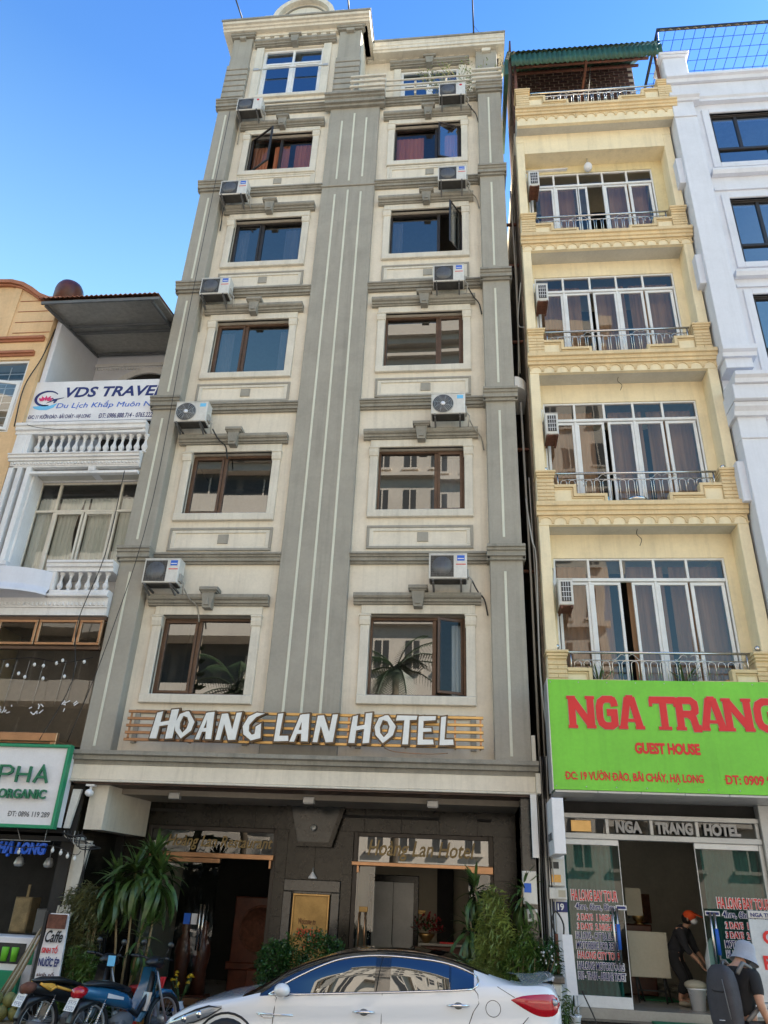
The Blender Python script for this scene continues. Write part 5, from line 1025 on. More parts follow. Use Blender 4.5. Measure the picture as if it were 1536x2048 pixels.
# upper loggia under the awning
MB().bbox(-9.1, -8.98, -.2, 2.5, 9.5, 13.7, .01).build('side_wall', M['whr'], V); MB().box(-9.1, -6.38, 1.5, 1.6, 9.5, 13.6).build('back_wall', M['whr'], V)
MB().box(-8.98, -6.38, .24, 1.5, 9.4, 9.5).build('balcony_floor', M['conc'], V)
ar = MB().stroke([(-7.55+.95*math.cos(t), 12.0+.95*math.sin(t)) for t in [PI*i/16 for i in range(17)]], .16, 1.42, 1.5).build('arch', M['whs'], V)
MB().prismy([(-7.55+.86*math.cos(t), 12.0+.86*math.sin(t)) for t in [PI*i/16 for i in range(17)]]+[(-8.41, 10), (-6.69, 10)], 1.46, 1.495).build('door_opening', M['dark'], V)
b = MB().bbox(-8.98, -6.38, 1.44, 1.5, 13.12, 13.2, .01)
for k in range(34): b.bbox(-8.96+k*.076, -8.92+k*.076, 1.46, 1.5, 13.03, 13.08, .006)
b.build('dentil_row', M['whs'], V, kind='stuff')
MB().box(-9.0, -6.36, 2.5, 12, 0, 13.2).box(-9.1, -9.0, 2.5, 12, 0, 13.4).build('rear_block', M['conc'], V)
# metal awning
aw = thing('metal_awning', 'sloping foil lined metal awning over the top loggia of the white house', 'awning', (-7.7, 0, 13.2))
MB().hexa([(-9.05, -.95, 13.0), (-6.42, -.95, 13.0), (-6.42, 1.5, 13.5), (-9.05, 1.5, 13.5), (-9.05, -.95, 13.02), (-6.42, -.95, 13.02), (-6.42, 1.5, 13.52), (-9.05, 1.5, 13.52)]).build('lining', M['foil'], aw)
b = MB(); n = 100; vs = []
for (y, z) in ((-1.02, 13.05), (-1.02, 13.065), (1.6, 13.6)):
    for i in range(n+1): vs.append((-9.12+2.7*i/n, y, z+.02*math.sin(i*PI/2)))
b.add(vs, [(j*(n+1)+i, j*(n+1)+i+1, (j+1)*(n+1)+i+1, (j+1)*(n+1)+i) for j in range(2) for i in range(n)], True); b.build('corrugated_sheet', M['terra'], aw)
def slope(y): return 13.0+(y+.95)*.204
b = MB()
for y in (-.95, .05, .35, 1.4): b.box(-9.05, -6.42, y-.02, y+.02, slope(y)-.07, slope(y)-.002)
for x in (-9.0, -6.6): b.hexa([(x, -.9, slope(-.9)-.10), (x+.05, -.9, slope(-.9)-.10), (x+.05, 1.45, slope(1.45)-.10), (x, 1.45, slope(1.45)-.10), (x, -.9, slope(-.9)-.03), (x+.05, -.9, slope(-.9)-.03), (x+.05, 1.45, slope(1.45)-.03), (x, 1.45, slope(1.45)-.03)])
b.build('frame', M['greyw'], aw)
# travel sign
TS = thing('travel_agency_sign', 'white banner with blue VDS TRAVEL lettering and a lotus and plane logo', 'sign', (-7.7, -.4, 10.3))
MB().bbox(-8.98, -6.38, -.46, -.40, 10.22, 11.22, .006).build('panel', M['sheet'], TS)
text('lettering', 'VDS TRAVEL', -8.24, -6.12, 10.80, 11.06, -.462, M['navy'], TS, .004, .025, .2); text('lettering', 'Du Lịch Khắp Muôn Nơi', -8.36, -6.15, 10.50, 10.70, -.462, M['blue'], TS, .004, 0, .15)
text('lettering', 'Đ/C: 11 VƯỜN ĐÀO - BÃI CHÁY - HẠ LONG', -8.90, -7.56, 10.26, 10.40, -.462, M['navy'], TS, .004, .008, .12); text('lettering', 'ĐT: 0986.888.714 - 0765.222', -7.38, -6.25, 10.27, 10.385, -.462, M['navy'], TS, .004, .008, .12)
c = (-8.62, 10.79); b = MB()
A = [math.radians(35+i*(285-35)/20) for i in range(21)]
b.prismy([(c[0]+.27*math.cos(t), c[1]+.20*math.sin(t)) for t in A]+[(c[0]+.02+.23*math.cos(t), c[1]+.165*math.sin(t)) for t in A[::-1]], -.468, -.46); b.build('ring_logo', M['navy'], TS)
b = MB()
for k, (dx, dz, an) in enumerate(((0, 0, 0), (-.06, -.005, .5), (.06, -.005, -.5), (-.1, -.03, .95), (.1, -.03, -.95))):
    P = [(0, -.06), (.035, 0), (0, .075), (-.035, 0)]; P = [(x*math.cos(an)-z*math.sin(an), x*math.sin(an)+z*math.cos(an)) for x, z in P]; b.prismy([(c[0]-.02+dx+x, c[1]+dz+z) for x, z in P], -.467-k*.0007, -.46)
b.build('lotus_logo', M['rust'] if 0 else mat('pink_print', (.6, .03, .15), .5, .02), TS)
b = MB().prismy([(c[0]+.02, c[1]-.12), (c[0]+.2, c[1]-.05), (c[0]+.38, c[1]+.01), (c[0]+.2, c[1]-.015), (c[0]+.06, c[1]-.09)], -.470, -.46).prismy([(c[0]+.10, c[1]-.0), (c[0]+.13, c[1]-.0), (c[0]+.24, c[1]-.05), (c[0]+.18, c[1]-.05)], -.4715, -.46).prismy([(c[0]+.19, c[1]-.06), (c[0]+.24, c[1]-.05), (c[0]+.2, c[1]-.12), (c[0]+.17, c[1]-.12)], -.4725, -.46); b.build('plane_logo', M['navy'], TS)
b = MB().prismy([(c[0]-.26, c[1]-.20), (c[0]-.12, c[1]-.19), (c[0]+.0, c[1]-.15), (c[0]+.10, c[1]-.19), (c[0]+.26, c[1]-.13), (c[0]+.2, c[1]-.23), (c[0]+.06, c[1]-.29), (c[0]-.1, c[1]-.285), (c[0]-.22, c[1]-.25)], -.468, -.46); b.build('wave_logo', M['ltblue'], TS)
for ch in TS.children:
    for v in ch.data.vertices: v.co = (v.co.x*1.0216, v.co.y+.255, 1.9+(v.co.z-1.9)*1.0216)
    if ch.name.startswith('panel'):
        for v in ch.data.vertices: v.co.x = -6.3 if v.co.x > -7 else v.co.x
cable([(-9.2, -.30, 5.36), (-8.4, -.31, 5.28), (-7.6, -.31, 5.34), (-7.0, -.31, 5.26), (-6.45, -.31, 5.36)], .006, M['wire'], 'thin black cord carrying the small bulbs across the dark cafe glass')
cable([(-7.4, -.42, 2.38), (-6.9, -.43, 2.31), (-6.36, -.43, 2.35), (-5.98, -.43, 2.24), (-5.9, -.42, 2.3)], .006, M['wire'], 'thin black cord carrying the bulbs under the cafe canopy')
# ================================================================ orange house at the far left
O = thing('orange_house', 'orange rendered house with terracotta mouldings and curved gable at the left edge', 'building', (-11, 0, 0))
hs = [(-12.2, -9.40, 10.1, 11.98)]
top = [(-13.5, 11), (-9.13, 11)]+[(-9.13, 13.58), (-9.35, 13.6), (-9.6, 13.72), (-9.85, 13.92), (-10.1, 14.08), (-10.4, 14.18), (-10.8, 14.2), (-11.4, 14.1), (-13.5, 13.6)]
holed(-13.5, -9.13, 3, 12.3, -.3, -.1, hs, 'wall', M['orange'], O)
MB().prismy([(-13.5, 12.301), (-9.13, 12.301)]+top[2:], -.3, -.1).build('gable', M['orange'], O)
for k in range(4): MB().box(-10.02-k*.02, -9.14, -.312, -.3005, 12.72+k*.31, 12.735+k*.31).build('groove', M['terra'], O)
MB().hexa([(-10.3, -.33, 12.56), (-10.12, -.33, 12.56), (-10.12, -.3, 12.56), (-10.3, -.3, 12.56), (-10.3, -.33, 14.1), (-10.12, -.33, 14.02), (-10.12, -.3, 14.02), (-10.3, -.3, 14.1)]).build('pilaster', M['orange'], O)
MB().stroke([(-9.05, 13.62)]+[(x, z+.03) for x, z in top[2:]], .09, -.42, -.05).stroke([(-9.05, 13.55)]+[(x, z-.05) for x, z in top[2:]], .04, -.37, -.1).build('coping', M['terra'], O)
for z, x1 in ((12.53, -9.2), (12.13, -9.33), (9.65, -9.5)): MB().profx([(-.25, z-.07), (-.34, z-.07), (-.34, z-.02), (-.38, z-.01), (-.38, z+.05), (-.25, z+.055)], -13.5, x1).build('string_course', M['terra'], O)
MB().profx([(-.25, 9.1), (-.34, 9.1), (-.38, 9.16), (-.38, 9.22), (-.25, 9.225)], -13.5, -9.4).build('string_course', M['terra'], O)
MB().box(-9.33, -9.13, -.1, 8, 3, 13.45).build('side_wall', M['yel'], O); MB().box(-13.5, -9.33, .9, 1.0, 3, 13).build('inner_wall', M['room'], O)
b = MB(); frame_rect(b, -12.2, -9.40, 10.1, 11.98, -.26, -.2, .06); b.bbox(-12.14, -9.46, -.27, -.2, 11.38, 11.44, .006).bbox(-10.9, -10.84, -.262, -.2, 10.16, 11.379, .006); w = b.build('window', M['whitefr'], O)
pane(w, -12.14, -9.46, 11.44, 11.92, -.23, M['glassn']); sash_open(-10.4, -9.46, 10.16, 11.38, 'R', .25, -.27, M['whitefr'], M['glassn'], w, .07); sash_open(-11.5, -10.5, 10.16, 11.38, 'L', .5, -.27, M['whitefr'], M['glassn'], w, .07)
b = MB()
for k in range(9): b.box(-12.1, -9.46, -.12, -.105, 10.2+k*.19, 10.215+k*.19)
for k in range(6): b.box(-12.0+k*.42, -11.985+k*.42, -.135, -.121, 10.0, 11.9)
b.build('grille', M['whitefr'], w, loc=(0, 0, 0))
tag(MB().lathe([(.36, 0), (.36, .5), (.34, .62), (.28, .74), (.18, .82), (0, .86)], (-10.35, 1.6, 15.2), 24, smooth=True).box(-10.7, -10.0, 1.3, 1.9, 13.5, 15.2).build('water_tank', M['wood']), 'dark brown dome topped tank above the orange gable', 'tank')
MB().box(-13.5, -9.2, .9, 8, 12.4, 12.6).build('roof', M['conc'], O)
for i, pts in enumerate(([(-9.1, -.2, 12.9), (-9.12, -.32, 12.0), (-9.3, -.35, 11.2), (-9.25, -.34, 10.2)], [(-9.05, .2, 12.9), (-9.08, .0, 12.3), (-9.12, -.1, 11.3)])): cable(pts, .012, M['wire'], ['black cable sagging down the right edge of the orange house', 'second black cable on the shaded side wall of the orange house'][i])
cable([(-9.1, -.35, 10.3), (-8.6, -.5, 10.05), (-7.5, -.5, 9.95), (-6.4, -.45, 10.0)], .006, M['wire'], 'thin black wire sagging across the upper balustrade')
# ================================================================ cafe at the lower left
PS = thing('green_framed_sign', 'white cafe sign with emerald frame and raised green letters PHA ORGANIC', 'sign', (-7.3, -.6, 2.6))
MB().box(-9.0, -6.36, -.60, -.30, 2.62, 3.80).build('panel', M['sheet'], PS)
b = MB(); frame_rect(b, -9.05, -6.32, 2.58, 3.83, -.64, -.52, .05); b.build('frame', M['emer'], PS)
def round_text(nm, s, x0, x1, z0, z1, m, w, y):
    n = len(s); cw = (x1-x0)/n
    D = {'P': [[(0, 0), (0, 1), (.6, 1), (.85, .85), (.85, .62), (.6, .48), (0, .48)]], 'H': [[(0, 0), (0, 1)], [(.85, 0), (.85, 1)], [(0, .5), (.85, .5)]], 'A': [[(0, 0), (.45, 1), (.9, 0)], [(.2, .35), (.72, .35)]]}
    for i, ch in enumerate(s):
        b = MB()
        for k, st in enumerate(D[ch]): b.stroke([(x0+cw*i+u*cw*.8, z0+v*(z1-z0)) for u, v in st], w, y-k*.001, y+.04)
        b.build('letter', m, PS)
round_text('letter', 'PHA', -7.40, -6.50, 3.24, 3.48, M['letg'], .035, -.67)
text('letter', 'ORGANIC', -7.34, -6.55, 3.0, 3.14, -.63, M['letg'], PS, .03, .025); text('lettering', 'ĐT: 0896 119 289', -7.12, -6.44, 2.74, 2.82, -.602, M['greyw'], PS, .003, .015)
HS = thing('blue_letter_sign', 'blue raised letters HẠ LONG hanging over the cafe entrance', 'sign', (-7, -.3, 2.3)); text('letter', 'HẠ LONG', -7.30, -6.52, 2.18, 2.40, -.3, M['letb'], HS, .05, .05, .15)
MB().tube([(-7.4, -.28, 2.42), (-6.5, -.28, 2.42)], .008).tube([(-7.0, -.28, 2.42), (-7.1, -.28, 2.6)], .005).tube([(-6.6, -.28, 2.42), (-6.6, -.28, 2.6)], .005).build('hanger', M['alum'], HS)
for i, (x, z) in enumerate(((-6.36, 2.29), (-6.22, 2.26), (-6.10, 2.22), (-5.98, 2.19), (-6.9, 2.25), (-7.25, 2.29))):
    tag(MB().ball((x, -.42, z), .026, 8, 6, (1, 1, 1.35)).lathe([(.012, .03), (.012, .06)], (x, -.42, z), 6).build('string_bulb', M['lampw']), 'small white bulb on the cord under the cafe canopy', 'bulb', 'bulbs under the cafe canopy')
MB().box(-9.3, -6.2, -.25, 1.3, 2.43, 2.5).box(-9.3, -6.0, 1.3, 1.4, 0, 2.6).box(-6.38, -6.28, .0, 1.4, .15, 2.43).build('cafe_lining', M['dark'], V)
MB().bbox(-6.12, -6.0, -.24, -.12, .15, 2.5, .01).build('grey_post', M['soff'], V)
tag(MB().hexa([(-6.0, -.3, 1.4), (-5.95, -.3, 1.4), (-5.95, -.2, 1.4), (-6.0, -.2, 1.4), (-6.06, -.3, 2.45), (-5.84, -.3, 2.45), (-5.84, -.2, 2.45), (-6.06, -.2, 2.45)]).build('peeling_wall_strip', M['soff']), 'peeling pale wall strip between the cafe and the hotel plants', 'wall')
tag(MB().hexa([(-6.33, -.3, 2.62), (-6.24, -.3, 2.62), (-6.24, -.25, 2.62), (-6.33, -.25, 2.62), (-6.3, -.3, 3.2), (-6.16, -.3, 3.2), (-6.16, -.25, 3.2), (-6.3, -.25, 3.2)]).build('torn_banner', M['acw']), 'torn grey white banner strip beside the green framed sign', 'banner')
cable([(-6.3, -.35, 2.55), (-6.1, -.4, 2.5), (-5.9, -.3, 2.4), (-5.88, -.28, 1.2)], .014, M['wire'], 'black cable bundle drooping under the grey box beside the cafe')
random.seed(5)
for i in range(6):
    x = -6.2+i*.06; cable([(x-.1, -.3, 2.58), (x, -.38-.02*i, 2.48-.03*i), (x+.25, -.3, 2.45-.02*i), (-5.9+.01*i, -.26, 2.3), (-5.93+.015*i, -.25, 1.6), (-5.9+.012*i, -.24, .5)], .007+.002*(i % 2), M['wire'] if i % 3 else M['gwire'], 'thin cable of the tangle between the cafe canopy and the large dracaena'); COL.objects[-1]['group'] = 'tangled cables beside the cafe canopy'
# counter with drink photographs
ct = thing('drinks_counter', 'white and green drinks counter with pictures of green juice in the cafe', 'counter', (-6.9, -.45, .15))
MB().bbox(-8.0, -6.26, -.45, .05, .2, 1.12, .01).build('body', M['sheet'], ct)
for a, c in ((-7.5, -6.95), (-6.88, -6.42), (-6.37, -6.28)): MB().box(a, c, -.458, -.451, .78, 1.04).build('picture', M['emer'] if c-a < .2 or a < -7.4 else M['bgranite'], ct)
for x in (-6.72, -6.57): MB().lathe([(.045, 0), (.055, .17), (.05, .18), (0, .18)], (x, -.46, .81), 12).build('juice_glass', M['lime'], ct)
MB().bbox(-8.0, -6.4, -.52, -.45, .2, .70, .01).build('lower_panel', M['emer'], ct)
sg = thing('sugar_cane', 'bundle of pale sugar cane stalks leaning beside the drinks poster', 'sugar cane', (-6.2, -.7, .15))
for k in range(5): MB().tube([(-6.50+k*.035, -.85, .35), (-6.35+k*.03, -.75, .75), (-6.16+k*.02, -.68, 1.22+.03*(k % 3))], .014, 6).build('stalk', M['beige'] if k % 2 else M['stem'], sg)
s2 = thing('sugar_cane', 'pale sugar cane tops sticking up behind the drinks poster', 'sugar cane', (-5.9, -.6, .15))
for k in range(7): MB().tube([(-6.0+k*.03, -.6, 1.2), (-5.98+k*.035, -.6, 1.52+.045*math.sin(k*1.7+1)+.06*(k == 2))], .014, 6).build('stalk', M['beige'], s2)
po = thing('drinks_poster_stand', 'white poster stand with red and black Vietnamese drink names beside the motorbikes', 'poster', (-5.85, -.8, .15))
MB().hexa([(-6.02, -.84, .55), (-5.64, -.84, .55), (-5.64, -.80, .55), (-6.02, -.80, .55), (-5.98, -.80, 1.46), (-5.70, -.80, 1.46), (-5.70, -.76, 1.46), (-5.98, -.76, 1.46)]).build('panel', M['sheet'], po)
MB().box(-6.04, -6.0, -.84, -.76, .15, 1.48).box(-5.70, -5.66, -.84, -.78, .15, .56).build('frame', M['wire'], po)
MB().box(-5.98, -5.70, -.845, -.835, 1.27, 1.45).build('photo_band', M['rust'], po); text('lettering', 'Caffe', -5.96, -5.70, 1.10, 1.25, -.846, M['bblack'], po, .003, .02, .3); text('lettering', 'SINH TỐ', -5.97, -5.74, .97, 1.07, -.846, M['red'], po, .003, .03); text('lettering', 'NƯỚC ÉP', -5.98, -5.68, .81, .93, -.848, M['navy'], po, .003, .03); text('lettering', 'sinh tố', -5.97, -5.72, .69, .75, -.850, M['rust'], po, .003, .01)
for i in range(11):
    x = -6.62+.16*(i % 5)+.05*(i//5); z = .28+.14*(i//5); tag(MB().ball((x, -1.2-.05*(i % 2), z+.02), .085, 12, 8, (1, 1, 1.1)).lathe([(.02, .09), (.03, .1), (0, .11)], (x, -1.2-.05*(i % 2), z), 6).build('coconut', M['coco']), 'green brown coconut in the pile beside the motorbikes', 'coconut', 'coconuts piled at the cafe')
tag(MB().box(-6.75, -5.85, -1.4, -1.05, 0, .2).build('coconut_crate', M['stem']), 'low wooden pallet under the coconuts', 'pallet')
for i, (x, s) in enumerate(((-7.1, .5), (-6.7, .35), (-6.45, .3))): tag(MB().bbox(x-.14, x+.14, .4, .7, 1.12, 1.12+s, .02).box(x-.02, x+.02, .5, .52, 1.12+s, 1.3+s).build('kitchen_appliance', M['greyw'] if i else M['stem']), ['tall brown appliance on the cafe counter', 'squat grey appliance in the middle of the cafe counter', 'small grey appliance at the right end of the cafe counter'][i], 'appliance')
for i, x in enumerate((-7.15, -6.65)): tag(MB().lathe([(.03, 0), (.05, -.02), (.08, -.1), (.06, -.14), (0, -.15)], (x, .1, 2.2), 12).tube([(x, .1, 2.2), (x, .1, 2.43)], .008).build('pendant_lamp', M['alum']), ['glass pendant lamp in the cafe, left of the blue letters end', 'glass pendant lamp in the cafe under the last blue letters'][i], 'lamp')
# ================================================================ across the street (seen in the glass)
def block(name, label, x0, x1, y, h, m, nx, fl, ww, wh, dp=10):
    t = thing(name, label, 'building', ((x0+x1)/2, y, 0)); hs = []; dx = (x1-x0)/nx; nf = int(h/fl)
    MB().box(x0, x1, y-dp, y-.05, 0, h).build('wall', m, t)
    b, f = MB(), MB()
    for i in range(nx):
        for j in range(1, nf):
            a = x0+dx*(i+.5)-ww/2; z = j*fl+.3; b.box(a, a+ww, y-.052, y-.02, z, z+wh); f.box(a-.12, a+ww+.12, y-.05, y+.12, z-.15, z).box(a+ww/2-.04, a+ww/2+.04, y-.05, y+.0, z, z+wh)
    b.build('window', M['acg'], t, kind='stuff'); f.build('window_sill', M['opp'], t, kind='stuff')
    q = MB()
    for j in range(2, nf+1, 3): q.box(x0-.2, x1+.2, y-.05, y+.3, j*fl-.35, j*fl-.1)
    q.box(x0-.6, x1+.6, y-.05, y+.8, h-.9, h).box(x0-.4, x1+.4, y-.05, y+.5, h-1.4, h-.9); q.build('cornice', M['opp'], t); return t
o1 = block('opposite_tower', 'tall cream tower across the street that shows in the hotel windows', -10.5, 8, -27, 36, M['opp'], 11, 3.1, .75, 1.6)
o2 = block('opposite_grey_block', 'grey block with banded balconies across the street', -34, -9.4, -23, 24, M['oppg'], 9, 3.4, 2.3, 1.6, 3.5)
q = MB()
for j in range(1, 7): q.profx([(-23, j*3.4-.9), (-21.6, j*3.4-.9), (-21.6, j*3.4+.15), (-21.8, j*3.4+.15), (-21.8, j*3.4-.6), (-23, j*3.4-.6)], -34, -9.5)
q.build('balcony', M['opp'], o2)
o3 = block('opposite_low_house', 'low cream house across the street to the right', 9, 30, -27, 9, M['opp'], 8, 3.2, 1.2, 1.6)
for (x, y, h, l) in ((-2.9, -17.5, 10.7, 'first'), (-9.5, -18, 9.8, 'second')):
    t = thing('palm_tree', '%s palm tree across the street, mirrored in the %s lowest hotel window' % (l, 'right' if l == 'first' else 'left'), 'tree', (x, y, 0))
    MB().tube([(x, y, 0), (x+.1, y, h*.5), (x, y, h-.6)], [.2, .15, .13], 8).build('trunk', M['bark'], t); b = MB()
    for k in range(16):
        az = k*2.4; el = random.uniform(-.2, 1.0); p = Vector((x, y, h-.6)); d = Vector((math.cos(az)*math.cos(el), math.sin(az)*math.cos(el), math.sin(el))); pts = []
        for j in range(8): pts.append(p.copy()); p = p+d*.38; d.z -= .22; d.normalize()
        b.tube(pts, .025, 4, False)
        sd = d.cross(Vector((0, 0, 1))).normalized()
        for j in range(1, 8):
            for s in (-1, 1):
                for m_ in range(3): q0 = pts[j]*(1-m_/3)+pts[j-1]*(m_/3); tip = q0+sd*s*.55+Vector((0, 0, -.22))+d*.2; b.add([q0, q0+d*.06, tip], [(0, 1, 2)])
    b.build('crown', M['palmf'], t, kind='stuff')
t = thing('conifer', 'dark conifer across the street mirrored in the left lowest hotel window', 'tree', (-10.8, -16.5, 0)); MB().tube([(-10.8, -16.5, 0), (-10.8, -16.5, 11)], [.15, .02], 6).build('trunk', M['bark'], t); b = MB()
for j in range(17):
    z = 2+j*.53; r = 1.7*(1-j/18)
    for k in range(11): az = k*2*PI/11+j; p0 = Vector((-10.8, -16.5, z)); tip = p0+Vector((math.cos(az)*r, math.sin(az)*r, .15)); s = Vector((-math.sin(az), math.cos(az), 0))*r*.22; m_ = (p0+tip)/2; b.add([p0, m_+s, tip, m_-s+Vector((0, 0, -.08))], [(0, 1, 2, 3)])
b.build('crown', M['palmf'], t, kind='stuff')
# ================================================================ the white car
def interp(tab):
    xs = [t[0] for t in tab]
    def f(x):
        if x <= xs[0]: return tab[0][1]
        if x >= xs[-1]: return tab[-1][1]
        i = max(k for k in range(len(xs)) if xs[k] <= x); i = min(i, len(xs)-2)
        h = xs[i+1]-xs[i]; t = (x-xs[i])/h
        m0 = (tab[i+1][1]-tab[i-1][1])/(xs[i+1]-xs[i-1]) if i > 0 else (tab[1][1]-tab[0][1])/h
        m1 = (tab[i+2][1]-tab[i][1])/(xs[i+2]-xs[i]) if i+2 < len(xs) else (tab[-1][1]-tab[-2][1])/h
        return (2*t**3-3*t*t+1)*tab[i][1]+(t**3-2*t*t+t)*h*m0+(-2*t**3+3*t*t)*tab[i+1][1]+(t**3-t*t)*h*m1
    return f
car = thing('parked_car', 'white saloon car with black roof parked across the hotel front', 'car', (-1.2, -2.08, 0))
YC = -2.08
shf = interp([(-3.46, .42), (-3.36, .54), (-3.2, .63), (-3.0, .71), (-2.7, .775), (-2.3, .845), (-1.5, .905), (-.95, .94), (0, 1.02), (.3, 1.06), (.6, 1.075), (.85, 1.06), (.98, .93)])
topf = interp([(-3.46, .44), (-3.36, .57), (-3.2, .67), (-3.0, .745), (-2.7, .81), (-2.5, .85), (-2.42, .885), (-2.03, 1.10), (-1.59, 1.255), (-1.21, 1.325), (-.77, 1.345), (-.3, 1.305), (0, 1.235), (.31, 1.14), (.55, 1.085), (.7, 1.09), (.9, 1.10), (.95, 1.05), (.98, .95)])
wf = interp([(-3.46, .50), (-3.40, .62), (-3.3, .72), (-3.15, .79), (-2.9, .84), (-2.5, .868), (-1, .875), (.2, .87), (.6, .845), (.85, .79), (.94, .72), (.98, .64)])
TG = [(0, 0), (.05, .25), (.10, .5), (.16, .72), (.215, .85), (.27, .92), (.36, .96), (.6, .99), (1, 1)]
TH = [(0, 0), (.03, .25), (.07, .45), (.13, .62), (.2, .75), (.3, .85), (.45, .93), (.7, .98), (1, 1)]
LOW = [(.20, -.09), (.27, -.04), (.36, -.012), (.50, .004), (.60, .004), (.68, -.010), (.78, -.012), (.90, -.006), (1.0, -.02)]   # fraction of shoulder height -> outset
def sec(x):
    sh, tp, w = shf(x), topf(x), wf(x); g = max(0, min(1, (tp-sh-.04)/.16)); P = []
    for fr, o in LOW: P.append((w+o, sh*fr))
    P[-1] = (w-.02, sh)
    for (a, c), (e, f) in list(zip(TG, TH))[1:]:
        i_ = a*g+e*(1-g); h_ = c*g+f*(1-g); P.append(((w-.02)*(1-i_), sh+(tp-sh)*h_))
    return P
def hw(x, z):
    P = sec(x)
    for (a, c), (e, f) in zip(P, P[1:]):
        if c <= z <= f and f > c: return a+(e-a)*(z-c)/(f-c)
    return P[0][0] if z < P[0][1] else P[-1][0]
def on(x, z, off=.0, near=True): s = -1 if near else 1; return (x, YC+s*(hw(x, z)+off), z)
NX = 110; xs = [-3.46+4.44*i/NX for i in range(NX+1)]
K = len(sec(0)); white_, dark_ = MB(), MB(); G1 = [sec(x) for x in xs]
for s in (-1, 1):
    V_ = [(xs[i], YC+s*p[0], p[1]) for i in range(NX+1) for p in G1[i]]
    fw, fd = [], []
    for i in range(NX):
        xm = (xs[i]+xs[i+1])/2
        for k in range(K-1):
            gl = False
            if k >= 8:
                kk = k-8
                lim = 0 if -2.5 < xm < .04 else (4 if xm <= .2 else 5 if xm < .45 else 6)
                gl = -2.50 < xm < .58 and kk >= lim and not (xm < -2.30 and kk < 1)
            q = (i*K+k, (i+1)*K+k, (i+1)*K+k+1, i*K+k+1); q = q if s < 0 else q[::-1]
            (fd if gl else fw).append(q)
    white_.add(V_, fw, True); dark_.add(V_, fd, True)
for x, i in ((xs[0], 0), (xs[-1], NX)):
    pts = [(x, YC-p[0], p[1]) for p in G1[i]]+[(x, YC+p[0], p[1]) for p in G1[i][::-1]]
    white_.add(pts, [tuple(range(len(pts)))], False)
white_.build('body', M['carw'], car); dark_.build('roof', M['card'], car)
def ribbon(b, pts, w=.011, off=.004, n=5): b.tube([on(x, z, off) for x, z in pts], w, n)
lo = [(-2.19, .865), (-1.83, .885), (-1.4, .915), (-.95, .945), (-.21, 1.00), (.04, 1.025)]
up = [(-2.19, .865), (-2.02, .975), (-1.85, 1.062), (-1.63, 1.16), (-1.42, 1.228), (-1.15, 1.268), (-.9, 1.28), (-.6, 1.273), (-.3, 1.248), (-.1, 1.206), (.05, 1.155), (.10, 1.105), (.04, 1.025)]
lof = interp(lo); upf = interp(up[:-2])
def dpts(tab, x0, x1, f, n): return [(x0+(x1-x0)*i/n, f(x0+(x1-x0)*i/n)) for i in range(n+1)]
for a, c, nm in ((-2.13, -1.03, 'side_window'), (-.86, -.22, 'side_window'), (-.195, .05, 'quarter_window')):
    n, m = 22, 7
    for near in (True, False):
        b = MB(); vs = []
        for j in range(m+1):
            for i in range(n+1):
                x = a+(c-a)*i/n; z0, z1 = lof(x)+.012, upf(x)-.012; z = z0+(z1-z0)*j/m; vs.append(on(x, z, .006, near))
        b.add(vs, [(j*(n+1)+i, j*(n+1)+i+1, (j+1)*(n+1)+i+1, (j+1)*(n+1)+i) if near else (j*(n+1)+i, (j+1)*(n+1)+i, (j+1)*(n+1)+i+1, j*(n+1)+i+1) for j in range(m) for i in range(n)], True)
        b.build(nm, M['glassc'], car)
b = MB(); ribbon(b, dpts(lo, -2.19, .03, lof, 30), .010, .006); ribbon(b, dpts(up, -2.19, .05, upf, 40)+[(.08, 1.135), (.10, 1.10), (.085, 1.06), (.04, 1.022)], .011, .007); b.build('window_trim', M['chrome'], car)
b = MB(); ribbon(b, [(-1.01, lof(-1)), (-.99, 1.1), (-.96, upf(-.96))], .004, .01)
b.build('pillar_line', M['fringe'], car)
b = MB(); ribbon(b, [(.07, .45), (.0, .62), (-.01, .70), (.04, .82), (.10, .90), (.09, .98), (.055, 1.02)], .0045, -.001, 4); ribbon(b, [(-.93, .3), (-.94, .67), (-.94, .94)], .0045, -.001, 4); ribbon(b, [(-2.12, .3), (-2.12, .6), (-2.11, .75), (-2.10, .84), (-2.14, .87)], .0045, -.001, 4)
ribbon(b, [(.25+.078*math.cos(t), .86+.075*math.sin(t)) for t in [2*PI*i/24 for i in range(25)]], .003, .0, 4); ribbon(b, [(.30, 1.06), (.42, 1.0), (.48, .97)], .004, -.001, 4); ribbon(b, [(.62, .80), (.52, .70), (.45, .55)], .004, -.001, 4)
b.build('panel_gap', M['fringe'], car)
for x, z in ((-1.13, .76), (-.12, .87)):
    b = MB().tube([on(x-.12, z-.004, .012), on(x-.06, z, .035), on(x+.06, z+.004, .035), on(x+.12, z+.006, .012)], [.008, .014, .014, .008], 8); h = b.build('door_handle', M['chrome'], car)
    p = on(x-.0, z, .004); MB().ball((p[0], p[1]+.012, p[2]), .05, 12, 8, (1.1, .35, .75)).build('handle_cup', M['greyw'], h, loc=(0, 0, 0))
def patch(pl, pu, x0, x1, off, n=16, m=6):
    a, c = interp(pl), interp(pu); vs = []
    for j in range(m+1):
        for i in range(n+1): x = x0+(x1-x0)*i/n; z = a(x)+(c(x)-a(x))*j/m; e = min(i, n-i, j*2, (m-j)*2)/3; vs.append(on(x, z, off*min(1, e)))
    return MB().add(vs, [(j*(n+1)+i, j*(n+1)+i+1, (j+1)*(n+1)+i+1, (j+1)*(n+1)+i) for j in range(m) for i in range(n)], True)
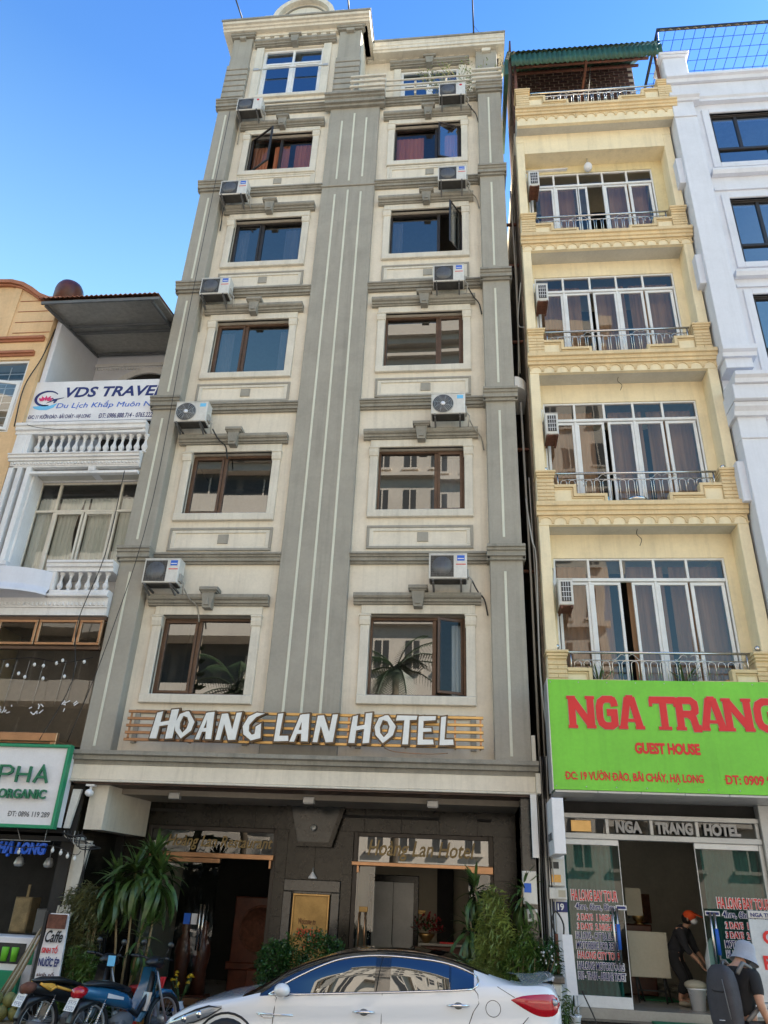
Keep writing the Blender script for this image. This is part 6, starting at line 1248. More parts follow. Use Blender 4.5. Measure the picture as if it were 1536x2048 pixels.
tl = patch([(.44, .945), (.58, .87), (.72, .815), (.86, .81), (.93, .84), (.972, .9)], [(.44, .95), (.55, .985), (.7, 1.005), (.85, 1.012), (.93, 1.0), (.972, .97)], .44, .972, .022).build('tail_light', M['lred'], car)
MB().ball(on(.90, .94, .012), .05, 10, 8, (.8, .5, .7)).build('reflector', M['lclear'], tl, loc=(0, 0, 0))
hl = patch([(-3.33, .50), (-3.2, .515), (-3.0, .56), (-2.85, .62), (-2.70, .70)], [(-3.33, .535), (-3.2, .60), (-3.0, .675), (-2.85, .722), (-2.70, .735)], -3.33, -2.70, .012).build('headlight', M['lclear'], car)
b = MB(); ribbon(b, [(-3.3, .51), (-3.0, .565), (-2.85, .625), (-2.70, .715), (-2.85, .725), (-3.0, .68), (-3.25, .57)], .008, .01); b.build('headlight_rim', M['bblack'], hl, loc=(0, 0, 0))
for x, z in ((-3.12, .585), (-2.95, .64)): MB().ball(on(x, z, -.02), .045, 10, 8).build('projector', M['chrome'], hl, loc=(0, 0, 0))
v = MB(); ribbon(v, [(-2.30, .69), (-2.1, .685), (-1.9, .69)], .008, .004); ribbon(v, [(-2.30, .69), (-2.22, .655), (-2.12, .66), (-2.12, .685)], .006, .003); v.build('fender_trim', M['chrome'], car)
mr = MB().ball((-2.02, YC-wf(-2.0)-.10, .925), .09, 12, 8, (1.0, .9, .75)).tube([(-2.03, YC-wf(-2.0)+.05, .88), (-2.02, YC-wf(-2.0)-.05, .89)], .03).build('door_mirror', M['carw'], car)
MB().box(-2.0, -1.95, YC-wf(-2)-.13, YC-wf(-2)-.03, .87, .875).build('mirror_base', M['bblack'], mr, loc=(0, 0, 0))
b = MB(); n = 14; vs = []
for j, (dx, dz) in enumerate(((0, -.01), (.06, .028), (.16, .052), (.175, .038), (.14, -.03))):
    for i in range(n+1): t = i/n*2-1; vs.append((.80+dx-.06*t*t, YC+t*.60, 1.095+dz-.02*t**4))
b.add(vs, [(j*(n+1)+i, j*(n+1)+i+1, (j+1)*(n+1)+i+1, (j+1)*(n+1)+i) for j in range(4) for i in range(n)], True); b.build('spoiler', M['carw'], car)
for x in (-2.62, .14):
    for s in (-1, 1):
        y = YC+s*.80
        w_ = MB().lathe([(.2, -.11), (.29, -.11), (.315, -.07), (.315, .07), (.29, .11), (.2, .11)], (x, y, .315), 28, 'y').build('tyre', M['black'], car)
        b = MB().lathe([(.0, .06), (.06, .07), (.06, .05), (.18, .03), (.205, .1), (.205, -.1)], (x, y, .315), 24, 'y')
        for k in range(5): a = k*2*PI/5; b.tube([(x+.05*math.cos(a), y-.065*(1 if s < 0 else -1), .315+.05*math.sin(a)), (x+.19*math.cos(a), y-.06*(1 if s < 0 else -1), .315+.19*math.sin(a))], .02, 5)
        b.build('rim', M['alum'], w_, loc=(0, 0, 0))
        pts = [on(x+.36*math.cos(t), .315+.36*math.sin(t), .0, s < 0) for t in [PI*(-.12)+PI*1.24*i/18 for i in range(19)]]; MB().tube(pts, .012, 5).build('wheel_arch', M['bblack'], car)
# ================================================================ motorbikes
def motorbike(label, loc, rz, body, decal, style):
    t = thing('motorbike', label, 'motorbike', loc, rz, 'motorbikes parked in front of the hotel'); W0 = dict(loc=(0, 0, 0))
    for x in (0, 1.22):
        b = MB(); n = 28
        vs = []; 
        for i in range(n):
            a = 2*PI*i/n
            for k in range(8): u = 2*PI*k/8; r = .27+.032*math.cos(u); vs.append((x+r*math.cos(a), .038*math.sin(u), .30+r*math.sin(a)))
        b.add(vs, [(i*8+k, i*8+(k+1) % 8, ((i+1) % n)*8+(k+1) % 8, ((i+1) % n)*8+k) for i in range(n) for k in range(8)], True); w = b.build('wheel', M['black'], t, **W0)
        b = MB().lathe([(.23, -.018), (.245, -.018), (.245, .018), (.23, .018)], (x, 0, .30), 28, 'y', ring=True).lathe([(.04, -.06), (.05, 0), (.04, .06)], (x, 0, .3), 10, 'y')
        for k in range(18): a = k*2*PI/18; b.tube([(x+.04*math.cos(a+.3), .02*(-1)**k, .3+.04*math.sin(a+.3)), (x+.235*math.cos(a), 0, .3+.235*math.sin(a))], .002, 3)
        b.build('rim', M['alum'], w, **W0)
    def shell(pts, ws, name, m, par=t):      # side profile stations (x, zlo, zhi) with half widths
        b = MB(); vs = []; n = len(pts)
        for (x, a, c), w in zip(pts, ws):
            for u in range(10): th = 2*PI*u/10; vs.append((x, w*math.sin(th)*(1-.15*math.cos(th)), (a+c)/2-(c-a)/2*math.cos(th)))
        b.add(vs, [(i*10+k, i*10+(k+1) % 10, (i+1)*10+(k+1) % 10, (i+1)*10+k) for i in range(n-1) for k in range(10)]+[tuple(range(10))[::-1], tuple(range((n-1)*10, n*10))], True); return b.build(name, m, par, **W0)
    shell([(-.24, .66, .74), (-.1, .60, .75), (.1, .55, .73), (.3, .50, .70), (.5, .46, .64), (.62, .42, .56)], [.05, .085, .10, .095, .08, .05], 'tail_body', body)
    shell([(-.15, .745, .775), (0, .73, .80), (.2, .71, .79), (.38, .68, .745), (.55, .64, .70)], [.07, .115, .12, .10, .06], 'seat', M['bblack'])
    shell([(-.30, .63, .73), (-.22, .61, .755), (-.12, .64, .74)], [.05, .085, .07], 'tail_light', M['lred'] if style == 0 else M['rust'])
    shell([(-.30, .35, .39), (-.22, .44, .60), (-.05, .52, .60), (.1, .54, .60)], [.05, .075, .07, .05], 'mudguard', M['bblack'])
    pl = MB().hexa([(-.335, -.085, .50), (-.335, .085, .50), (-.325, .085, .50), (-.325, -.085, .50), (-.275, -.085, .63), (-.275, .085, .63), (-.265, .085, .63), (-.265, -.085, .63)]).build('licence_plate', M['plate'], t, **W0)
    # characters on the plate
    b = MB(); random.seed(int(loc[0]*100))
    for r_, (z, n) in enumerate(((.585, 4), (.53, 4))):
        for k in range(n):
            y = .06-k*.036; xx = -.340+(z-.50)/.13*.06+.0; q = MB()
            pts = random.choice([[(0, 0), (.02, 0), (.02, .018), (0, .018), (0, .034), (.02, .034)], [(0, .034), (.02, .034), (.008, 0)], [(0, 0), (.02, 0), (.02, .034), (0, .034), (0, 0)], [(.02, 0), (.02, .034), (0, .034), (0, .018), (.02, .018)]])
            for (u0, v0), (u1, v1) in zip(pts, pts[1:]): b.tube([(xx-.002+v0*.46, y-u0, z-.017+v0), (xx-.002+v1*.46, y-u1, z-.017+v1)], .0028, 4)
    b.build('plate_digits', M['navy'], pl, **W0)
    if style == 0:
        for s in (-1, 1): MB().hexa([(.15, s*.103, .61), (.42, s*.090, .57), (.42, s*.093, .60), (.15, s*.106, .66), (.15, s*.096, .61), (.42, s*.083, .57), (.42, s*.086, .60), (.15, s*.099, .66)]).build('decal', M['sheet'], t, **W0)
    else:
        for s in (-1, 1):
            b = MB(); P = [(-.12, .735), (.04, .655), (.12, .69), (.46, .60)]
            for (a, c), (e, f) in zip(P, P[1:]): b.tube([(a, s*.098, c), (e, s*.103, f)], .016, 5)
            b.hexa([(-.1, s*.09, .72), (.04, s*.102, .675), (.10, s*.102, .70), (.05, s*.10, .715), (-.1, s*.08, .735), (.04, s*.09, .69), (.1, s*.09, .715), (.05, s*.09, .73)]); b.build('decal', decal, t, **W0)
    # engine, exhaust, shocks
    b = MB().ball((.52, 0, .32), .14, 12, 8, (1.3, .7, .8)).box(.35, .62, -.09, .09, .22, .34).lathe([(.06, -.1), (.06, .1)], (.45, 0, .30), 14, 'y').tube([(.1, .05, .30), (.5, .06, .34)], .03); b.build('engine', M['greyw'], t, **W0)
    MB().tube([(.62, -.08, .27), (.45, -.12, .21), (.2, -.13, .24), (-.22, -.14, .33)], [.015, .03, .045, .04], 10).build('exhaust', M['acb'], t, **W0)
    for s in (-1, 1):
        b = MB().tube([(.02, s*.09, .30), (.14, s*.085, .60)], .008, 6)
        for k in range(10): b.lathe([(.018, -.004), (.024, 0), (.018, .004)], (.045+k*.0085, s*.0895, .36+k*.0215), 8)
        b.build('shock_absorber', M['chrome'], t, **W0)
    # leg shield, fork, bars
    fr = body if style == 0 else M['bblack']
    b = MB(); vs = []; P = [(.80, .30, .13), (.86, .42, .17), (.93, .58, .18), (.97, .72, .15), (.96, .84, .12), (.93, .90, .08)]
    for x, z, w in P:
        for u in range(9): s = u/4-1; vs.append((x-.10*s*s, w*s, z))
    b.add(vs, [(j*9+i, j*9+i+1, (j+1)*9+i+1, (j+1)*9+i) for j in range(len(P)-1) for i in range(8)], True)
    b.add([(v[0]+.025, v[1], v[2]) for v in vs], [(j*9+i, (j+1)*9+i, (j+1)*9+i+1, j*9+i+1) for j in range(len(P)-1) for i in range(8)], True); b.build('leg_shield', fr, t, **W0)
    MB().hexa([(.86, -.08, .42), (.90, -.08, .62), (.88, -.05, .62), (.82, -.05, .42), (.86, .08, .42), (.90, .08, .62), (.88, .05, .62), (.82, .05, .42)]).build('inner_panel', M['alum'] if style == 0 else M['greyw'], t, **W0)
    b = MB().tube([(.55, 0, .50), (.75, 0, .38), (.92, 0, .60), (.95, 0, .85)], .04, 8); b.build('frame', M['bblack'], t, **W0)
    b = MB()
    for s in (-1, 1): b.tube([(1.22, s*.06, .30), (1.06, s*.06, .62), (.98, s*.03, .85)], .016, 8)
    b.build('fork', M['alum'], t, **W0); shell([(1.05, .52, .62), (1.15, .58, .645), (1.28, .58, .63), (1.42, .5, .55)], [.03, .06, .06, .03], 'front_mudguard', fr)
    shell([(.82, .93, .97), (.90, .90, 1.03), (1.0, .88, 1.02), (1.08, .88, .96)], [.06, .10, .10, .05], 'headset', M['bblack'])
    b = MB()
    for s in (-1, 1): b.tube([(.92, s*.06, .98), (.9, s*.2, 1.01), (.84, s*.33, 1.02)], .013, 8).tube([(.87, s*.24, 1.015), (.83, s*.35, 1.02)], .019, 8).tube([(.95, s*.18, 1.0), (.93, s*.34, 1.0)], .006, 5)
    b.build('handlebar', M['bblack'], t, **W0)
    for s in (-1, 1):
        m_ = MB().tube([(.91, s*.2, 1.01), (.93, s*.24, 1.14)], .006, 5).ball((.93, s*.26, 1.17), .06, 10, 6, (.3, 1, .65)).build('mirror', M['bblack'], t, **W0)
    MB().tube([(.45, .08, .25), (.42, .2, .02)], .012).build('side_stand', M['alum'], t, **W0); MB().tube([(.5, -.18, .28), (.5, .18, .28)], .014).build('footrest', M['bblack'], t, **W0)
    return t
motorbike('blue motorbike with white licence plate, parked between the black motorbike and the car', (-4.62, -1.95, 0), math.radians(64), M['bblue'], M['sheet'], 0)
motorbike('black and yellow motorbike parked nearest the coconuts', (-5.33, -1.85, 0), math.radians(62), M['bblack'], M['byel'], 1)
random.seed(11)
tag(MB().box(-4.78, -4.68, -1.32, -1.31, .90, 1.02).build('tag_card', M['ltblue']), 'light blue card hanging from the black motorbike bars', 'card')
# ================================================================ plants
LF = [leafmesh('leaf', L, w, d, M['leaf'], 7) for L, w, d in ((.60, .07, 1.0), (.66, .075, 1.35), (.52, .065, .6), (.64, .075, 1.75), (.42, .055, .25))]
def head(par, x, y, z, n, sc=1):
    for k in range(n):
        t = k/n; m_ = LF[4] if t < .12 else LF[2] if t < .3 else LF[0] if t < .55 else LF[1] if t < .78 else LF[3]
        el = 1.15-2.0*t+random.uniform(-.2, .2); s = sc*random.uniform(.75, 1.08)
        inst('leaf', m_, par, (x+random.uniform(-.03, .03), y+random.uniform(-.03, .03), z-.30*t), (random.uniform(-.3, .3), -el, random.uniform(0, 2*PI)), (s, s, s))
d1 = thing('dracaena', 'large dracaena with drooping dark green leaves left of the restaurant door', 'plant', (-4.9, -.3, .15))
for (bx, x, y, z) in ((-4.95, -5.0, -.35, 2.08), (-4.72, -4.62, -.3, 2.02), (-4.85, -4.82, -.2, 2.24), (-5.05, -5.3, -.25, 1.92)): 
    MB().tube([(bx, -.3, .2), ((bx+x)/2+.03, (y-.3)/2, z*.55), (x, y, z-.05)], [.022, .018, .014], 6).build('stem', M['stem'], d1); head(d1, x, y, z+.06, 78)
head(d1, -4.75, -.35, 1.25, 20, .7)
MB().lathe([(.15, .15), (.2, .45), (.22, .47), (.19, .47), (.17, .42), (0, .42)], (-4.9, -.3, 0), 18).build('pot', M['terra'], d1)
d2 = thing('dracaena', 'dracaena with tall leaf heads behind the bamboo, right of the hotel door', 'plant', (.4, -.2, .15))
for (bx, x, y, z) in ((.3, .1, -.15, 2.1), (.55, .78, -.25, 2.08), (.3, .02, -.2, 1.6)): MB().tube([(bx, -.2, .2), (x, y, z)], [.022, .014], 6).build('stem', M['stem'], d2); head(d2, x, y, z, 38, .78)
MB().lathe([(.15, .15), (.2, .45), (.22, .47), (.19, .47), (.17, .42), (0, .42)], (.42, -.2, 0), 18).build('pot', M['terra'], d2)
def bamboo(name, label, x0, x1, y, z0, z1, nst, nlf, m, shape, par_cat='bamboo'):
    t = thing(name, label, par_cat, ((x0+x1)/2, y, .15)); b = MB()
    for k in range(nst): x = x0+(x1-x0)*(k+.5)/nst; b.tube([((x0+x1)/2+(x-(x0+x1)/2)*.4, y+random.uniform(-.08, .08), z0), (x, y+random.uniform(-.1, .1), (z0+z1)/2), (x+random.uniform(-.1, .1), y, z0+(z1-z0)*shape((k+.5)/nst))], [.009, .007, .003], 5)
    b.build('stems', M['stem'], t, kind='stuff'); b = MB(); cl = []
    for k in range(nlf//9): u = random.random(); h = shape(u); cl.append((x0+(x1-x0)*u, y+random.gauss(0, .11), z0+(z1-z0)*h*(1-random.random()**1.3*.95)))
    for (cx, cy, cz) in cl:
        for _ in range(9):
            az = random.uniform(0, 6.28); el = random.uniform(-1.0, .5); L = random.uniform(.07, .14); d = Vector((math.cos(az)*math.cos(el), math.sin(az)*math.cos(el), math.sin(el))); w = d.cross(Vector((random.random(), random.random(), 1))).normalized()*L*.09
            p = Vector((cx, cy, cz))+Vector((random.gauss(0, .035), random.gauss(0, .035), random.gauss(0, .035))); dr = Vector((0, 0, -L*.18)); b.add([p, p+d*L*.45+w, p+d*L+dr, p+d*L*.45-w], [(0, 1, 2, 3)])
    b.build('foliage', m, t, kind='stuff'); return t
M['leafg'] = mat('fresh_green_leaf', (.07, .13, .02), .45, .45, 5, 0); M['leafo'] = mat('olive_leaf', (.085, .09, .03), .5, .45, 5, 0)
bamboo('bamboo_clump', 'tall dense yellow green bamboo right of the hotel door, in front of the dracaena', .12, .62, -.35, .3, 2.05, 16, 5200, M['leafy'], lambda u: .55+.45*math.sin(PI*min(1, u*1.05)))
bamboo('bamboo_clump', 'lower fresh green bamboo leaning over the planter at the right of the hotel', .25, .9, -.5, .25, 1.75, 12, 3200, M['leafg'], lambda u: .45+.5*u)
bamboo('bamboo_clump', 'bushy bamboo between the drinks poster and the large dracaena', -5.92, -5.42, -.4, .3, 1.85, 14, 4200, M['leafo'], lambda u: 1.0-.15*abs(u-.5))
bamboo('bamboo_clump', 'short bright bamboo just behind the motorbikes', -5.7, -4.95, -.6, .2, 1.05, 10, 2200, M['leafg'], lambda u: .6+.4*math.sin(u*5))
bx = thing('box_shrub', 'rounded dense dark green shrub in front of the brass plaque', 'shrub', (-2.4, -.3, .15))
lb_, cl = MB(), [(-2.3, -.3, 1.0, .42), (-2.62, -.3, .82, .38), (-2.05, -.28, 1.0, .33), (-2.35, -.3, .55, .45), (-2.75, -.35, 1.0, .24)]
for k in range(11000):
    c = random.choice(cl); u = Vector((random.gauss(0, 1), random.gauss(0, 1), random.gauss(0, 1))).normalized(); r = c[3]*(random.uniform(.70, 1.03)+.07*math.sin(u.x*9+u.z*11)); p = Vector(c[:3])+u*r
    d = (u+Vector((random.gauss(0, .6), random.gauss(0, .6), random.gauss(0, .6)))).normalized(); w = d.cross(Vector((random.random(), random.random(), random.random()))).normalized()*.013; L = .042; lb_.add([p, p+d*L*.5+w, p+d*L, p+d*L*.5-w], [(0, 1, 2, 3)])
lb_.build('foliage', M['leafd'], bx, kind='stuff')
b = MB()
for k in range(14): b.tube([(-2.4+random.uniform(-.05, .05), -.3, .3), (-2.4+random.uniform(-.35, .35), -.3+random.uniform(-.2, .2), random.uniform(.7, 1.1))], [.015, .004], 5)
b.build('stems', M['bark'], bx, kind='stuff'); MB().lathe([(.2, .15), (.26, .4), (.28, .42), (0, .40)], (-2.4, -.3, 0), 18).build('pot', M['terra'], bx)
ws = bamboo('flowering_shrub', 'small leafy plant with white flowers in front of the electric meters', .78, 1.2, -.35, .95, 1.45, 6, 900, M['leafd'], lambda u: .7+.3*math.sin(u*3), 'plant')
b = MB()
for k in range(16): b.ball((1.08+random.gauss(0, .07), -.45+random.gauss(0, .04), 1.22+random.gauss(0, .08)), .014, 6, 4)
b.build('flowers', M['white'], ws, kind='stuff')
pb = thing('stone_planter', 'weathered stone planter box with orange sticker behind the car boot', 'planter', (.9, -.4, .15))
MB().bbox(.6, 1.22, -.6, -.2, .15, .93, .015).build('box', M['acw'], pb); MB().bbox(.56, 1.26, -.64, -.16, .93, 1.01, .015).build('rim', M['conc'], pb); MB().box(.98, 1.12, -.606, -.601, .76, .89).build('sticker', M['plast'], pb)
g = thing('white_board', 'blank white board leaning beside the left shop glass', 'board', (1.4, -.4, .15)); MB().hexa([(1.30, -.50, .80), (1.44, -.50, .80), (1.44, -.48, .80), (1.30, -.48, .80), (1.28, -.40, 1.50), (1.42, -.40, 1.50), (1.42, -.38, 1.50), (1.28, -.38, 1.50)]).build('panel', M['sheet'], g); MB().tube([(1.43, -.5, .15), (1.43, -.46, .85)], .012).build('leg', M['alum'], g)
g = thing('plastic_pot', 'white plastic pot with thin grassy plant on the guest house step', 'plant pot', (1.38, -.45, .34)); MB().lathe([(.055, .0), (.08, .20), (.09, .21), (.09, .23), (.07, .22), (0, .2)], (1.38, -.45, .345), 18).build('pot', M['white'], g)
for k in range(14): inst('leaf', SP[k % 2], g, (1.36, -.45, .55), (0, -random.uniform(.8, 1.5), random.uniform(0, 6.3)), (.55, .4, .6))
tag(MB().tube([(1.5, -.4, .85), (1.62, -.42, .6), (1.66, -.44, .5), (1.6, -.45, .47), (1.54, -.44, .5)], .010).build('umbrella_hook', M['wire']), 'dark hooked rod leaning on the guest house step', 'rod')
MB().bbox(1.2, 1.24, -.3, -.25, .4, 1.5, .005).build('post', M['rust'], pb)
tag(MB().lathe([(.1, .0), (.14, .12), (.145, .14), (.12, .13), (0, .11)], (1.12, -.7, 0), 14).build('clay_pot', M['terra']), 'clay pot on the ground behind the car boot', 'pot')
bamboo('grass_tuft', 'trailing green tuft beside the white plastic pot', 1.05, 1.3, -.6, .1, .95, 4, 700, M['leafg'], lambda u: .8, 'plant')
# flowers, buckets
fv = thing('chrysanthemum_vase', 'blue and white porcelain vase with yellow chrysanthemums at the restaurant door', 'vase', (-4.03, -.4, .22))
MB().lathe([(.04, 0), (.075, .05), (.08, .12), (.05, .18), (.055, .2), (0, .19)], (-4.03, -.4, .25), 18).build('vase', M['porc'], fv); b = MB()
for k in range(5): a = k*1.3; b.ball((-4.03+.074*math.cos(a), -.4+.074*math.sin(a), .35), .022, 6, 5, (1, .5, 1))
b.build('blue_pattern', M['blue'], fv); b, f_ = MB(), MB()
for k in range(12):
    x, y, z = -4.03+random.uniform(-.14, .16), -.4+random.uniform(-.1, .1), .62+random.uniform(-.05, .16); b.tube([(-4.03, -.4, .43), ((x-4.03)/2, (y-.4)/2, .55), (x, y, z)], .004, 4)
    for m_ in range(26): u = Vector((random.gauss(0, 1), random.gauss(0, 1), abs(random.gauss(0, 1)))).normalized(); w = u.cross(Vector((.2, .5, 1))).normalized()*.008; p = Vector((x, y, z)); f_.add([p, p+u*.022+w, p+u*.038, p+u*.022-w], [(0, 1, 2, 3)])
f_.build('flowers', M['yflow'], fv, kind='stuff'); b.build('stems', M['leafd'], fv, kind='stuff')
g = thing('incense_vase', 'slim patterned vase with red sticks left of the yellow flowers', 'vase', (-4.36, -.35, .22)); MB().lathe([(.035, 0), (.04, .02), (.035, .2), (.045, .22), (0, .2)], (-4.36, -.35, .25), 14).build('vase', M['porc'], g)
for k in range(6): MB().tube([(-4.36, -.35, .4), (-4.33+random.uniform(-.04, .06), -.35+random.uniform(-.03, .03), .72)], [.004, .014], 5).build('stick', M['red'], g)
def bucket(name, label, x, y, z, r, h, m, hm):
    t = thing(name, label, 'bucket', (x, y, z)); MB().lathe([(r*.72, 0), (r*.98, h*.93), (r*1.08, h*.93), (r*1.08, h), (r*.95, h), (r*.7, .03), (0, .03)], (x, y, z), 22).build('body', m, t)
    MB().tube([(x+r*1.05*math.cos(t_), y-r*.25-r*.3*math.sin(t_), z+h*.93-h*.38*math.sin(t_)) for t_ in [PI*i/12 for i in range(13)]], .006, 5).build('handle', hm, t); return t
bucket('bucket', 'yellow plastic bucket beside the blue motorbike', -4.42, -.62, .155, .115, .30, M['plast'], M['acb'])
wb = bucket('bucket', 'white bucket with a cloth on top, on the guest house floor', 3.21, .45, .62, .125, .27, M['white'], M['alum']); MB().ball((3.2, .45, .92), .15, 14, 8, (1.05, 1, .45)).build('cloth', M['beige'], wb)
tag(MB().lathe([(.1, 0), (.16, .2), (.175, .21), (.175, .23), (.15, .22), (0, .1)], (-4.58, -.45, .38), 20).box(-4.7, -4.46, -.57, -.33, .15, .38).build('red_basin', M['rplast']), 'dark red plastic basin on a block behind the blue motorbike', 'basin')
tag(MB().bbox(-3.95, -3.05, -1.0, -.5, .156, .17, .01).build('red_carpet', M['red']), 'red carpet on the pavement in front of the restaurant', 'carpet')
for k in range(3): MB().bbox(-4.5, -3.0, .45+k*.15, .75+k*.15, .15+k*.02, .17+k*.02, .004).build('step', M['bgranite'], H)
dk = thing('lobby_desk', 'dark red wooden lobby desk with pale top behind the hotel door', 'desk', (-.45, 2.5, .2)); MB().bbox(-.82, .0, 2.3, 2.8, .2, 1.14, .015).build('body', M['wood'], dk); MB().bbox(-.86, .02, 2.25, 2.82, 1.14, 1.18, .01).build('top', M['tilem'], dk)
pt = thing('poinsettia', 'dark red poinsettia in a gilt bowl on the lobby desk', 'plant', (-.73, 2.4, 1.18)); MB().lathe([(.05, 0), (.13, .10), (.15, .14), (.12, .13), (0, .1)], (-.73, 2.4, 1.18), 18).build('bowl', M['gold'], pt); b, g_ = MB(), MB()
for k in range(260):
    u = Vector((random.gauss(0, 1), random.gauss(0, .8), abs(random.gauss(0, .8)))).normalized(); p = Vector((-.73, 2.4, 1.33))+u*random.uniform(.1, .30); d = (u+Vector((random.gauss(0, .7), random.gauss(0, .7), random.gauss(0, .5)))).normalized(); w = d.cross(Vector((.3, .1, 1))).normalized()*.022; (b if k % 3 else g_).add([p, p+d*.035+w, p+d*.08, p+d*.035-w], [(0, 1, 2, 3)])
b.build('petals', M['rflow'], pt, kind='stuff'); g_.build('leaves', M['leafd'], pt, kind='stuff')
tag(MB().box(-.5, -.2, 2.35, 2.5, 1.181, 1.2).build('book', M['red']), 'red book lying on the lobby desk', 'book')
tag(MB().bbox(-3.9, -3.4, 2.6, 3.0, .2, .62, .02).build('stool', M['wood']), 'dark wooden stool in front of the carved screen', 'stool')
# standing menu board at the right edge
mn = thing('menu_board', 'grey standing board with red capital letters at the right edge of the photo', 'sign', (3.9, -1.0, .15))
MB().hexa([(3.58, -1.12, .9), (4.4, -1.12, .9), (4.4, -1.09, .9), (3.58, -1.09, .9), (3.62, -.98, 1.80), (4.4, -.98, 1.80), (4.4, -.95, 1.80), (3.62, -.95, 1.80)]).bbox(3.62, 4.4, -.99, -.95, 1.81, 1.90, .004).bbox(3.60, 4.4, -1.13, -1.09, .78, .89, .004).build('panel', M['alum'], mn)
MB().box(3.6, 3.63, -1.1, -1.07, 0, .8).box(4.37, 4.4, -1.1, -1.07, 0, .8).build('leg', M['alum'], mn)
text('lettering', 'NGA TRANG', 3.65, 4.05, 1.825, 1.875, -.992, M['navy'], mn, .003, .03); text('lettering', 'CHO', 3.75, 4.2, 1.52, 1.68, -1.02, M['red'], mn, .004, .04); text('lettering', 'PHÒNG', 3.70, 4.35, 1.24, 1.40, -1.065, M['red'], mn, .004, .04); text('lettering', 'THUÊ', 3.80, 4.3, .96, 1.12, -1.11, M['red'], mn, .004, .04); text('lettering', 'ĐT: 0909', 3.64, 4.0, .81, .86, -1.132, M['navy'], mn, .003, .02)
# ================================================================ people
def skinmesh(name, J, E, m, par, lv=2):
    ks = list(J); me = bpy.data.meshes.new(name); me.from_pydata([J[k][:3] for k in ks], [(ks.index(a), ks.index(c)) for a, c in E], []); o = bpy.data.objects.new(name, me); COL.objects.link(o)
    s = o.modifiers.new('s', 'SKIN'); s.branch_smoothing = .6
    for i, k in enumerate(ks):
        r = J[k][3]; me.skin_vertices[0].data[i].radius = r if isinstance(r, tuple) else (r, r)
    me.skin_vertices[0].data[0].use_root = True
    u = o.modifiers.new('u', 'SUBSURF'); u.levels = lv; u.render_levels = lv; bpy.context.view_layer.update()
    n = bpy.data.meshes.new_from_object(o.evaluated_get(bpy.context.evaluated_depsgraph_get())); bpy.data.objects.remove(o)
    n.materials.clear(); n.materials.append(m); n.name = name; n.polygons.foreach_set('use_smooth', [True]*len(n.polygons)); n.update(); return link(name, n, par)
def fingers(J, E, wr, d, side, k, L=.075):
    # palm and five fingers from the wrist; d = direction of the hand, side = across the palm
    w, d, s = Vector(wr), Vector(d).normalized(), Vector(side).normalized(); nrm = d.cross(s)
    J[k+'p'] = (*(w+d*.045), (.033, .018)); E.append((k+'w', k+'p')); 
    for i, (off, l) in enumerate(((-.030, .9), (-.010, 1.0), (.010, .95), (.030, .75))):
        a = w+d*.09+s*off; c = a+d*L*.5*l+nrm*.012; e = c+d*L*.4*l+nrm*.025
        J[f'{k}{i}a'] = (*a, .0095); J[f'{k}{i}b'] = (*c, .0085); J[f'{k}{i}c'] = (*e, .007); E += [(k+'p', f'{k}{i}a'), (f'{k}{i}a', f'{k}{i}b'), (f'{k}{i}b', f'{k}{i}c')]
    a = w+d*.03-s*.035; c = a+d*.03-s*.018+nrm*.01; J[k+'ta'] = (*a, .011); J[k+'tb'] = (*c, .009); J[k+'tc'] = (*(c+d*.025+nrm*.01), .008); E += [(k+'p', k+'ta'), (k+'ta', k+'tb'), (k+'tb', k+'tc')]
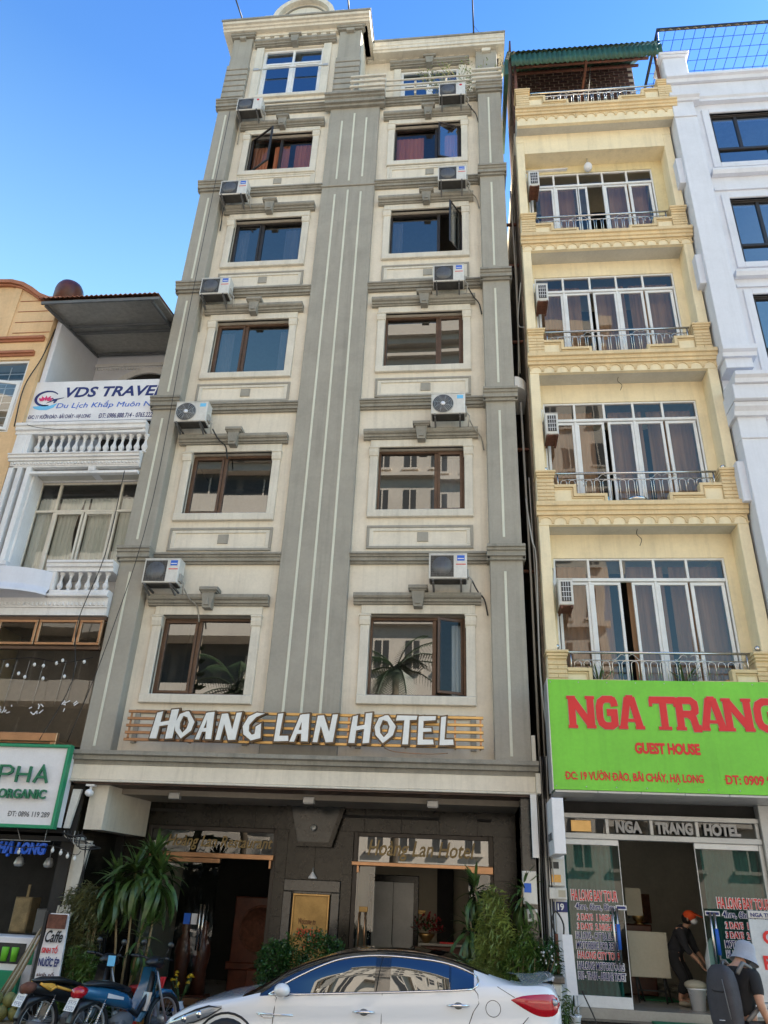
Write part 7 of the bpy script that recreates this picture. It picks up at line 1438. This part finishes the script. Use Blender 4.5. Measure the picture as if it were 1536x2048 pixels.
def person_back():
    X, Y = 2.72, -3.2
    t = thing('person', 'person in black T-shirt and pale bucket hat carrying a charcoal backpack, seen from behind', 'person', (X, Y, 0))
    f = Vector((.78, .62, 0)); r = Vector((.62, -.78, 0))     # facing, and the person's right
    def P(fw, rt, z): v = Vector((X, Y, 0))+f*fw+r*rt; return (v.x, v.y, z)
    J = {'pel': (*P(0, 0, .90), (.13, .10)), 'spi': (*P(.02, 0, 1.08), (.125, .095)), 'che': (*P(.03, 0, 1.26), (.165, .125)), 'nb': (*P(.05, 0, 1.38), .085), 'nk': (*P(.10, 0, 1.44), .052), 'hd': (*P(.16, 0, 1.47), (.078, .085)), 'ht': (*P(.185, 0, 1.51), .06)}
    E = [('pel', 'spi'), ('spi', 'che'), ('che', 'nb'), ('nb', 'nk'), ('nk', 'hd'), ('hd', 'ht')]
    for s, k in ((-1, 'l'), (1, 'r')):
        J[k+'s'] = (*P(.03, s*.18, 1.33), .068); J[k+'e'] = (*P(-.02 if s > 0 else .02, s*.23, 1.08), .042); J[k+'w'] = (*P(.14, s*.20, .88), (.03, .024)); E += [('che', k+'s'), (k+'s', k+'e'), (k+'e', k+'w')]
        fingers(J, E, J[k+'w'][:3], (f*.55+Vector((0, 0, -.8))), -r*s, k)
        J[k+'h'] = (*P(0, s*.09, .84), .09); J[k+'k'] = (*P(.05, s*.10, .47), .058); J[k+'a'] = (*P(-.01, s*.11, .09), .036); J[k+'t'] = (*P(.14, s*.12, .035), .035); E += [('pel', k+'h'), (k+'h', k+'k'), (k+'k', k+'a'), (k+'a', k+'t')]
    skinmesh('body', J, E, M['skin'], t)
    T = {k: (*J[k][:3], tuple(a+.022 for a in (J[k][3] if isinstance(J[k][3], tuple) else (J[k][3],)*2))) for k in ('pel', 'spi', 'che', 'nb', 'ls', 'rs')}
    for k in ('l', 'r'): a = Vector(J[k+'s'][:3]); c = Vector(J[k+'e'][:3]); T[k+'m'] = (*(a+(c-a)*.45), (.066, .062)); T[k+'v'] = (*(a+(c-a)*.82), (.064, .060))
    skinmesh('t_shirt', T, [('pel', 'spi'), ('spi', 'che'), ('che', 'nb'), ('che', 'ls'), ('che', 'rs'), ('ls', 'lm'), ('rs', 'rm'), ('lm', 'lv'), ('rm', 'rv')], M['tee'], t)
    T = {'pel': (*P(0, 0, .88), (.145, .115))}; E = []
    for k in ('l', 'r'):
        T[k+'h'] = (*J[k+'h'][:3], .105); T[k+'k'] = (*J[k+'k'][:3], .075); T[k+'a'] = (*J[k+'a'][:3], .06); E += [('pel', k+'h'), (k+'h', k+'k'), (k+'k', k+'a')]
    skinmesh('trousers', T, E, M['denim'], t)
    for s in (-1, 1): MB().ball(P(.07, s*.115, .05), .1, 12, 8, (1.0, .75, .5)).build('shoe', M['bblack'], t)
    hd = Vector(P(.185, 0, 1.495)); b = MB(); n = 26; ax = (Vector((0, 0, 1))+f*.42).normalized(); u = ax.cross(r).normalized(); vs = []; prof = [(.14, -.085), (.105, -.01), (.10, .03), (.095, .07), (.08, .10), (.045, .118), (.0, .122)]
    for rr, h in prof:
        for k in range(n): a = 2*PI*k/n; wv = 1+.02*math.sin(3*a); vs.append(hd+ax*h+(r*math.cos(a)+u*math.sin(a))*rr*wv)
    b.add(vs, [(i*n+k, i*n+(k+1) % n, (i+1)*n+(k+1) % n, (i+1)*n+k) for i in range(len(prof)-1) for k in range(n)], True); b.build('bucket_hat', M['hatw'], t)
    b = MB().ball(P(.15, 0, 1.465), .082, 14, 9, (1, 1, 1.0)); b.build('hair', M['hair'], t)
    for s in (-1, 1): MB().ball(P(.165, s*.088, 1.465), .026, 8, 6, (.6, .5, 1.1)).build('ear', M['skin'], t)
    MB().ball(P(.255, 0, 1.45), .018, 8, 6).build('nose', M['skin'], t)
    # backpack: rounded box on the back
    bp = thing('backpack', 'charcoal backpack worn on the back of the person in the bucket hat', 'backpack', (X, Y, .9)); b = MB(); vs = []; n = 20; rows = [(.82, .6, .75), (.84, .9, .9), (.92, 1, 1), (1.1, 1.0, 1.0), (1.25, .92, .92), (1.34, .78, .72), (1.39, .5, .4), (1.40, .2, .15)]
    for z, kx, ky in rows:
        for k in range(n):
            a = 2*PI*k/n; cx = math.copysign(abs(math.cos(a))**.55, math.cos(a)); cy = math.copysign(abs(math.sin(a))**.6, math.sin(a)); vs.append(P(-.22+.095*cy*ky-.02*(z > .95)*(cy < 0), .155*cx*kx-.02, z))
    b.add(vs, [(i*n+k, i*n+(k+1) % n, (i+1)*n+(k+1) % n, (i+1)*n+k) for i in range(len(rows)-1) for k in range(n)]+[tuple(range(n))[::-1], tuple(range((len(rows)-1)*n, len(rows)*n))], True); b.build('bag', M['bagm'], bp)
    for s in (-1, 1): MB().tube([P(-.13, s*.10, 1.33), P(-.04, s*.115, 1.42), P(.06, s*.12, 1.38), P(.14, s*.13, 1.24), P(.06, s*.165, 1.05), P(-.12, s*.13, .93)], .022, 6).build('strap', M['acb'], bp)
    MB().tube([P(-.335, .06, 1.28), P(-.335, .09, 1.05), P(-.33, .10, .95)], .005, 5).build('zip', M['acb'], bp); MB().tube([P(-.345, -.02, .93), P(-.345, .04, .935)], .004, 5).build('logo_mark', M['sheet'], bp); MB().tube([P(-.30, -.14, 1.2), P(-.335, -.05, 1.17), P(-.335, .05, 1.17), P(-.30, .11, 1.2)], .006, 5).build('pocket_seam', M['tee'], bp); MB().tube([P(-.16, -.05, 1.40), P(-.18, -.03, 1.44), P(-.18, .02, 1.44), P(-.16, .04, 1.40)], .008, 6).build('grab_handle', M['acb'], bp)
    MB().lathe([(.032, -.012), (.035, 0), (.032, .012)], J['rw'][:3], 14).build('wrist_watch', M['bblack'], t)
person_back()
def person_inside():
    X, Y, Z0 = 3.16, .95, .62
    t = thing('person', 'person in orange cap and face mask bending over a bucket inside the guest house doorway', 'person', (X, Y, Z0))
    f = Vector((.85, -.52, 0)); r = Vector((-.52, -.85, 0))
    def P(fw, rt, z): v = Vector((X, Y, 0))+f*fw+r*rt; return (v.x, v.y, Z0+z)
    J = {'pel': (*P(-.12, 0, .62), (.14, .12)), 'spi': (*P(-.04, 0, .76), (.12, .10)), 'che': (*P(.06, 0, .92), (.14, .10)), 'nb': (*P(.12, 0, 1.02), .06), 'nk': (*P(.16, 0, 1.07), .05), 'hd': (*P(.21, 0, 1.14), (.078, .088)), 'ht': (*P(.22, 0, 1.2), .07)}
    E = [('pel', 'spi'), ('spi', 'che'), ('che', 'nb'), ('nb', 'nk'), ('nk', 'hd'), ('hd', 'ht')]
    for s, k in ((-1, 'l'), (1, 'r')):
        J[k+'s'] = (*P(.08, s*.165, .97), .055); J[k+'e'] = (*P(.16, s*.2, .74), .04); J[k+'w'] = (*P(.30, s*.12, .58), (.029, .023)); E += [('che', k+'s'), (k+'s', k+'e'), (k+'e', k+'w')]; fingers(J, E, J[k+'w'][:3], (f*.5+Vector((0, 0, -.8))), -r*s, k)
        J[k+'h'] = (*P(-.1, s*.09, .58), .09); J[k+'k'] = (*P(.06, s*.10, .33), .06); J[k+'a'] = (*P(-.05, s*.11, .07), .036); J[k+'t'] = (*P(.09, s*.12, .035), .034); E += [('pel', k+'h'), (k+'h', k+'k'), (k+'k', k+'a'), (k+'a', k+'t')]
    skinmesh('body', J, E, M['skin'], t)
    T = {k: (*J[k][:3], tuple(a+.034 for a in (J[k][3] if isinstance(J[k][3], tuple) else (J[k][3],)*2))) for k in ('pel', 'spi', 'che', 'nb', 'ls', 'rs')}
    for k in ('l', 'r'): a = Vector(J[k+'s'][:3]); c = Vector(J[k+'e'][:3]); T[k+'m'] = (*c, .052); T[k+'v'] = (*(c+(Vector(J[k+'w'][:3])-c)*.45), .044)
    skinmesh('shirt', T, [('pel', 'spi'), ('spi', 'che'), ('che', 'nb'), ('che', 'ls'), ('che', 'rs'), ('ls', 'lm'), ('rs', 'rm'), ('lm', 'lv'), ('rm', 'rv')], M['denim'], t)
    T = {'pel': (*P(-.1, 0, .66), (.15, .13)), 'wst': (*P(-.05, 0, .77), (.175, .165))}; E = [('pel', 'wst')]
    for k in ('l', 'r'): T[k+'h'] = (*J[k+'h'][:3], .105); T[k+'k'] = (*J[k+'k'][:3], .078); T[k+'a'] = (*P(-.03, (.11 if k == 'r' else -.11), .14), .06); E += [('pel', k+'h'), (k+'h', k+'k'), (k+'k', k+'a')]
    skinmesh('trousers', T, E, M['tee'], t)
    for s in (-1, 1): MB().ball(P(.03, s*.115, .035), .1, 12, 8, (1.0, .6, .35)).build('sandal', M['beige'], t)
    hp = Vector(P(.205, 0, 1.17)); MB().ball(hp, .098, 14, 9, (1, 1, .8)).add([hp+f*.06+r*.08+Vector((0, 0, .03)), hp+f*.20+r*.05+Vector((0, 0, -.02)), hp+f*.20-r*.05+Vector((0, 0, -.02)), hp+f*.06-r*.08+Vector((0, 0, .03)), hp+f*.06+r*.08+Vector((0, 0, .045)), hp+f*.20+r*.05+Vector((0, 0, -.01)), hp+f*.20-r*.05+Vector((0, 0, -.01)), hp+f*.06-r*.08+Vector((0, 0, .045))], [(0, 3, 2, 1), (4, 5, 6, 7), (0, 1, 5, 4), (1, 2, 6, 5), (2, 3, 7, 6), (3, 0, 4, 7)]).build('cap', M['orc'], t)
    MB().ball(P(.26, 0, 1.10), .058, 12, 8, (1, 1, .8)).build('face_mask', M['sheet'], t); MB().ball(P(.17, 0, 1.13), .088, 12, 8).build('hair', M['hair'], t)
    for s in (-1, 1): MB().ball(P(.282, s*.032, 1.155), .011, 6, 5).build('eye', M['bblack'], t); MB().ball(P(.2, s*.088, 1.12), .022, 8, 6, (.6, .5, 1.1)).build('ear', M['skin'], t)
person_inside()
tag(MB().lathe([(.06, 0), (.12, .08), (.13, .3), (.07, .5), (.03, .56), (0, .57)], (3.52, .5, .95), 12).lathe([(.03, 0), (.11, .1), (.09, .3), (.03, .4), (0, .4)], (3.50, .45, .62), 10).build('plastic_bags', M['sheet']), 'pale plastic bags hanging beside the bucket in the guest house doorway', 'bag')
